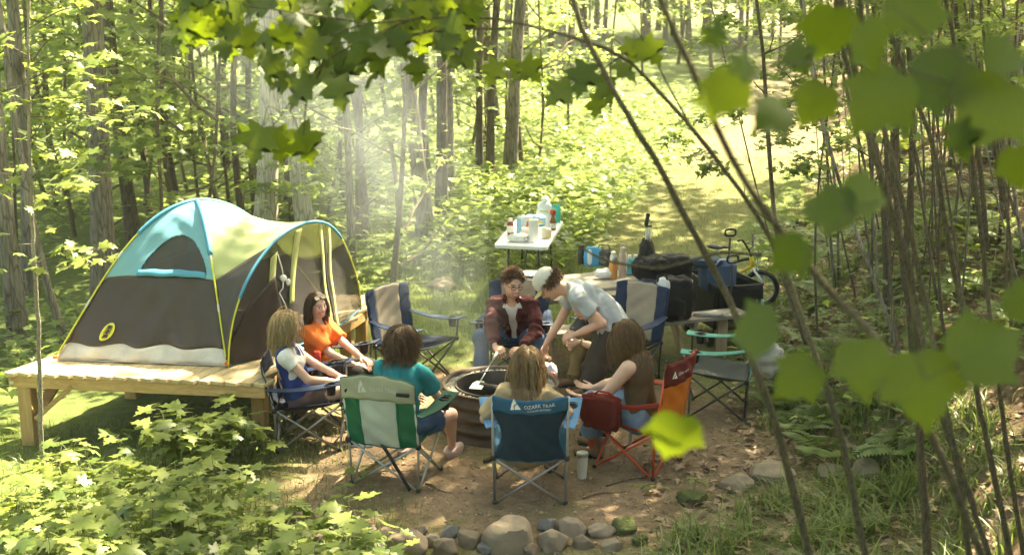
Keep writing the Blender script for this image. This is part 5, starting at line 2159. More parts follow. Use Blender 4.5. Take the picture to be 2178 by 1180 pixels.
F2 = person('laughing woman in an orange shirt with sunglasses on her head', (-1.60, 10.30), (.95, -.30), dict(
    k=.92, zp=.375, px=-.06, lean=-.16, hunch=.1, head=(-.55, .10, .12), seed=12, smile=1.0, mouth=.006, skin=(.60, .38, .29), browup=.002,
    wrist={-1: (.30, -.12, .52), 1: (.34, .0, .53)}, elbow={-1: (-.5, -.6, -.7), 1: (-.4, .6, -.7)}, hand={-1: dict(dir=(1, .4, -.1), palm=(0, .4, -1)), 1: dict(dir=(1, -.5, -.1), palm=(0, -.2, -1))},
    ankle={-1: (.48, -.12, .095), 1: (.46, .1, .095)},
    top=dict(mat=garment('orange_jersey', (.66, .155, .035)), sleeve=.80, ease=.02, flare=1.1, amp=.006, scoop=.02), legs=dict(mat=garment('dark_trousers', (.03, .028, .026))), shoes=dict(mat=SHOEB, sole=WHITEP),
    hair=dict(mat=DARKB, len=.30, n=1040, wave=.006, spread=.03, lift=.006, back=.3, front=.45, fz=.8)))
F3 = person('woman with wavy brown hair and teal shirt seen from behind', (-.88, 8.83), (.30, .95), dict(
    k=.95, zp=.40, px=.02, lean=.14, hunch=.1, head=(-.45, .05, 0), seed=13, bulk=1.12, skin=(.55, .34, .25),
    wrist={-1: (.46, -.20, .50), 1: (.45, .08, .50)}, elbow={-1: (-.3, -.7, -.7), 1: (-.4, .6, -.7)},
    ankle={-1: (.56, -.24, .095), 1: (.47, .14, .095)}, knee={-1: (.5, -1.0, 1)},
    top=dict(mat=garment('teal_cotton', (.012, .17, .19)), sleeve=.78, ease=.022, amp=.007, hem=.17, flare=1.1), legs=dict(mat=DENIM, name='shorts', len=.72, flare=.02),
    shoes=dict(mat=plain('dusty_pink_foam', (.46, .34, .31), .7), clog=True, sole=plain('pink_foam_sole', (.44, .32, .29), .7)),
    hair=dict(mat=BROWN, len=.27, n=1440, wave=.075, spread=.09, lift=.03, cf=42.0, r=.0027)))
F4 = person('woman with long golden hair in tan shirt in the nearest chair', (.135, 8.55), (.02, 1), dict(
    k=.95, zp=.345, px=-.07, lean=.04, py=.03, sw=.15, hunch=.12, head=(.1, -.02, .06), seed=14, bulk=1.1, skin=(.58, .37, .27),
    wrist={-1: (.26, -.27, .55), 1: (.26, .33, .55)}, elbow={-1: (-.1, -.8, -1), 1: (-.1, .8, -1)},
    ankle={-1: (.44, -.16, .095), 1: (.53, .05, .095)}, toe={1: (1, .1), -1: (1, -.2)},
    top=dict(mat=garment('tan_cotton', (.36, .27, .155)), sleeve=.85, ease=.03, amp=.006, hem=.16, flare=1.15), legs=dict(mat=garment('tan_shorts', (.33, .25, .15)), name='shorts', len=.8, flare=.03),
    shoes=dict(mat=BOOT), hair=dict(mat=GOLD, len=.37, n=1600, wave=.035, spread=.06, lift=.022, r=.0025, cf=20.0)))
F5 = person('woman with long wavy hair in brown sleeveless top and jeans', (.99, 9.10), (-.88, .47), dict(
    k=.96, zp=.40, px=-.02, lean=.06, hunch=.14, head=(.28, .38, 0), seed=15, bulk=1.12, arm=1.2, skin=(.60, .38, .27), smile=.2,
    wrist={1: (.40, .14, .53), -1: (.43, -.10, .54)}, elbow={1: (-.3, .8, -.8), -1: (-.4, -.6, -.7)}, hand={1: dict(dir=(1, -.1, .05), palm=(0, -.3, 1), curl=.2), -1: dict(dir=(1, .3, .05), palm=(0, .3, 1), curl=.25)},
    ankle={1: (.37, .02, .095), -1: (.45, -.18, .095)}, knee={1: (.6, .2, 1)},
    top=dict(mat=garment('brown_knit', (.10, .065, .035)), sleeve=0, ease=.012, amp=.004), legs=dict(mat=DENIML, name='jeans', len=1.70, bell=.03, ease=.02),
    shoes=dict(mat=BOOT, high=.06, sock=garment('red_sock', (.4, .07, .03))),
    hair=dict(mat=CHEST, len=.40, n=1600, wave=.05, spread=.06, lift=.02, cf=24.0, r=.0026)))
F6 = person('smiling man with glasses and maroon jacket behind the fire', (.03, 11.42), (-.12, -1), dict(
    fem=False, k=1.0, zp=.42, px=-.04, lean=.50, hunch=.22, head=(.48, .16, -.05), seed=16, bulk=1.08, smile=1.0, skin=(.60, .36, .26), jaw=1.12, mouth=.003, beard=(.2, .11, .06),
    neckdir=(.5, 0, .75),
    wrist={-1: (.70, -.10, .44), 1: (.58, .13, .46)}, elbow={-1: (-.2, -1, -.5), 1: (-.2, 1, -.5)}, hand={-1: dict(dir=(.8, .5, -.1), palm=(-.3, .3, -1), curl=1.0), 1: dict(dir=(.7, -.6, -.2), palm=(-.3, -.4, -1), curl=.8)},
    ankle={-1: (.46, -.26, .095), 1: (.48, .22, .095)}, knee={-1: (.6, -.5, 1), 1: (.6, .5, 1)},
    top=dict(mat=garment('white_cotton', (.66, .65, .63)), sleeve=0, ease=.004, amp=.002), over=dict(mat=garment('maroon_twill', (.07, .017, .018), .2), name='jacket', ease=.024, sleeve=1.86, amp=.007, vee=.042),
    legs=dict(mat=DENIM, name='jeans', len=1.95), shoes=dict(mat=BOOT),
    hair=dict(mat=BROWN, len=.055, n=1200, wave=.005, spread=.12, lift=.014, grav=.25, front=.62, fz=.55, low=-.05, r=.0034), brow=(.09, .05, .025)))
glasses(F6, GLASSB, LENS, up=-.002)
F7 = person('bending man in grey shirt and pale baseball cap reaching down', (.80, 9.88), (-1, .04), dict(
    fem=False, k=1.02, zp=.90, px=-.05, lean=.56, hunch=.55, head=(.02, .98, 0), seed=17, bulk=1.1, smile=.2, skin=(.62, .36, .25), neckdir=(1, 0, -.05), sw=.175,
    wrist={-1: (.55, -.13, .66), 1: (.27, .13, .88)}, elbow={-1: (-.5, -.5, .2), 1: (-1, .35, .35)}, hand={-1: dict(dir=(.15, .2, -1), palm=(-.6, .6, 0), curl=.9), 1: dict(dir=(1, -.25, -.3), palm=(-.2, -.6, -.7), curl=.85)},
    ankle={-1: (.03, -.15, .095), 1: (.05, .15, .095)}, knee={-1: (1, -.1, 0), 1: (1, .2, 0)},
    top=dict(mat=garment('light_grey_cotton', (.36, .38, .39)), sleeve=.62, ease=.02, amp=.007, hem=.2, flare=1.15), legs=dict(mat=garment('dark_brown_trousers', (.055, .042, .032)), ease=.02, bell=.02), shoes=dict(mat=SHOEB, sole=WHITEP),
    hair=dict(mat=BROWN, len=.06, n=672, wave=.03, spread=.15, lift=.01, grav=.3, front=.3, low=-.45, high=.12, fz=.9, cap=False)))
F8 = person('seated person in khaki trousers with clasped hands behind the bending man', (1.13, 11.24), (-.88, -.47), dict(
    fem=False, k=.95, zp=.41, px=.0, py=-.06, lean=.86, hunch=.25, head=(.1, .5, 0), seed=18, skin=(.58, .35, .25), neckdir=(.6, 0, .6),
    wrist={-1: (.62, -.03, .47), 1: (.60, .05, .50)}, elbow={-1: (-.3, -1, -.3), 1: (-.3, 1, -.3)}, hand={-1: dict(dir=(1, .5, -.1), palm=(0, 1, .2), curl=.6), 1: dict(dir=(1, -.5, -.3), palm=(0, -1, -.3), curl=.6)},
    ankle={-1: (.52, -.18, .095), 1: (.58, .12, .095)}, knee={-1: (.6, -.3, 1), 1: (.6, .3, 1)},
    top=dict(mat=garment('charcoal_cotton', (.06, .06, .065)), sleeve=.7, ease=.02), legs=dict(mat=garment('khaki_twill', (.20, .15, .07))), shoes=dict(mat=BOOT),
    hair=dict(mat=BROWN, len=.05, n=560, wave=.005, spread=.12, lift=.012, grav=.25, front=.62, fz=.55, low=-.05)))

# sunglasses pushed up on the laughing woman's head
glasses(F2, plain('tortoise_frame', (.10, .04, .015), .3), LENSD, up=.098, tilt=-.9, fx=.062, w=.033, wide=.025, high=.022)
# the cap of the bending man
hw, hs = F7['hw'], F7['hs']
CAPM, CAPB = garment('cream_cap', (.56, .53, .46)), garment('mustard_cap_brim', (.46, .37, .16))
mb = MB()
nv_, nu_ = 10, 28
Vc = []
for j in range(nv_ + 1):
    ph = PI / 2 * j / nv_
    for i in range(nu_):
        a = 2 * PI * i / nu_
        seam = 1 - .012 * math.exp(-((a * 3 / PI + .5) % 1 - .5) ** 2 * 60)
        Vc.append(hw((-.012 + .112 * math.cos(a) * math.cos(ph) ** .8 * seam, .090 * math.sin(a) * math.cos(ph) ** .8 * seam, .030 + .105 * math.sin(ph) ** .9)))
mb.add(Vc, [(j * nu_ + i, j * nu_ + (i + 1) % nu_, (j + 1) * nu_ + (i + 1) % nu_, (j + 1) * nu_ + i) for j in range(nv_) for i in range(nu_)])
cap = mb.build('cap', CAPM, F7['root'], 'all')
mb = MB()
mb.sheet(lambda u, v: hw((.088 + .085 * v * (1 - .55 * (2 * u - 1) ** 2) - .035 * (2 * u - 1) ** 2, (2 * u - 1) * (.078 - .012 * v), .034 - .02 * (2 * u - 1) ** 2 - .012 * v)), 16, 8, .005)
mb.build('cap_brim', CAPB, cap, 'all')
MB().blob(hw((-.012, 0, .136)), (.007, .007, .005), n=(8, 6)).build('cap_button', CAPM, cap, 'all')
# wrist watch of the person behind
w_, e_ = F8['wri'][1], F8['elb'][1]
MB().tube([w_ - unit(w_ - e_) * .03 + .030 * (math.cos(a) * unit(np.cross(w_ - e_, (0, 0, 1))) + math.sin(a) * unit(np.cross(w_ - e_, np.cross(w_ - e_, (0, 0, 1))))) for a in np.linspace(0, 2 * PI, 16, endpoint=False)], .0075, 6, closed=True).build('wrist_watch', plain('olive_strap', (.10, .11, .08), .5), F8['root'], 'all')
# jacket buttons
for i in range(3):
    p = F6['mid'] + F6['fw2'] * (.165 + .012 * i) - F6['sp2'] * (.02 + .09 * i - .1) + F6['lf'] * -.075
    MB().lathe([(0, 0), (.008, 0), (.008, .004), (0, .005)], p, 10, axis=F6['fw2']).build('button', STEEL, F6['root'])
# ------------------------------------------------------------------ things lying about
def lathe_thing(name, label, cat, loc, prof, mt, parts=(), group=None, n=20, tilt=None):
    t = thing(name, label, cat, loc, 0, group)
    if tilt:
        t.rotation_euler = tilt
    MB().lathe(prof, n=n).build('body', mt, t, True)
    for nm, pf, m_ in parts:
        MB().lathe(pf, n=n).build(nm, m_, t, True)
    return t


CREAM = plain('cream_enamel', (.60, .57, .48), .4)
CLEAR = plain('clear_plastic', (.5, .5, .47), .15)
p = on_z(1238, 1016)
lathe_thing('tumbler', 'cream insulated tumbler standing on the dirt beside the blue chair', 'tumbler', p, [(0, 0), (.032, 0), (.034, .006), (.044, .17), (.045, .178)], CREAM,
            [('steel_rim', [(.0445, .178), (.046, .181), (.046, .198), (.043, .2)], STEEL), ('lid', [(.0, .196), (.044, .2), (.045, .208), (.036, .212), (.0, .21)], CLEAR)])

# spatula in the man's hand
h_ = np.array((Matrix.Translation(F6['root'].location) @ Matrix.Rotation(F6['root'].rotation_euler[2], 4, 'Z')) @ Vector(F6['wri'][-1] + np.array([.09, .03, -.03])))
tip = np.array([-.30, 10.06, .335])
dr = unit(tip - h_)
sp_t = thing('spatula', 'long steel spatula with pale handle held over the fire', 'spatula', h_)
HANDLE = plain('pale_handle', (.62, .6, .54), .5)
MB().tube([-dr * .07, dr * .02, dr * .12], [.016, .014, .012], 10).build('handle', HANDLE, sp_t, 'all')
L_ = np.linalg.norm(tip - h_)
MB().tube([dr * .11, dr * (L_ - .1)], .006, 8).build('shaft', STEEL, sp_t, 'all')
ex = unit(np.cross(dr, (0, 0, 1)))
mb = MB()
mb.sheet(lambda u, v: dr * (L_ - .11) + np.array([dr[0], dr[1], -.12]) * .17 * v + ex * (u - .5) * .11 * (.6 + .4 * min(1, v * 3)), 6, 6, .003)
mb.build('blade', STEEL, sp_t)

# ------------------------------------------------------------------ white folding table with food
tz = float(gz(.1, 15.2))
c0 = at_y(1050, 521, 14.55)
TT = c0[2]
tab = thing('folding_table', 'white plastic folding table laden with food beside the trail', 'table', (0, 0, 0))
cn = [on_z(1050, 521, TT), on_z(1163, 526, TT), on_z(1200, 468, TT), on_z(1096, 468, TT)]
O, ex = cn[0], (cn[1] - cn[0])
ey = ((cn[2] - cn[1]) + (cn[3] - cn[0])) / 2
WPL = plain('white_table_plastic', (.74, .74, .73), .5, var=.05, bmp=.1, bscale=200)


def rrect(r, n=5):
    P = []
    for (cx, cyy, a0) in ((1 - r, 1 - r * .5, 0), (r, 1 - r * .5, 1), (r, r * .5, 2), (1 - r, r * .5, 3)):
        for k in range(n + 1):
            a = (a0 + k / n) * PI / 2
            P.append((cx + r * math.cos(a), cyy + .5 * r * math.sin(a)))
    return P


mb = MB()
rr_ = rrect(.09)
top_ = [O + ex * u + ey * v for u, v in rr_]
low_ = [q - np.array([0, 0, .038]) for q in top_]
inn_ = [O + ex * (.5 + (u - .5) * .97) + ey * (.5 + (v - .5) * .98) + np.array([0, 0, .006]) for u, v in rr_]
n_ = len(top_)
mb.add(low_ + top_ + inn_, [tuple(range(n_))[::-1]] + [(i, (i + 1) % n_, n_ + (i + 1) % n_, n_ + i) for i in range(n_)] + [(n_ + i, n_ + (i + 1) % n_, 2 * n_ + (i + 1) % n_, 2 * n_ + i) for i in range(n_)] + [tuple(range(2 * n_, 3 * n_))])
mb.build('table_top', WPL, tab)
for v in (.16, .80):
    for u in (.22, .78):
        a = O + ex * u + ey * v - np.array([0, 0, .03])
        g_ = O + ex * (.5 + (u - .5) * 1.15) + ey * (v + (.05 if v > .5 else -.03))
        g_[2] = float(gz(g_[0], g_[1]))
        m1 = a * .65 + g_ * .35
        MB().tube([a, m1, g_], .0125, 8).build('leg', TUBED, tab, 'all')
    a, b_ = O + ex * .2 + ey * v, O + ex * .8 + ey * v
    a[2] = b_[2] = TT * .5 + .5 * tz
    MB().tube([a, b_], .01, 8).build('leg_bar', TUBED, tab, 'all')
MB().tube([O + ex * .5 + ey * .18 + np.array([0, 0, -.35]), O + ex * .5 + ey * .45 + np.array([0, 0, -.05])], .008, 8).build('leg_brace', TUBED, tab, 'all')


def ont(u, v):
    q = O + ex * u + ey * v
    return np.array([q[0], q[1], TT + .007])


def P_(nm, c, r=.5, **k):
    return plain(nm, c, r, **k)


KET, LABELW, WCAP = P_('ketchup_red', (.25, .035, .015)), P_('white_label', (.7, .69, .66)), P_('white_cap', (.7, .7, .68))
PAPER = P_('paper_towel', (.74, .74, .71), .95, bmp=.4, bscale=60)
BAGW, BAGB, BAGT, BAGR, BAGY = P_('white_plastic_bag', (.68, .69, .70), .35), P_('light_blue_bag', (.25, .48, .66), .35), P_('turquoise_bag', (.05, .50, .42), .35), P_('red_bag', (.55, .10, .06), .35), P_('yellow_bag', (.62, .48, .1), .35)
BUN = P_('bun_brown', (.42, .22, .08), .7)
lathe_thing('ketchup_bottle', 'red ketchup bottle with white label at the left edge of the white table', 'bottle', ont(.16, .36), [(0, 0), (.042, 0), (.045, .02), (.043, .13), (.03, .165), (.02, .175)], KET, [('label', [(.0462, .035), (.0462, .12)], LABELW), ('cap', [(.0, .17), (.03, .172), (.027, .21), (0, .212)], WCAP)])
lathe_thing('spray_bottle', 'pale blue squeeze bottle next to the ketchup', 'bottle', ont(.30, .42), [(0, 0), (.032, 0), (.034, .02), (.034, .17), (.02, .2), (0, .2)], BAGB, [('cap', [(0, .198), (.02, .2), (.016, .23), (0, .232)], WCAP)])
lathe_thing('paper_towel_roll', 'white paper towel roll standing on the white folding table', 'paper roll', ont(.70, .14), [(.02, 0), (.062, 0), (.062, .278), (.058, .28), (.02, .28)], PAPER, [('core', [(.0, .274), (.02, .276), (.02, .281), (0, .2805)], P_('cardboard', (.35, .25, .15)))], n=28)
b1 = thing('bread_bag', 'white plastic bread bag lying in front on the white table', 'bread', ont(.42, .13))
MB().blob((0, 0, .045), (.135, .08, .05), (.7, .8), nz=.25, seed=2, flatb=.045).build('bag', BAGW, b1, 'all')
MB().blob((.05, -.03, .05), (.07, .05, .042), nz=.1, seed=5, flatb=.04).build('bun', BUN, b1, 'all')
b2 = thing('snack_bag', 'white and red crinkled snack bag behind the squeeze bottle', 'snack bag', ont(.38, .55))
MB().blob((0, 0, .09), (.10, .05, .1), (.6, .8), nz=.25, seed=4, flatb=.09).build('bag', BAGW, b2, 'all')
MB().blob((.035, -.028, .08), (.055, .03, .05), nz=.2, seed=6).build('print', BAGR, b2, 'all')
b3 = thing('chip_bag', 'blue and white chip bag lying in the middle of the white table', 'snack bag', ont(.50, .74))
MB().blob((0, 0, .07), (.15, .08, .075), (.6, .8), nz=.25, seed=8, flatb=.065).build('bag', BAGB, b3, 'all')
MB().blob((-.08, -.03, .07), (.07, .06, .06), nz=.2, seed=9).build('print', BAGR, b3, 'all')
MB().blob((.05, -.05, .05), (.06, .04, .035), nz=.2, seed=12).build('corner', BAGY, b3, 'all')
b4 = thing('grocery_sack', 'tall crumpled white plastic sack at the back of the white table', 'sack', ont(.66, .86))
MB().blob((0, 0, .14), (.10, .08, .15), (.7, .9), nz=.3, seed=21, freq=2.5, flatb=.135).build('sack', BAGW, b4, 'all')
MB().blob((0, 0, .30), (.05, .045, .06), nz=.35, seed=22).build('neck', BAGW, b4, 'all')
MB().blob((.01, -.02, .17), (.092, .075, .02), nz=.2, seed=23).build('stripe', BAGY, b4, 'all')
b5 = thing('turquoise_tub', 'turquoise snack bag standing at the far corner of the white table', 'snack bag', ont(.84, .88))
mb = MB()
mb.sheet(lambda u, v: np.array([(u - .5) * .17, -.05 * math.sin(PI * u) * math.sin(PI * min(1, v * 1.1)) - .012 * math.sin(u * 20) * v, .005 + .24 * v + .01 * math.sin(u * 17)]), 14, 12, .012)
mb.sheet(lambda u, v: np.array([(u - .5) * .17, .012 + .05 * math.sin(PI * u) * math.sin(PI * min(1, v * 1.1)), .005 + .24 * v + .01 * math.sin(u * 17)]), 14, 12, .012)
mb.build('bag', BAGT, b5, 'all')
MB().box((-.03, -.062, .14), (.035, .006, .04)).build('print', P_('brown_print', (.2, .14, .1)), b5)
lathe_thing('syrup_bottle', 'brown bottle with red cap behind the paper roll', 'bottle', ont(.91, .60), [(0, 0), (.037, 0), (.04, .02), (.038, .11), (.022, .17), (.016, .20)], P_('amber_syrup', (.22, .09, .03), .2), [('label', [(.0415, .03), (.0415, .09)], LABELW), ('cap', [(0, .2), (.038, .2), (.04, .25), (.03, .268), (0, .27)], P_('red_cap', (.42, .06, .03)))])
lathe_thing('paper_cup', 'white bottle beside the brown one on the white table', 'bottle', ont(.82, .55), [(0, 0), (.028, 0), (.028, .17), (.014, .2), (.014, .22), (0, .222)], WCAP)
b6 = thing('cookie_pack', 'small white and yellow cookie pack right of the paper roll', 'snack pack', ont(.90, .28))
MB().blob((0, 0, .065), (.06, .035, .07), (.5, .6), nz=.15, seed=31, flatb=.06).build('pack', P_('cream_wrap', (.62, .56, .44), .4), b6, 'all')
MB().blob((.01, -.016, .03), (.05, .025, .022), nz=.1, seed=32).build('band', BAGY, b6, 'all')
b7 = thing('plastic_box', 'clear plastic food box between bread bag and paper roll', 'food box', ont(.52, .36))
MB().box((0, 0, .05), (.2, .14, .1), bev=.015).build('box', mesh_mat('clear_box', (.7, .7, .68), .45), b7)
MB().box((0, 0, .035), (.17, .11, .05), bev=.01).build('food', BUN, b7)

# ------------------------------------------------------------------ picnic table
GW = wood_mat('weathered_wood', (.20, .17, .13), (.38, .335, .27), (1.5, 26, 26), .85)
GWP = wood_mat('treated_post', (.30, .22, .12), (.45, .35, .21), (26, 26, 1.5), .8)
pd = unit([.93, .37])
pn = np.array([-pd[1], pd[0]])
p0 = np.array([.16, 11.72])
pic = thing('picnic_table', 'weathered grey wooden picnic table with benches behind the chairs', 'picnic table', (p0[0], p0[1], 0))


def pt(u, v, z):
    q = pd * u + pn * v
    return np.array([q[0], q[1], z])


PL = 1.86
for i in range(5):
    MB().bar(pt(0, .075 + .148 * i, .735), pt(PL, .075 + .148 * i, .735), .14, .038, bev=.004).build('top_plank', GW, pic)
for v in (-.34, -.19, .93, 1.08):
    MB().bar(pt(-.0, v, .43), pt(PL + .45 if v < 0 else PL, v, .43), .14, .038, bev=.004).build('bench_plank', GW, pic)
for u in (.22, PL - .24):
    for (v0, v1) in ((-.02, .22), (.76, .52)):
        MB().bar(pt(u, v0 - (.22 if v0 < 0 else -.22), 0), pt(u, v1, .71), .09, .042, up=(*pd, 0), bev=.004).build('leg', GWP, pic)
    MB().bar(pt(u + .05, -.40, .385), pt(u + .05, 1.14, .385), .04, .09, bev=.004).build('cross_beam', GW, pic)
    MB().bar(pt(u + .05, .04, .69), pt(u + .05, .70, .69), .04, .085, bev=.004).build('top_cleat', GW, pic)
MB().bar(pt(PL + .2, -.265, 0), pt(PL + .2, -.265, .41), .1, .1, up=(0, 1, 0), bev=.004).build('bench_leg', GWP, pic)


def onp(px, py, z=.757):
    return on_z(px, py, z)


ORB, BEI = P_('orange_enamel', (.55, .24, .07), .35), P_('beige_enamel', (.50, .39, .32), .4)
lathe_thing('orange_bottle', 'orange insulated drink bottle on the picnic table', 'bottle', onp(1304, 592), [(0, 0), (.041, 0), (.043, .01), (.043, .19), (.036, .215)], ORB, [('steel_neck', [(.043, .19), (.0435, .192), (.04, .225), (.034, .245), (0, .246)], STEEL), ('cap', [(0, .244), (.026, .245), (.027, .28), (.015, .288), (0, .289)], CREAM)])
t = lathe_thing('beige_bottle', 'tall beige insulated bottle with loop cap on the picnic table', 'bottle', onp(1324, 588), [(0, 0), (.040, 0), (.042, .01), (.042, .235), (.028, .26)], BEI, [('cap', [(0, .258), (.03, .26), (.031, .305), (.02, .315), (0, .316)], BEI)])
MB().tube([(.022 * math.cos(a), 0, .325 + .022 * math.sin(a)) for a in np.linspace(0, 2 * PI, 14, endpoint=False)], .007, 6, closed=True).build('cap_loop', BEI, t, 'all')
CYAN = mesh_mat('cyan_plastic', (.03, .42, .60), .72)
t = thing('water_jug', 'cyan plastic water bottles bundled beside the beige bottle', 'bottle', onp(1344, 583))
for i, (x_, y_) in enumerate(((-.03, -.02), (.035, .0))):
    MB().lathe([(0, 0), (.036, 0), (.04, .03), (.034, .06), (.04, .09), (.036, .15), (.018, .18), (0, .181)], (x_, y_, 0), 16).build('bottle', CYAN, t, 'all')
    MB().lathe([(0, .178), (.019, .18), (.019, .21), (0, .212)], (x_, y_, 0), 12).build('cap', WCAP, t, True)
lathe_thing('black_bottle', 'black drink bottle at the far edge of the picnic table', 'bottle', onp(1236, 560), [(0, 0), (.04, 0), (.042, .01), (.042, .15), (.03, .17), (0, .172)], P_('black_enamel', (.02, .02, .02), .3), [('cap', [(0, .17), (.028, .172), (.028, .21), (0, .212)], FOOTP)])
t = thing('blue_snack_bag', 'bright blue and white snack bag leaning on the black speaker', 'snack bag', onp(1261, 566))
MB().blob((0, 0, .10), (.10, .04, .115), (.55, .75), nz=.12, seed=41, flatb=.1).build('bag', P_('azure_bag', (.05, .30, .55), .3), t, 'all')
MB().blob((-.035, -.02, .105), (.03, .027, .09), (.6, .8), nz=.1, seed=42).build('print', BAGW, t, 'all')
t = thing('portable_speaker', 'black portable speaker with grey grille on the picnic table', 'speaker', onp(1284, 566), -.2)
MB().box((0, 0, .095), (.16, .09, .19), bev=.03).build('cabinet', P_('charcoal_plastic', (.045, .045, .045), .5), t, True)
MB().lathe([(0, 0), (.045, 0), (.047, .008), (.036, .01), (.0, .004)], (0, -.046, .085), 20, axis=(0, -1, 0)).build('driver', P_('grey_grille', (.16, .16, .155), .6), t, True)
MB().tube([(-.07, 0, .18), (-.05, 0, .235), (.05, 0, .235), (.07, 0, .18)], .008, 6).build('handle', FOOTP, t, 'all')
t = thing('white_plate', 'white paper plate on the picnic table behind the maroon man', 'plate', onp(1130, 585, .77))
MB().lathe([(0, 0), (.075, 0), (.10, .016), (.125, .02), (.126, .024), (.098, .021), (.073, .006), (0, .006)], n=32).build('plate', P_('white_card', (.78, .77, .75), .7, var=.04), t, True)
t = thing('napkin_sack', 'white plastic sack lying on the picnic table by the orange bottle', 'sack', onp(1284, 592))
MB().blob((0, 0, .05), (.10, .06, .055), nz=.3, seed=44, flatb=.045).build('sack', BAGW, t, 'all')


def bag(label, parts, name='duffel_bag', cat='bag', straps=()):
    t = thing(name, label, cat, parts[0][0])
    o_ = np.array(parts[0][0])
    for i, (c, r, e, nzz, sd, mt, nm) in enumerate(parts):
        MB().blob(np.array(c) - o_ + np.array([0, 0, 0]), r, e, nz=nzz, seed=sd, n=(28, 20), freq=2.2).build(nm, mt, t, 'all')
    for s_, rad_, mt in straps:
        MB().tube([np.array(q) - o_ for q in s_], rad_, 6, flat=.4).build('strap', mt, t, 'all')
    return t


DGREY, BLK2 = garment('black_nylon', (.012, .012, .012), .4, .6), garment('charcoal_nylon', (.03, .03, .028), .4, .6)
bag('black duffel bag slumped on the right end of the picnic table', [((1.56, 12.36, .90), (.30, .16, .14), (.6, .7), .22, 51, DGREY, 'body'), ((1.46, 12.26, .96), (.15, .10, .07), (.7, .8), .25, 52, BLK2, 'pocket')],
    straps=[([(1.40, 12.2, .98), (1.5, 12.15, 1.06), (1.66, 12.16, 1.04), (1.74, 12.2, .92)], .014, BLK2)])
pk = on_z(1380, 545, .9)
t = bag('upright black cloth sleeve of a folded camp chair with metal legs sticking out', [((1.40, 12.45, .93), (.085, .085, .24), (.7, .8), .2, 55, BLK2, 'sleeve')], 'chair_sleeve', 'folded chair')
for dx, dz_ in ((-.02, .0), (.0, .02), (.022, -.01)):
    MB().tube([(dx, 0, .1), (dx * 1.2 + .01, 0, .36 + dz_)], .0085, 8).build('folded_leg', STEEL, t, 'all')
MB().box((.01, 0, .385), (.075, .03, .02), bev=.005).build('bracket', FOOTP, t)
MB().box((-.005, 0, .455), (.04, .03, .13), np.array(Matrix.Rotation(.15, 3, 'Y')), .008).build('foot_cap', FOOTP, t)
bag('large black backpack standing on the bench', [((1.62, 11.98, .66), (.21, .14, .22), (.55, .65), .15, 61, DGREY, 'body'), ((1.60, 11.86, .58), (.14, .06, .12), (.6, .7), .15, 62, DGREY, 'pocket')], 'backpack', 'backpack',
    straps=[([(1.45, 11.84, .78), (1.44, 11.80, .93), (1.52, 11.80, .95), (1.55, 11.84, .80)], .012, BLK2), ([(1.70, 11.84, .8), (1.8, 11.8, .95), (1.84, 11.84, .7)], .012, BLK2)])
bag('white cloth bundle stuffed between the black bags', [((1.50, 11.84, .80), (.07, .05, .10), (.9, .9), .25, 64, BAGW, 'bundle')], 'cloth_bundle', 'bundle')
bag('dark blue jacket heaped over the black backpack', [((1.34, 12.0, .77), (.13, .09, .08), (.9, .9), .3, 66, NAVYD, 'jacket')], 'jacket_heap', 'jacket')
bag('grey towel lying on the end of the bench', [((2.02, 12.10, .465), (.16, .06, .02), (.8, .8), .35, 68, garment('grey_towel', (.36, .34, .31)), 'towel')], 'towel', 'towel')

# ------------------------------------------------------------------ folding wagon
wg = thing('folding_wagon', 'black folding wagon with two pull handles beside the bike', 'wagon', (2.30, 12.95, float(gz(2.3, 12.95))), .25)
mb = MB()
for (a, b_) in (((-.26, -.42), (.26, -.42)), ((.26, -.42), (.26, .42)), ((.26, .42), (-.26, .42)), ((-.26, .42), (-.26, -.42))):
    nm = 'side_panel'
    MB().sheet(lambda u, v: np.array([a[0] + (b_[0] - a[0]) * u, a[1] + (b_[1] - a[1]) * u, .20 + .46 * v]) + .012 * math.sin(u * 9 + v * 4) * np.array([abs(a[1] - b_[1]) > .1, abs(a[0] - b_[0]) > .1, 0]), 12, 8, .01).build(nm, DGREY, wg, 'all')
    MB().tube([(a[0], a[1], .665), (b_[0], b_[1], .665)], .011, 8).build('top_rail', FOOTP, wg, 'all')
MB().box((0, 0, .20), (.5, .82, .02)).build('base', DGREY, wg)
for x_ in (-.29, .29):
    for y_ in (-.33, .33):
        w = thing_ = MB().lathe([(0, -.025), (.07, -.025), (.085, -.018), (.085, .018), (.07, .025), (0, .025)], (x_, y_, .085), 20, axis=(1, 0, 0)).build('wheel', FOOTP, wg, True)
        MB().lathe([(0, -.028), (.035, -.028), (.035, .028), (0, .028)], (x_, y_, .085), 14, axis=(1, 0, 0)).build('hub', TUBEG, w, True)
        MB().tube([(x_ * .87, y_, .09), (x_ * .87, y_ * 1.2, .66)], .01, 8).build('corner_post', FOOTP, wg, 'all')
for (x_, y_, z_) in ((-.14, -.47, .97), (.22, .40, 1.08)):
    MB().tube([(x_, y_, .25), (x_ + .015, y_, z_ - .06)], .013, 8).build('handle_shaft', FOOTP, wg, 'all')
    MB().tube([(x_ + .018 + .062 * math.copysign(abs(math.cos(a)) ** .6, math.cos(a)), y_, z_ + .038 * math.copysign(abs(math.sin(a)) ** .6, math.sin(a))) for a in np.linspace(0, 2 * PI, 20, endpoint=False)], .012, 8, closed=True).build('handle_grip', FOOTP, wg, 'all')
t = thing('cooler_bag', 'blue soft cooler bag sitting in the black wagon', 'cooler bag', (2.20, 12.80, .62), .1)
MB().box((0, 0, .10), (.38, .24, .34), bev=.05).build('body', cloth('slate_blue_cloth', (.07, .12, .21)), t, True)
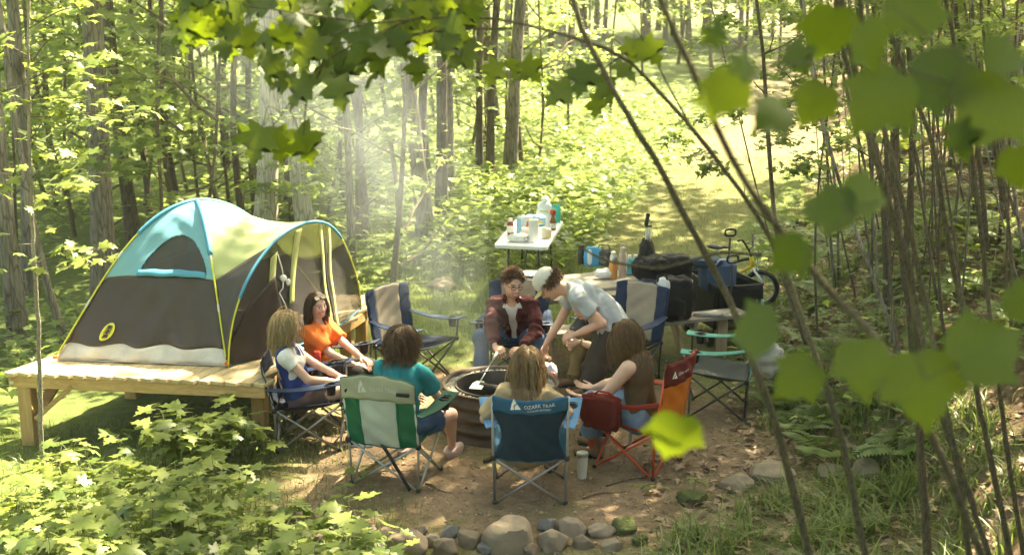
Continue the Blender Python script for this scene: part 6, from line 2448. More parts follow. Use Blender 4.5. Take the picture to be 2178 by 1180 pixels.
MB().blob((-.13, -.02, .25), (.18, .12, .05), (.6, .7), nz=.15, seed=71).build('flap', cloth('dark_slate_cloth', (.04, .065, .12)), t, 'all')
MB().tube([(-.06, -.125, .24), (-.02, -.15, .30), (.05, -.15, .30), (.09, -.125, .24)], .011, 6).build('handle', BAGW, t, 'all')

# ------------------------------------------------------------------ child's bike: yellow frame, white fork
bw = on_z(1616, 640, .1)
bz = float(gz(bw[0], bw[1]))
bk = thing('bicycle', 'small bicycle with yellow and black frame, white fork and knobbly tyres behind the wagon', 'bicycle', (bw[0], bw[1], bz), rad(-28))
YEL, TYRE = P_('yellow_paint', (.60, .42, .03), .3), P_('black_tyre', (.018, .018, .017), .85, bmp=.6, bscale=50)
WR = .225


def wheel(cx, rzz=0.0):
    R_ = np.array(Matrix.Rotation(rzz, 3, 'Z'))
    C_ = np.array([cx, 0, WR])
    w = MB().tube([C_ + R_ @ np.array([(WR - .028) * math.cos(a), 0, (WR - .028) * math.sin(a)]) for a in np.linspace(0, 2 * PI, 40, endpoint=False)], .028, 10, closed=True).build('wheel', TYRE, bk, 'all')
    MB().tube([C_ + R_ @ np.array([(WR - .06) * math.cos(a), 0, (WR - .06) * math.sin(a)]) for a in np.linspace(0, 2 * PI, 40, endpoint=False)], .009, 8, closed=True).build('rim', STEEL, w, 'all')
    MB().lathe([(0, -.05), (.022, -.05), (.022, .05), (0, .05)], C_, 14, axis=R_ @ np.array([0, 1, 0])).build('hub', FOOTP, w, True)
    mb = MB()
    for i in range(18):
        a = 2 * PI * i / 18
        mb.tube([C_ + R_ @ np.array([.02 * math.cos(a), .02 * (-1) ** i, .02 * math.sin(a)]), C_ + R_ @ np.array([(WR - .065) * math.cos(a + .1), 0, (WR - .065) * math.sin(a + .1)])], .0018, 4)
    mb.build('spokes', STEEL, w)


wheel(0, rad(18))
wheel(-.72)
hd0, hd1 = np.array([-.10, 0, .50]), np.array([-.13, 0, .60])
for a, b_, r_ in ((hd0 - (0, 0, .03), hd1, .026), (hd0, (-.42, 0, .28), .021), (hd1 - (0, 0, .02), (-.50, 0, .47), .018), ((-.42, 0, .28), (-.52, 0, .56), .018), ((-.42, 0, .28), (-.72, 0, WR), .012), ((-.50, 0, .5), (-.72, 0, WR), .012)):
    MB().tube([np.array(a, float), np.array(b_, float)], r_, 10).build('frame_tube', YEL if r_ > .02 else FOOTP, bk, 'all')
WHT = P_('white_paint', (.72, .72, .70), .35)
for s_ in (-1, 1):
    MB().tube([hd0 + (0, 0, -.03), hd0 + (.03, s_ * .05, -.05), (0.02, s_ * .055, WR + .12), (0, s_ * .055, WR)], .015, 8).build('fork', WHT, bk, 'all')
MB().tube([hd1, hd1 + (-.03, 0, .08), hd1 + (-.02, 0, .10)], .013, 8).build('stem', FOOTP, bk, 'all')
st_ = hd1 + np.array([-.02, 0, .10])
MB().tube([st_ + (-.06, -.28, .13), st_ + (-.03, -.2, .13), st_ + (.01, -.08, .0), st_, st_ + (.01, .08, .0), st_ + (-.03, .2, .13), st_ + (-.06, .28, .13)], .012, 8).build('handlebar', FOOTP, bk, 'all')
MB().tube([st_ + (-.01, -.14, .07), st_ + (-.01, .14, .07)], .009, 8).build('crossbar', FOOTP, bk, 'all')
MB().tube([(-.51, 0, .52), (-.545, 0, .66)], .012, 8).build('seat_post', STEEL, bk, 'all')
mb = MB()
mb.blob((-.57, 0, .68), (.11, .065, .03), nz=.08, seed=4)
mb.blob((-.47, 0, .685), (.07, .025, .02), nz=.05, seed=5)
mb.build('saddle', FOOTP, bk, 'all')
MB().lathe([(0, -.03), (.06, -.03), (.06, -.024), (0, -.024)], (-.42, -.03, .28), 20, axis=(0, 1, 0)).build('chainring', TUBED, bk, True)
for s_ in (-1, 1):
    MB().tube([(-.42, s_ * .05, .28), (-.42 + s_ * .08, s_ * .06, .28 - s_ * .06), (-.42 + s_ * .08, s_ * .13, .28 - s_ * .06)], .01, 6).build('crank', FOOTP, bk, 'all')
MB().tube([st_ + (0, -.15, .06), hd1 + (.12, -.1, .1), hd0 + (.05, -.05, -.1), (.03, -.07, WR + .1)], .004, 6).build('brake_cable', FOOTP, bk, 'all')

# small clutter by the chairs
t = thing('soda_can', 'red drink can held in the arm of the orange woman\'s chair', 'can', (-1.66, 10.02, .545))
MB().lathe([(0, 0), (.026, 0), (.033, .008), (.033, .105), (.026, .118), (0, .117)], n=20).build('can', P_('red_can', (.5, .05, .03), .3), t, True)
bag('red and white food bag on the ground behind the seated circle', [((.34, 10.95, .14), (.09, .07, .14), (.7, .8), .25, 81, BAGW, 'sack'), ((.37, 10.89, .16), (.05, .025, .06), (.8, .8), .2, 82, BAGR, 'print')], 'food_sack', 'sack')
bag('crumpled clear plastic bag by the mint chair', [((2.32, 10.75, .38), (.15, .12, .15), (.9, .9), .45, 84, mesh_mat('crumpled_plastic', (.62, .60, .54), .7), 'sack')], 'plastic_sack', 'sack')

# ------------------------------------------------------------------ stones and sticks
STONE = [plain('grey_brown_stone', (.17, .13, .09), .9, 0, .35, 5, .6, 24), plain('grey_stone', (.14, .13, .12), .9, 0, .3, 6, .6, 24), plain('tan_stone', (.23, .18, .125), .9, 0, .3, 5, .6, 24)]
MOSS = plain('mossy_stone', (.085, .095, .03), .95, 0, .5, 9, .9, 60)
STN = [  # place in the photograph, width, height, kind, label
    (595, 1100, 60, 40, 0, 'small brown stone at the left end of the stone row'),
    (650, 1112, 66, 50, 0, 'rough brown stone half hidden in leaves in the row'),
    (704, 1118, 66, 48, 0, 'flat-topped brown stone left of the big grey one in the row'),
    (772, 1140, 58, 60, 0, 'tall rounded brown stone near the left end of the row'),
    (826, 1140, 44, 34, 0, 'small reddish brown stone wedged in the row'),
    (806, 1168, 52, 44, 1, 'dark stone in front at the lower edge of the row'),
    (866, 1162, 88, 60, 0, 'broad angular brown stone left of the small stones'),
    (920, 1152, 40, 30, 2, 'small pale stone between two brown stones of the row'),
    (957, 1133, 46, 36, 1, 'grey wedge-shaped stone standing in the row'),
    (950, 1165, 52, 46, 0, 'rounded brown stone left of the upright stone'),
    (1002, 1145, 50, 52, 0, 'upright round stone left of the largest stone'),
    (1082, 1150, 128, 74, 2, 'largest pale boulder in the middle of the stone row'),
    (1166, 1118, 44, 34, 1, 'bluish grey stone behind the largest boulder'),
    (1176, 1150, 80, 56, 2, 'tan angular stone right of the largest boulder'),
    (1214, 1124, 66, 38, 2, 'flat tan stone behind the angular one'),
    (1278, 1128, 62, 36, 2, 'long pale stone near the right end of the row'),
    (1330, 1122, 56, 40, 3, 'mossy stone at the right end of the row'),
    (1470, 1062, 80, 44, 3, 'moss-topped stone beside the long grass tufts'),
    (1568, 1030, 90, 40, 2, 'low pale slab beside the long grass'),
    (1640, 1010, 130, 50, 2, 'wide sunlit slab at the edge of the dirt'),
    (1765, 1004, 72, 40, 2, 'pale oval stone at the foot of the bank'),
    (1850, 1000, 80, 40, 2, 'pale stone below the mossy boulder on the bank'),
    (1868, 972, 110, 70, 3, 'dark mossy boulder on the bank'),
    (1950, 985, 110, 60, 3, 'long moss-covered log-like stone on the bank'),
    (742, 1128, 34, 26, 1, 'small dark stone between two brown ones at the left of the row'),
    (893, 1128, 36, 24, 0, 'small brown stone behind the broad angular one'),
    (1036, 1166, 40, 26, 1, 'small dark stone in front of the largest boulder'),
    (1128, 1170, 44, 26, 0, 'low brown stone at the foot of the tan angular one'),
    (1238, 1156, 50, 32, 0, 'brown stone in front of the flat tan one'),
    (1305, 1160, 46, 30, 2, 'small tan stone below the long pale one'),
    (684, 1146, 46, 34, 0, 'low brown stone at the lower left of the row'),
    (735, 1160, 50, 34, 1, 'dark stone at the very bottom left of the row'),
    (1360, 1150, 40, 26, 3, 'small mossy stone in the grass right of the row'),
    (940, 606, 70, 22, 2, 'pale flat rock in the grass behind the empty chair'),
]
for i, (px, py, w, h, kd, lab) in enumerate(STN):
    q = on_z(px, py + h * .3, 0)
    for _ in range(4):
        q = on_z(px, py + h * .3, float(gz(q[0], q[1])))
    sc = q[1] / FPX * (1.02 if px < 1400 else .85)
    rx, rz_ = w * sc * .52, h * sc * .60
    mb = MB().blob((0, 0, 0), (rx * 1.12, rx * rp.uniform(.8, 1.0), rz_ * 1.15), (.85, .85), nz=.22, seed=i * 3 + 1, n=(34, 22), freq=1.5)
    sv = np.array(mb.v)
    for _ in range(9):
        cn_ = unit(rp.normal(0, 1, 3) * np.array([1, 1, .8]))
        lim = rp.uniform(.66, .9) * np.linalg.norm(cn_ * np.array([rx, rx * .85, rz_]))
        ex_ = sv @ cn_ - lim
        sv = sv - np.outer(np.maximum(ex_, 0) * .9, cn_)
    mb.v = [tuple(q) for q in sv]
    o = mb.build('stone', MOSS if kd == 3 else STONE[kd], None, True)
    o.location = (q[0], q[1] + rx * .35, float(gz(q[0], q[1])) + rz_ * .28)
    o.rotation_euler = (0, 0, rp.uniform(-.5, .5))
    tag(o, lab, 'stone', 'stones edging the camp')
STICK = BARK[3]
for i, (a, b_, r_, lab) in enumerate([((1030, 985), (1160, 935), .016, 'peeled branch lying under the blue chair'), ((905, 1030), (960, 1050), .007, 'short twig on the dirt between green and blue chairs'), ((1290, 1035), (1395, 1005), .006, 'thin twig on the dirt below the red chair'), ((1240, 1060), (1330, 1045), .006, 'crooked twig right of the blue chair'), ((870, 600), (905, 640), .01, 'dead stick leaning in the grass behind the empty chair'), ((1610, 905), (1660, 880), .008, 'dry stick lying on the leaf litter')]):
    A_, B_ = on_z(*a), on_z(*b_)
    A_[2], B_[2] = float(gz(A_[0], A_[1])) + r_, float(gz(B_[0], B_[1])) + r_ * (1.5 if i != 4 else 25)
    o = MB().tube(wander(A_ - A_, B_ - A_, 7, .02, rp) * np.array([1, 1, .4 if i != 4 else 1]), np.linspace(r_, r_ * .5, 7), 7).build('stick', STICK, None, 'all')
    o.location = A_
    tag(o, lab, 'stick', 'sticks on the ground')
# ------------------------------------------------------------------ leaves one can pick out, each an object of its own
def leaf_obj_mesh(kind, curl, fold, mat, nm='leaf'):
    h = _half[kind]
    out_ = h + [(-x, y) for x, y in h[-2:0:-1]]
    mid_ = [(0, .12), (0, .36), (0, .6), (0, .82)]
    P = np.array(mid_ + out_)
    n = len(out_)
    k0 = len(mid_)
    T = []
    for i in range(n):
        a, b_ = k0 + i, k0 + (i + 1) % n
        ym = (P[a, 1] + P[b_, 1]) / 2
        c = 0 if ym < .16 else 1 if ym < .48 else 2 if ym < .72 else 3
        T.append((a, b_, c))
    # join fans along the midrib
    for i in range(n):
        a, b_, c = T[i]
        c2 = T[(i + 1) % n][2]
        if c2 != c:
            T.append((b_, c2, c) if True else None)
    x, y = P[:, 0], P[:, 1]
    z = fold * np.abs(x) - curl * (y - .3) ** 2 - .6 * curl * x * x + .02 * np.sin(9 * x + 5 * y)
    # petiole
    V_ = np.stack([x, y, z], 1)
    mb = MB()
    mb.add(V_, T)
    mb.tube([(0, -.5, .08), (0, -.25, .05), (0, .02, z[0])], .012, 4, False)
    me = bpy.data.meshes.new(nm)
    me.from_pydata(mb.v, [], mb.f)
    me.materials.append(mat)
    me.polygons.foreach_set('use_smooth', [True] * len(me.polygons))
    return me


MLEAF = [leaf_obj_mesh('maple', c, f, LEAF['near']) for c, f in ((.35, .1), (.15, .2), (.55, -.1))]
BLEAF = [leaf_obj_mesh('broad', c, f, LEAF['near']) for c, f in ((.2, .12), (.3, -.05))]
SLEAF = [leaf_obj_mesh('maple', c, f, LEAF['seedling']) for c, f in ((.3, .08), (.12, .16), (.5, -.06))]


def put_leaf(me, parent, pos, tip, nrm, size):
    d = unit(tip)
    n = np.asarray(nrm, float)
    n = unit(n - d * (n @ d))
    s_ = np.cross(d, n)
    M = np.stack([s_, d, n], 1)
    o = bpy.data.objects.new('leaf', me)
    COL.objects.link(o)
    o.parent = parent
    m4 = Matrix([[*(M[i] * size), float(pos[i])] for i in range(3)] + [[0, 0, 0, 1]])
    o.matrix_basis = m4
    return o


def px_line(pts, y):
    """points of the photograph at a distance (or a list of distances)"""
    ys_ = np.full(len(pts), y, float) if np.isscalar(y) else np.asarray(y, float)
    return np.array([at_y(a, b_, yy) for (a, b_), yy in zip(pts, ys_)])


def resample(P, n):
    P = np.asarray(P)
    d = np.concatenate([[0], np.cumsum(np.linalg.norm(np.diff(P, axis=0), axis=1))])
    t = np.linspace(0, d[-1], n)
    Q = np.stack([np.interp(t, d, P[:, k]) for k in range(3)], 1)
    Q[1:-1] = .25 * Q[:-2] + .5 * Q[1:-1] + .25 * Q[2:]
    return Q


NEARB = bark_mat('near_sapling_bark', (.075, .06, .03), (.17, .145, .085), scale=5.0)
rl = np.random.default_rng(21)


def stem_mesh(P, r0, r1, mat, n=40):
    Q = resample(P, n)
    r = np.linspace(r0, r1, n) * (1 + .12 * (np.arange(n) % 6 == 0))
    Q = Q + rl.normal(0, r0 * .12, Q.shape)
    mb = MB()
    mb.tube(Q, r, 8, False)
    me = bpy.data.meshes.new('stem')
    me.from_pydata(mb.v, [], mb.f)
    me.materials.append(mat)
    me.polygons.foreach_set('use_smooth', [True] * len(me.polygons))
    return me, Q


STEMS, BASES = {}, {}


def near_sapling(label, pts, y, w0, w1, name='leaning_sapling'):
    P = px_line(pts, y)
    base = P[0].copy()
    g = float(gz(base[0], base[1]))
    if base[2] > g:
        base = np.array([base[0] + .12 * (base[2] - g), base[1], g - .03])
        P = np.vstack([base, P])
    t = thing(name, label, 'sapling', P[0], 0, 'saplings in front of the camp')
    yy = float(np.mean(y))
    me, Q = stem_mesh(P - P[0], w0 * .76 * yy / FPX / 2, w1 * .76 * yy / FPX / 2, NEARB)
    link('stem', me, t)
    STEMS[t.name] = list(Q)
    return t, P[0]


s1, o1 = near_sapling('bare leaning stem crossing in front of the duffel bags', [(1745, 1300), (1720, 1180), (1690, 1050), (1650, 900), (1600, 770), (1555, 640), (1480, 505), (1400, 350), (1330, 235), (1262, 115), (1215, 0), (1180, -150)], 4.2, 26, 14)
s2, o2 = near_sapling('slender maple arching over the camp towards the tent', [(1870, 1320), (1840, 1180), (1805, 1000), (1770, 860), (1735, 760), (1680, 600), (1620, 465), (1470, 270), (1330, 112), (1265, 92), (1180, 70), (1090, 42), (1000, 34), (870, 43), (780, 50), (700, 75)], np.linspace(4.4, 4.6, 16), 24, 5)
s3, o3 = near_sapling('dark blurred stem slanting behind the nearest leaves', [(2140, 1320), (2050, 1080), (1950, 860), (1890, 750), (1740, 590), (1640, 470), (1560, 355), (1500, 215), (1450, 100), (1400, 0), (1360, -120)], 2.7, 30, 18)
for i, (lab, pts, y, w0, w1) in enumerate([
    ('straight grey stem left of the three crowded stems on the bank', [(1985, 1300), (1972, 1180), (1955, 900), (1945, 600), (1880, 400), (1840, 250), (1800, 60), (1780, -80)], 5.2, 30, 16),
    ('kinked grey stem with a knot above the grass', [(2080, 1300), (2060, 1180), (2040, 1000), (1985, 830), (1930, 560), (1870, 360), (1830, 240), (1790, 100), (1770, -60)], 5.0, 22, 13),
    ('dark crooked stem right of the kinked one', [(2130, 1300), (2105, 1180), (2030, 960), (2000, 800), (1960, 600), (1900, 350), (1850, 150), (1820, -60)], 4.8, 20, 12),
    ('thin stem bending over the mossy boulder', [(2165, 1300), (2150, 1180), (2080, 850), (2060, 700), (2020, 540), (1985, 300), (1900, 100), (1880, -50)], 5.4, 20, 12),
    ('thin grey stem near the right edge', [(2178, 1180), (2140, 950), (2110, 700), (2080, 450), (2050, 200), (2000, -60)], 5.6, 17, 10),
]):
    near_sapling(lab, pts, y, w0, w1)

# leaves of the arching maple
tw = MB()
toC = np.array([0, -1.0, .25])


def leaf_px(parent, org, me, cx, cyy, ln, tip, y, nrm=None, jitter=.25):
    p = at_y(cx, cyy, y)
    size = ln * y / FPX / 1.1 * (.82 if me in BLEAF else .95)
    t3 = np.array([tip[0], rl.normal(0, .35), -tip[1]])
    n_ = np.array([rl.normal(0, jitter), -.8, .75 + rl.normal(0, jitter)]) if nrm is None else np.asarray(nrm, float)
    o = put_leaf(me, parent, p - org - unit(t3) * size * .4, t3, n_, size)
    BASES.setdefault(parent.name, []).append(np.array(o.matrix_basis @ Vector((0, -.5, .08))))
    return o


def join_petioles(t):
    """thin stalks from each leaf to the nearest twig"""
    S_ = np.array(STEMS[t.name])
    for q in sorted(BASES[t.name], key=lambda q: np.linalg.norm(S_ - q, axis=1).min()):
        S_ = np.array(STEMS[t.name])
        e = S_[np.linalg.norm(S_ - q, axis=1).argmin()]
        L = np.linalg.norm(e - q)
        if L < .012:
            continue
        m_ = (e + q) / 2 + np.array([0, 0, .12 * L])
        pl = resample(np.array([q, m_, e]), 8)
        MB().tube(pl, np.linspace(.0011, .0011 + .0012 * min(1, L), 8), 5, False).build('twig', NEARB, t, 'all')
        STEMS[t.name] += list(pl[2:])


for (cx, cyy, ln, tp) in [(548, 305, 105, (-.3, 1)), (592, 308, 95, (.2, 1)), (650, 310, 110, (.35, 1)), (520, 290, 70, (-.9, .5)), (720, 195, 95, (.3, 1)), (640, 195, 100, (-.6, .8)), (600, 175, 80, (-1, .3)), (792, 105, 130, (.6, 1)), (730, 140, 110, (-.2, 1)), (970, 50, 125, (.2, 1)), (700, 60, 100, (-.8, .2)), (660, 110, 110, (-.5, .8)), (850, 90, 80, (.4, .8)), (1050, 155, 70, (-.4, 1)), (1095, 145, 70, (.2, 1)), (1130, 150, 75, (.6, .8)), (1190, 200, 90, (-.9, .7)), (1240, 165, 95, (-.3, .9)), (1290, 190, 85, (.5, .8)), (1270, 225, 70, (0, 1)), (1330, 150, 70, (.8, .6)), (1385, 110, 80, (.5, .7)), (1345, 110, 70, (-.1, 1))]:
    leaf_px(s2, o2, MLEAF[int(rl.integers(3))], cx, cyy, ln, tp, 4.6 + rl.normal(0, .12))
for i in range(95):
    cx = rl.uniform(380, 1010)
    cyy = 5 + 190 * rl.uniform(0, 1) ** 1.3 * (1 - abs(cx - 700) / 700) + rl.uniform(-40, 20)
    leaf_px(s2, o2, MLEAF[int(rl.integers(3))], cx, cyy, rl.uniform(58, 100), (rl.normal(-.2, .7), rl.uniform(.1, 1)), 4.75 + rl.normal(0, .28), jitter=.45)
for pts in ([(1000, 34), (900, 70), (820, 100), (740, 120)], [(1090, 62), (950, 62), (850, 78), (720, 95), (600, 85), (480, 40)], [(870, 43), (780, 80), (690, 130), (640, 180), (590, 260), (560, 290)], [(690, 130), (650, 220), (645, 290)], [(1180, 70), (1140, 90), (1115, 135)], [(1330, 112), (1280, 150), (1240, 180)], [(780, 50), (650, 30), (500, 10), (400, 0)], [(1470, 270), (1420, 180), (1385, 110), (1310, 0)]):
    q = px_line(pts, 4.6) - o2
    MB().tube(resample(q, 14), np.linspace(.0042, .0018, 14), 5, False).build('twig', NEARB, s2, 'all')
    STEMS[s2.name] += list(resample(q, 14))

# the big blurred leaves near the lens grow on a low shoot of the same thicket
s9, o9 = near_sapling('leafy shoot reaching in from the right close to the lens', [(2420, 1150), (2330, 820), (2178, 570), (2040, 640), (1900, 690), (1700, 715), (1580, 660)], [2.3, 2.2, 2.05, 2.0, 1.95, 1.95, 1.95], 11, 5, 'leafy_shoot')
for (cx, cyy, ln, tp) in [(1610, 700, 165, (-.9, .5)), (1435, 925, 165, (-.25, 1)), (1700, 800, 150, (-.8, .7)), (1835, 775, 175, (.1, 1)), (1960, 815, 225, (.15, 1)), (2090, 745, 225, (.9, -.4)), (2165, 640, 130, (.5, .8)), (1685, 540, 130, (-.5, .5)), (1770, 440, 150, (-.9, .1)), (1835, 415, 140, (.9, .2))]:
    leaf_px(s9, o9, BLEAF[int(rl.integers(2))], cx, cyy, ln, tp, 1.95 + rl.normal(0, .05), (rl.normal(0, .12), -.87, .52))
s10, o10 = near_sapling('leafy shoot hanging across the upper right close to the lens', [(2500, 900), (2420, 500), (2300, 200), (2178, 190), (2050, 195), (1900, 130), (1750, 130), (1600, 140)], [2.4, 2.3, 2.2, 2.15, 2.1, 2.1, 2.1, 2.2], 11, 5, 'leafy_shoot')
for (cx, cyy, ln, tp) in [(1875, 205, 200, (-.5, .7)), (2000, 160, 210, (.9, .1)), (2105, 230, 220, (-.5, .7)), (1735, 215, 130, (-.4, .7)), (1645, 245, 125, (-.8, .5)), (1545, 195, 140, (-.4, .9)), (1515, 215, 95, (.1, 1)), (1590, 140, 95, (.9, .3)), (1520, 70, 75, (.3, -.9)), (1765, 65, 165, (-.2, .9)), (1850, 90, 150, (.4, .8)), (1945, 20, 170, (.3, -.6)), (2168, 350, 130, (.2, .9)), (2045, 300, 110, (.3, .9)), (1920, 265, 80, (.2, 1)), (2130, 120, 130, (.8, .2)), (1700, 120, 100, (.3, .7))]:
    leaf_px(s10, o10, BLEAF[int(rl.integers(2))] if ln > 120 else MLEAF[int(rl.integers(3))], cx, cyy, ln, tp, 2.1 + rl.normal(0, .08), (rl.normal(0, .12), -.87, .52))
for s_ in (s2, s9, s10):
    join_petioles(s_)
# the twig lying across in front of the gear
q = px_line([(1225, 520), (1285, 555), (1380, 570), (1410, 572), (1480, 552), (1530, 535), (1620, 542)], 4.1)
mb = MB()
mb.tube(resample(q, 20) - o1, np.linspace(.004, .006, 20), 6)
mb.tube(px_line([(1408, 570), (1390, 530), (1378, 500)], 4.1) - o1, .003, 5)
mb.tube(px_line([(1283, 553), (1281, 515)], 4.1) - o1, .0028, 5)
mb.build('side_twig', NEARB, s1, 'all')

# ------------------------------------------------------------------ the slender sunlit maple at the left
sy = 9.15
lt = thing('maple_sapling', 'slender sunlit maple sapling in front of the tent platform', 'sapling', G(*at_y(86, 940, sy)[:2]))
oL = np.array(lt.location)
me, Q = stem_mesh(np.vstack([oL, px_line([(86, 900), (82, 700), (70, 520), (63, 300), (60, 100), (62, -100), (66, -300)], sy)]) - oL, .021, .008, bark_mat('pale_sapling_bark', (.2, .17, .12), (.42, .38, .30), scale=5.0))
link('stem', me, lt)
for (a, b_, nl, sp_) in [((62, 170), (235, 120), 20, 26), ((62, 250), (340, 258), 30, 30), ((62, 180), (-40, 230), 14, 30), ((66, 380), (185, 330), 16, 34), ((68, 430), (190, 395), 16, 26), ((66, 410), (-30, 360), 14, 30), ((75, 560), (235, 528), 16, 22), ((78, 585), (160, 570), 6, 18), ((72, 520), (20, 545), 5, 18), ((62, 60), (200, 10), 16, 26), ((60, 120), (-40, 90), 10, 26), ((62, -20), (190, -40), 12, 26), ((64, 300), (150, 200), 14, 26), ((60, 215), (240, 225), 22, 24)]:
    dep = sy + rl.uniform(-.35, .25)
    A_, B_ = at_y(*a, sy), at_y(*b_, dep)
    M_ = (A_ + B_) / 2 + np.array([0, 0, .05])
    br = resample(np.array([A_, M_, B_]), 10)
    MB().tube(br - oL, np.linspace(.006, .002, 10), 5, False).build('branch', BARK[3], lt, 'all')
    for k in range(nl):
        t = rl.uniform(.15, 1.05)
        p = A_ * (1 - t) + B_ * t + np.array([0, 0, .2 * t * (1 - t)]) + np.array([rl.normal(0, .03), rl.normal(0, .18), rl.normal(0, sp_ / 420)])
        th = rl.uniform(0, 2 * PI)
        put_leaf(SLEAF[int(rl.integers(3))], lt, p - oL, (math.cos(th), math.sin(th), rl.normal(-.15, .25)), (rl.normal(0, .3), rl.normal(-.2, .3), 1), rl.uniform(.085, .14))

# ------------------------------------------------------------------ maple seedlings in the foreground
STEMM = plain('green_brown_stem', (.10, .09, .035), .7)
protos = []
for i in range(7):
    h = .16 + .05 * i
    rs = np.random.default_rng(60 + i)
    mb = MB()
    tp = np.array([rs.normal(0, .03), rs.normal(0, .03), h])
    mb.tube(wander((0, 0, 0), tp, 6, .012, rs), np.linspace(.0032, .0018, 6), 5, False)
    ls = []
    nl = int(rs.integers(4, 8))
    for k in range(nl):
        a = 2 * PI * k / nl * 1.0 + rs.normal(0, .35)
        zz = h * (1 - .16 * (k // 2)) - .0
        le = rs.uniform(.05, .10)
        d = np.array([math.cos(a), math.sin(a), .35])
        p = np.array([tp[0], tp[1], zz]) + d * le
        mb.tube([np.array([tp[0] * zz / h, tp[1] * zz / h, zz]), p], .0012, 4, False)
        ls.append((p, (d[0], d[1], rs.uniform(-.6, .2)), (d[0] * .25 + rs.normal(0, .3), d[1] * .25 + rs.normal(0, .3), 1), rs.uniform(.07, .175), int(rs.integers(3))))
    me = bpy.data.meshes.new('stem')
    me.from_pydata(mb.v, [], mb.f)
    me.materials.append(STEMM)
    protos.append((me, ls))


def seedling(x, y, k, s_, rz, label, grp):
    t = thing('maple_seedling', label, 'seedling', G(x, y, -.01), rz, grp)
    t.scale = (s_, s_, s_)
    link('stem', protos[k][0], t)
    for (p, d, n, sz, v) in protos[k][1]:
        put_leaf(SLEAF[v], t, p, d, n, sz)
    return t


cnt = 0
for i in range(2000):
    x, y = rl.uniform(-4.6, -.6), rl.uniform(6.35, 9.5)
    if x < -.435 * y:
        continue
    cd_ = math.hypot((x - .25) / 2.25, (y - 9.6) / 2.25)
    if cd_ < 1.0 or (cd_ < 1.12 and rl.uniform() < .7) or (x > -1.95 and y > 9.0) or (x < -3.2 and y > 8.7):
        continue
    if y > 7.9 and rl.uniform() > .35 + .65 * float(dens(np.array(x * 1.7), np.array(y * 1.9))):
        continue
    seedling(x, y, int(rl.integers(7)), rl.uniform(.5, 1.1) * (1.1 if y < 7.4 else 1), rl.uniform(0, 6.28), 'green maple seedling in the leafy patch before the tent platform', 'maple seedlings before the platform')
    cnt += 1
    if cnt >= 235:
        break
for i in range(22):
    seedling(rl.uniform(-2.75, -2.02), rl.uniform(8.75, 9.22), int(rl.integers(3, 7)), rl.uniform(.8, 1.15), rl.uniform(0, 6.28), 'green maple seedling in the leafy patch before the tent platform', 'maple seedlings before the platform')
for (px, py, k, s_, lab) in [(1375, 1010, 3, .75, 'small leafy seedling standing below the red chair'), (1380, 1080, 1, .8, 'tiny seedling among grass right of the stone row'), (760, 1030, 0, .9, 'bright seedling in front of the green chair'), (735, 1095, 2, .8, 'seedling growing over the left end of the stone row'), (585, 1000, 2, .8, 'seedling at the edge of the dirt before the navy chair'), (1700, 930, 2, .7, 'seedling at the foot of the bank beside stones'), (1480, 1060, 1, .7, 'yellowish seedling among the long grass')]:
    q = on_z(px, py)
    seedling(q[0], q[1], k, s_, rl.uniform(0, 6), lab, None)

# ------------------------------------------------------------------ the thicket of saplings on the bank
cnt = 0
for i in range(400):
    y = rl.uniform(8.6, 19)
    px = rl.uniform(1690, 2230)
    x = at_y(px, 500, y)[0]
    if x - bank_x(y) < .35 or (y < 10.5 and px < 1950):
        continue
    cnt += 1
    if cnt > 74:
        break
    g0 = G(x, y, -.04)
    t = thing('bank_sapling', 'thin grey sapling stem among the thicket on the bank', 'sapling', g0, 0, 'sapling thicket on the bank')
    h = rl.uniform(4.0, 6.5)
    P = wander((0, 0, 0), (-rl.uniform(.1, 1.5), rl.normal(0, .4), h), 9, .12, rl)
    r0 = rl.uniform(.007, .018) if i % 7 else rl.uniform(.022, .04)
    me, Q = stem_mesh(P, r0, r0 * .45, BARK[3] if i % 3 else BARK[0], 14)
    link('stem', me, t)
    for _ in range(int(rl.integers(2, 5))):
        q0 = Q[int(rl.integers(3, 11))]
        a_ = rl.uniform(0, 2 * PI)
        q1 = q0 + np.array([math.cos(a_) * .5, math.sin(a_) * .5, .35]) * rl.uniform(.4, 1.3)
        MB().tube(wander(q0, q1, 5, .03, rl), np.linspace(r0 * .35, r0 * .12, 5), 5, False).build('twig', BARK[3], t, 'all')
    if cnt % 2:
        c = crown_on(t, UNDER[i % 5], .55, rl.uniform(0, 6))
        c.location = (P[-1][0] * .6, 0, 1.3)

# ------------------------------------------------------------------ smoke drifting from the fire
sm, nt, b, out = new_mat('wood_smoke')
nt.nodes.remove(b)
pv = nt.nodes.new('ShaderNodeVolumePrincipled')
pv.inputs['Color'].default_value = (.82, .91, 1.0, 1)
pv.inputs['Anisotropy'].default_value = .35
tc = nt.nodes.new('ShaderNodeTexCoord')
sx = nt.nodes.new('ShaderNodeSeparateXYZ')
nt.links.new(tc.outputs['Object'], sx.inputs[0])


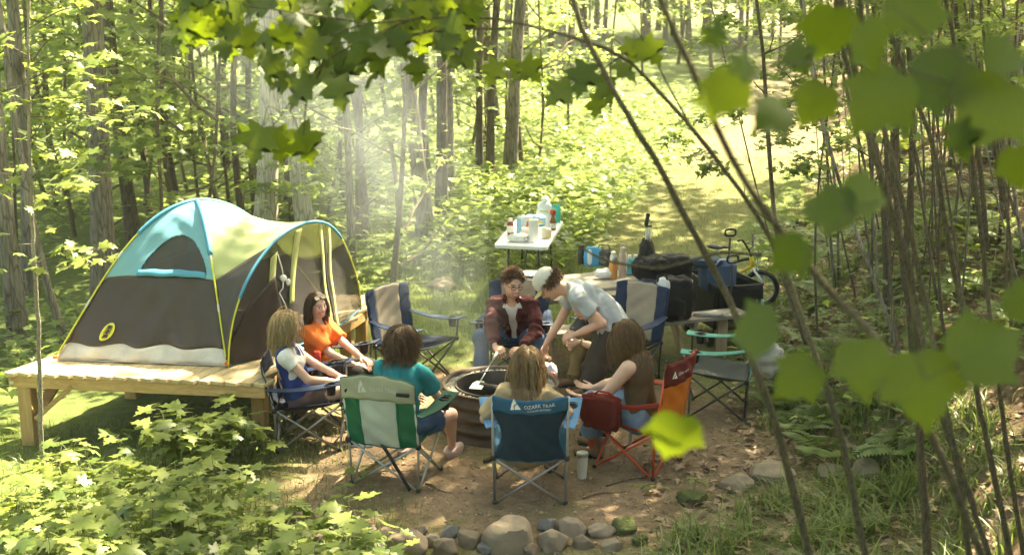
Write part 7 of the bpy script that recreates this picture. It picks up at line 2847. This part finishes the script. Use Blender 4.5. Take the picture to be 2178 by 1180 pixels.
def M_(op, a, b_=None, c=None):
    n = N(nt, 'ShaderNodeMath', operation=op)
    for i, q in enumerate((a, b_, c)):
        if q is None:
            continue
        if hasattr(q, 'links'):
            nt.links.new(q, n.inputs[i])
        else:
            n.inputs[i].default_value = q
    return n.outputs[0]


rr2 = M_('SQRT', M_('ADD', M_('POWER', sx.outputs[0], 2), M_('POWER', sx.outputs[1], 2)))
wid = M_('MULTIPLY_ADD', sx.outputs[2], .36, .19)
fall = M_('MAXIMUM', M_('SUBTRACT', 1.0, M_('DIVIDE', rr2, wid)), 0.0)
fall = M_('POWER', fall, 1.4)
ns = N(nt, 'ShaderNodeTexNoise', Scale=1.6, Detail=3.0, Distortion=.8)
nt.links.new(tc.outputs['Object'], ns.inputs['Vector'])
dn = M_('MAXIMUM', M_('MULTIPLY_ADD', ns.outputs['Fac'], 2.4, -.75), 0.0)
den = M_('MULTIPLY', M_('MULTIPLY', fall, dn), M_('MAXIMUM', M_('MULTIPLY_ADD', sx.outputs[2], -.085, .52), .03))
nt.links.new(den, pv.inputs['Density'])
nt.links.new(pv.outputs[0], out.inputs['Volume'])
mb = MB()
mb.lathe([(.2, 0), (.2 + .36 * 5.4, 5.4)], n=20)
smoke = mb.build('smoke', sm)
smoke.location = (RC[0], RC[1], .42)
smoke.rotation_euler = Vector((-.40, .52, .62)).to_track_quat('Z', 'Y').to_euler()
tag(smoke, 'pale wood smoke drifting from the fire past the tent', 'smoke', kind='stuff')

# ------------------------------------------------------------------ thin haze added over the whole scene to brighten the far woods
hm, nt, b, out = new_mat('added_haze')
nt.nodes.remove(b)
hv = nt.nodes.new('ShaderNodeVolumePrincipled')
hv.inputs['Color'].default_value = (.97, .97, .95, 1)
hv.inputs['Density'].default_value = .0008
hv.inputs['Anisotropy'].default_value = .3
nt.links.new(hv.outputs[0], out.inputs['Volume'])
haze = MB().box((0, 80, 9.5), (304, 284, 25)).build('haze', hm)
tag(haze, 'thin haze added to brighten the woods', 'haze', kind='stuff')
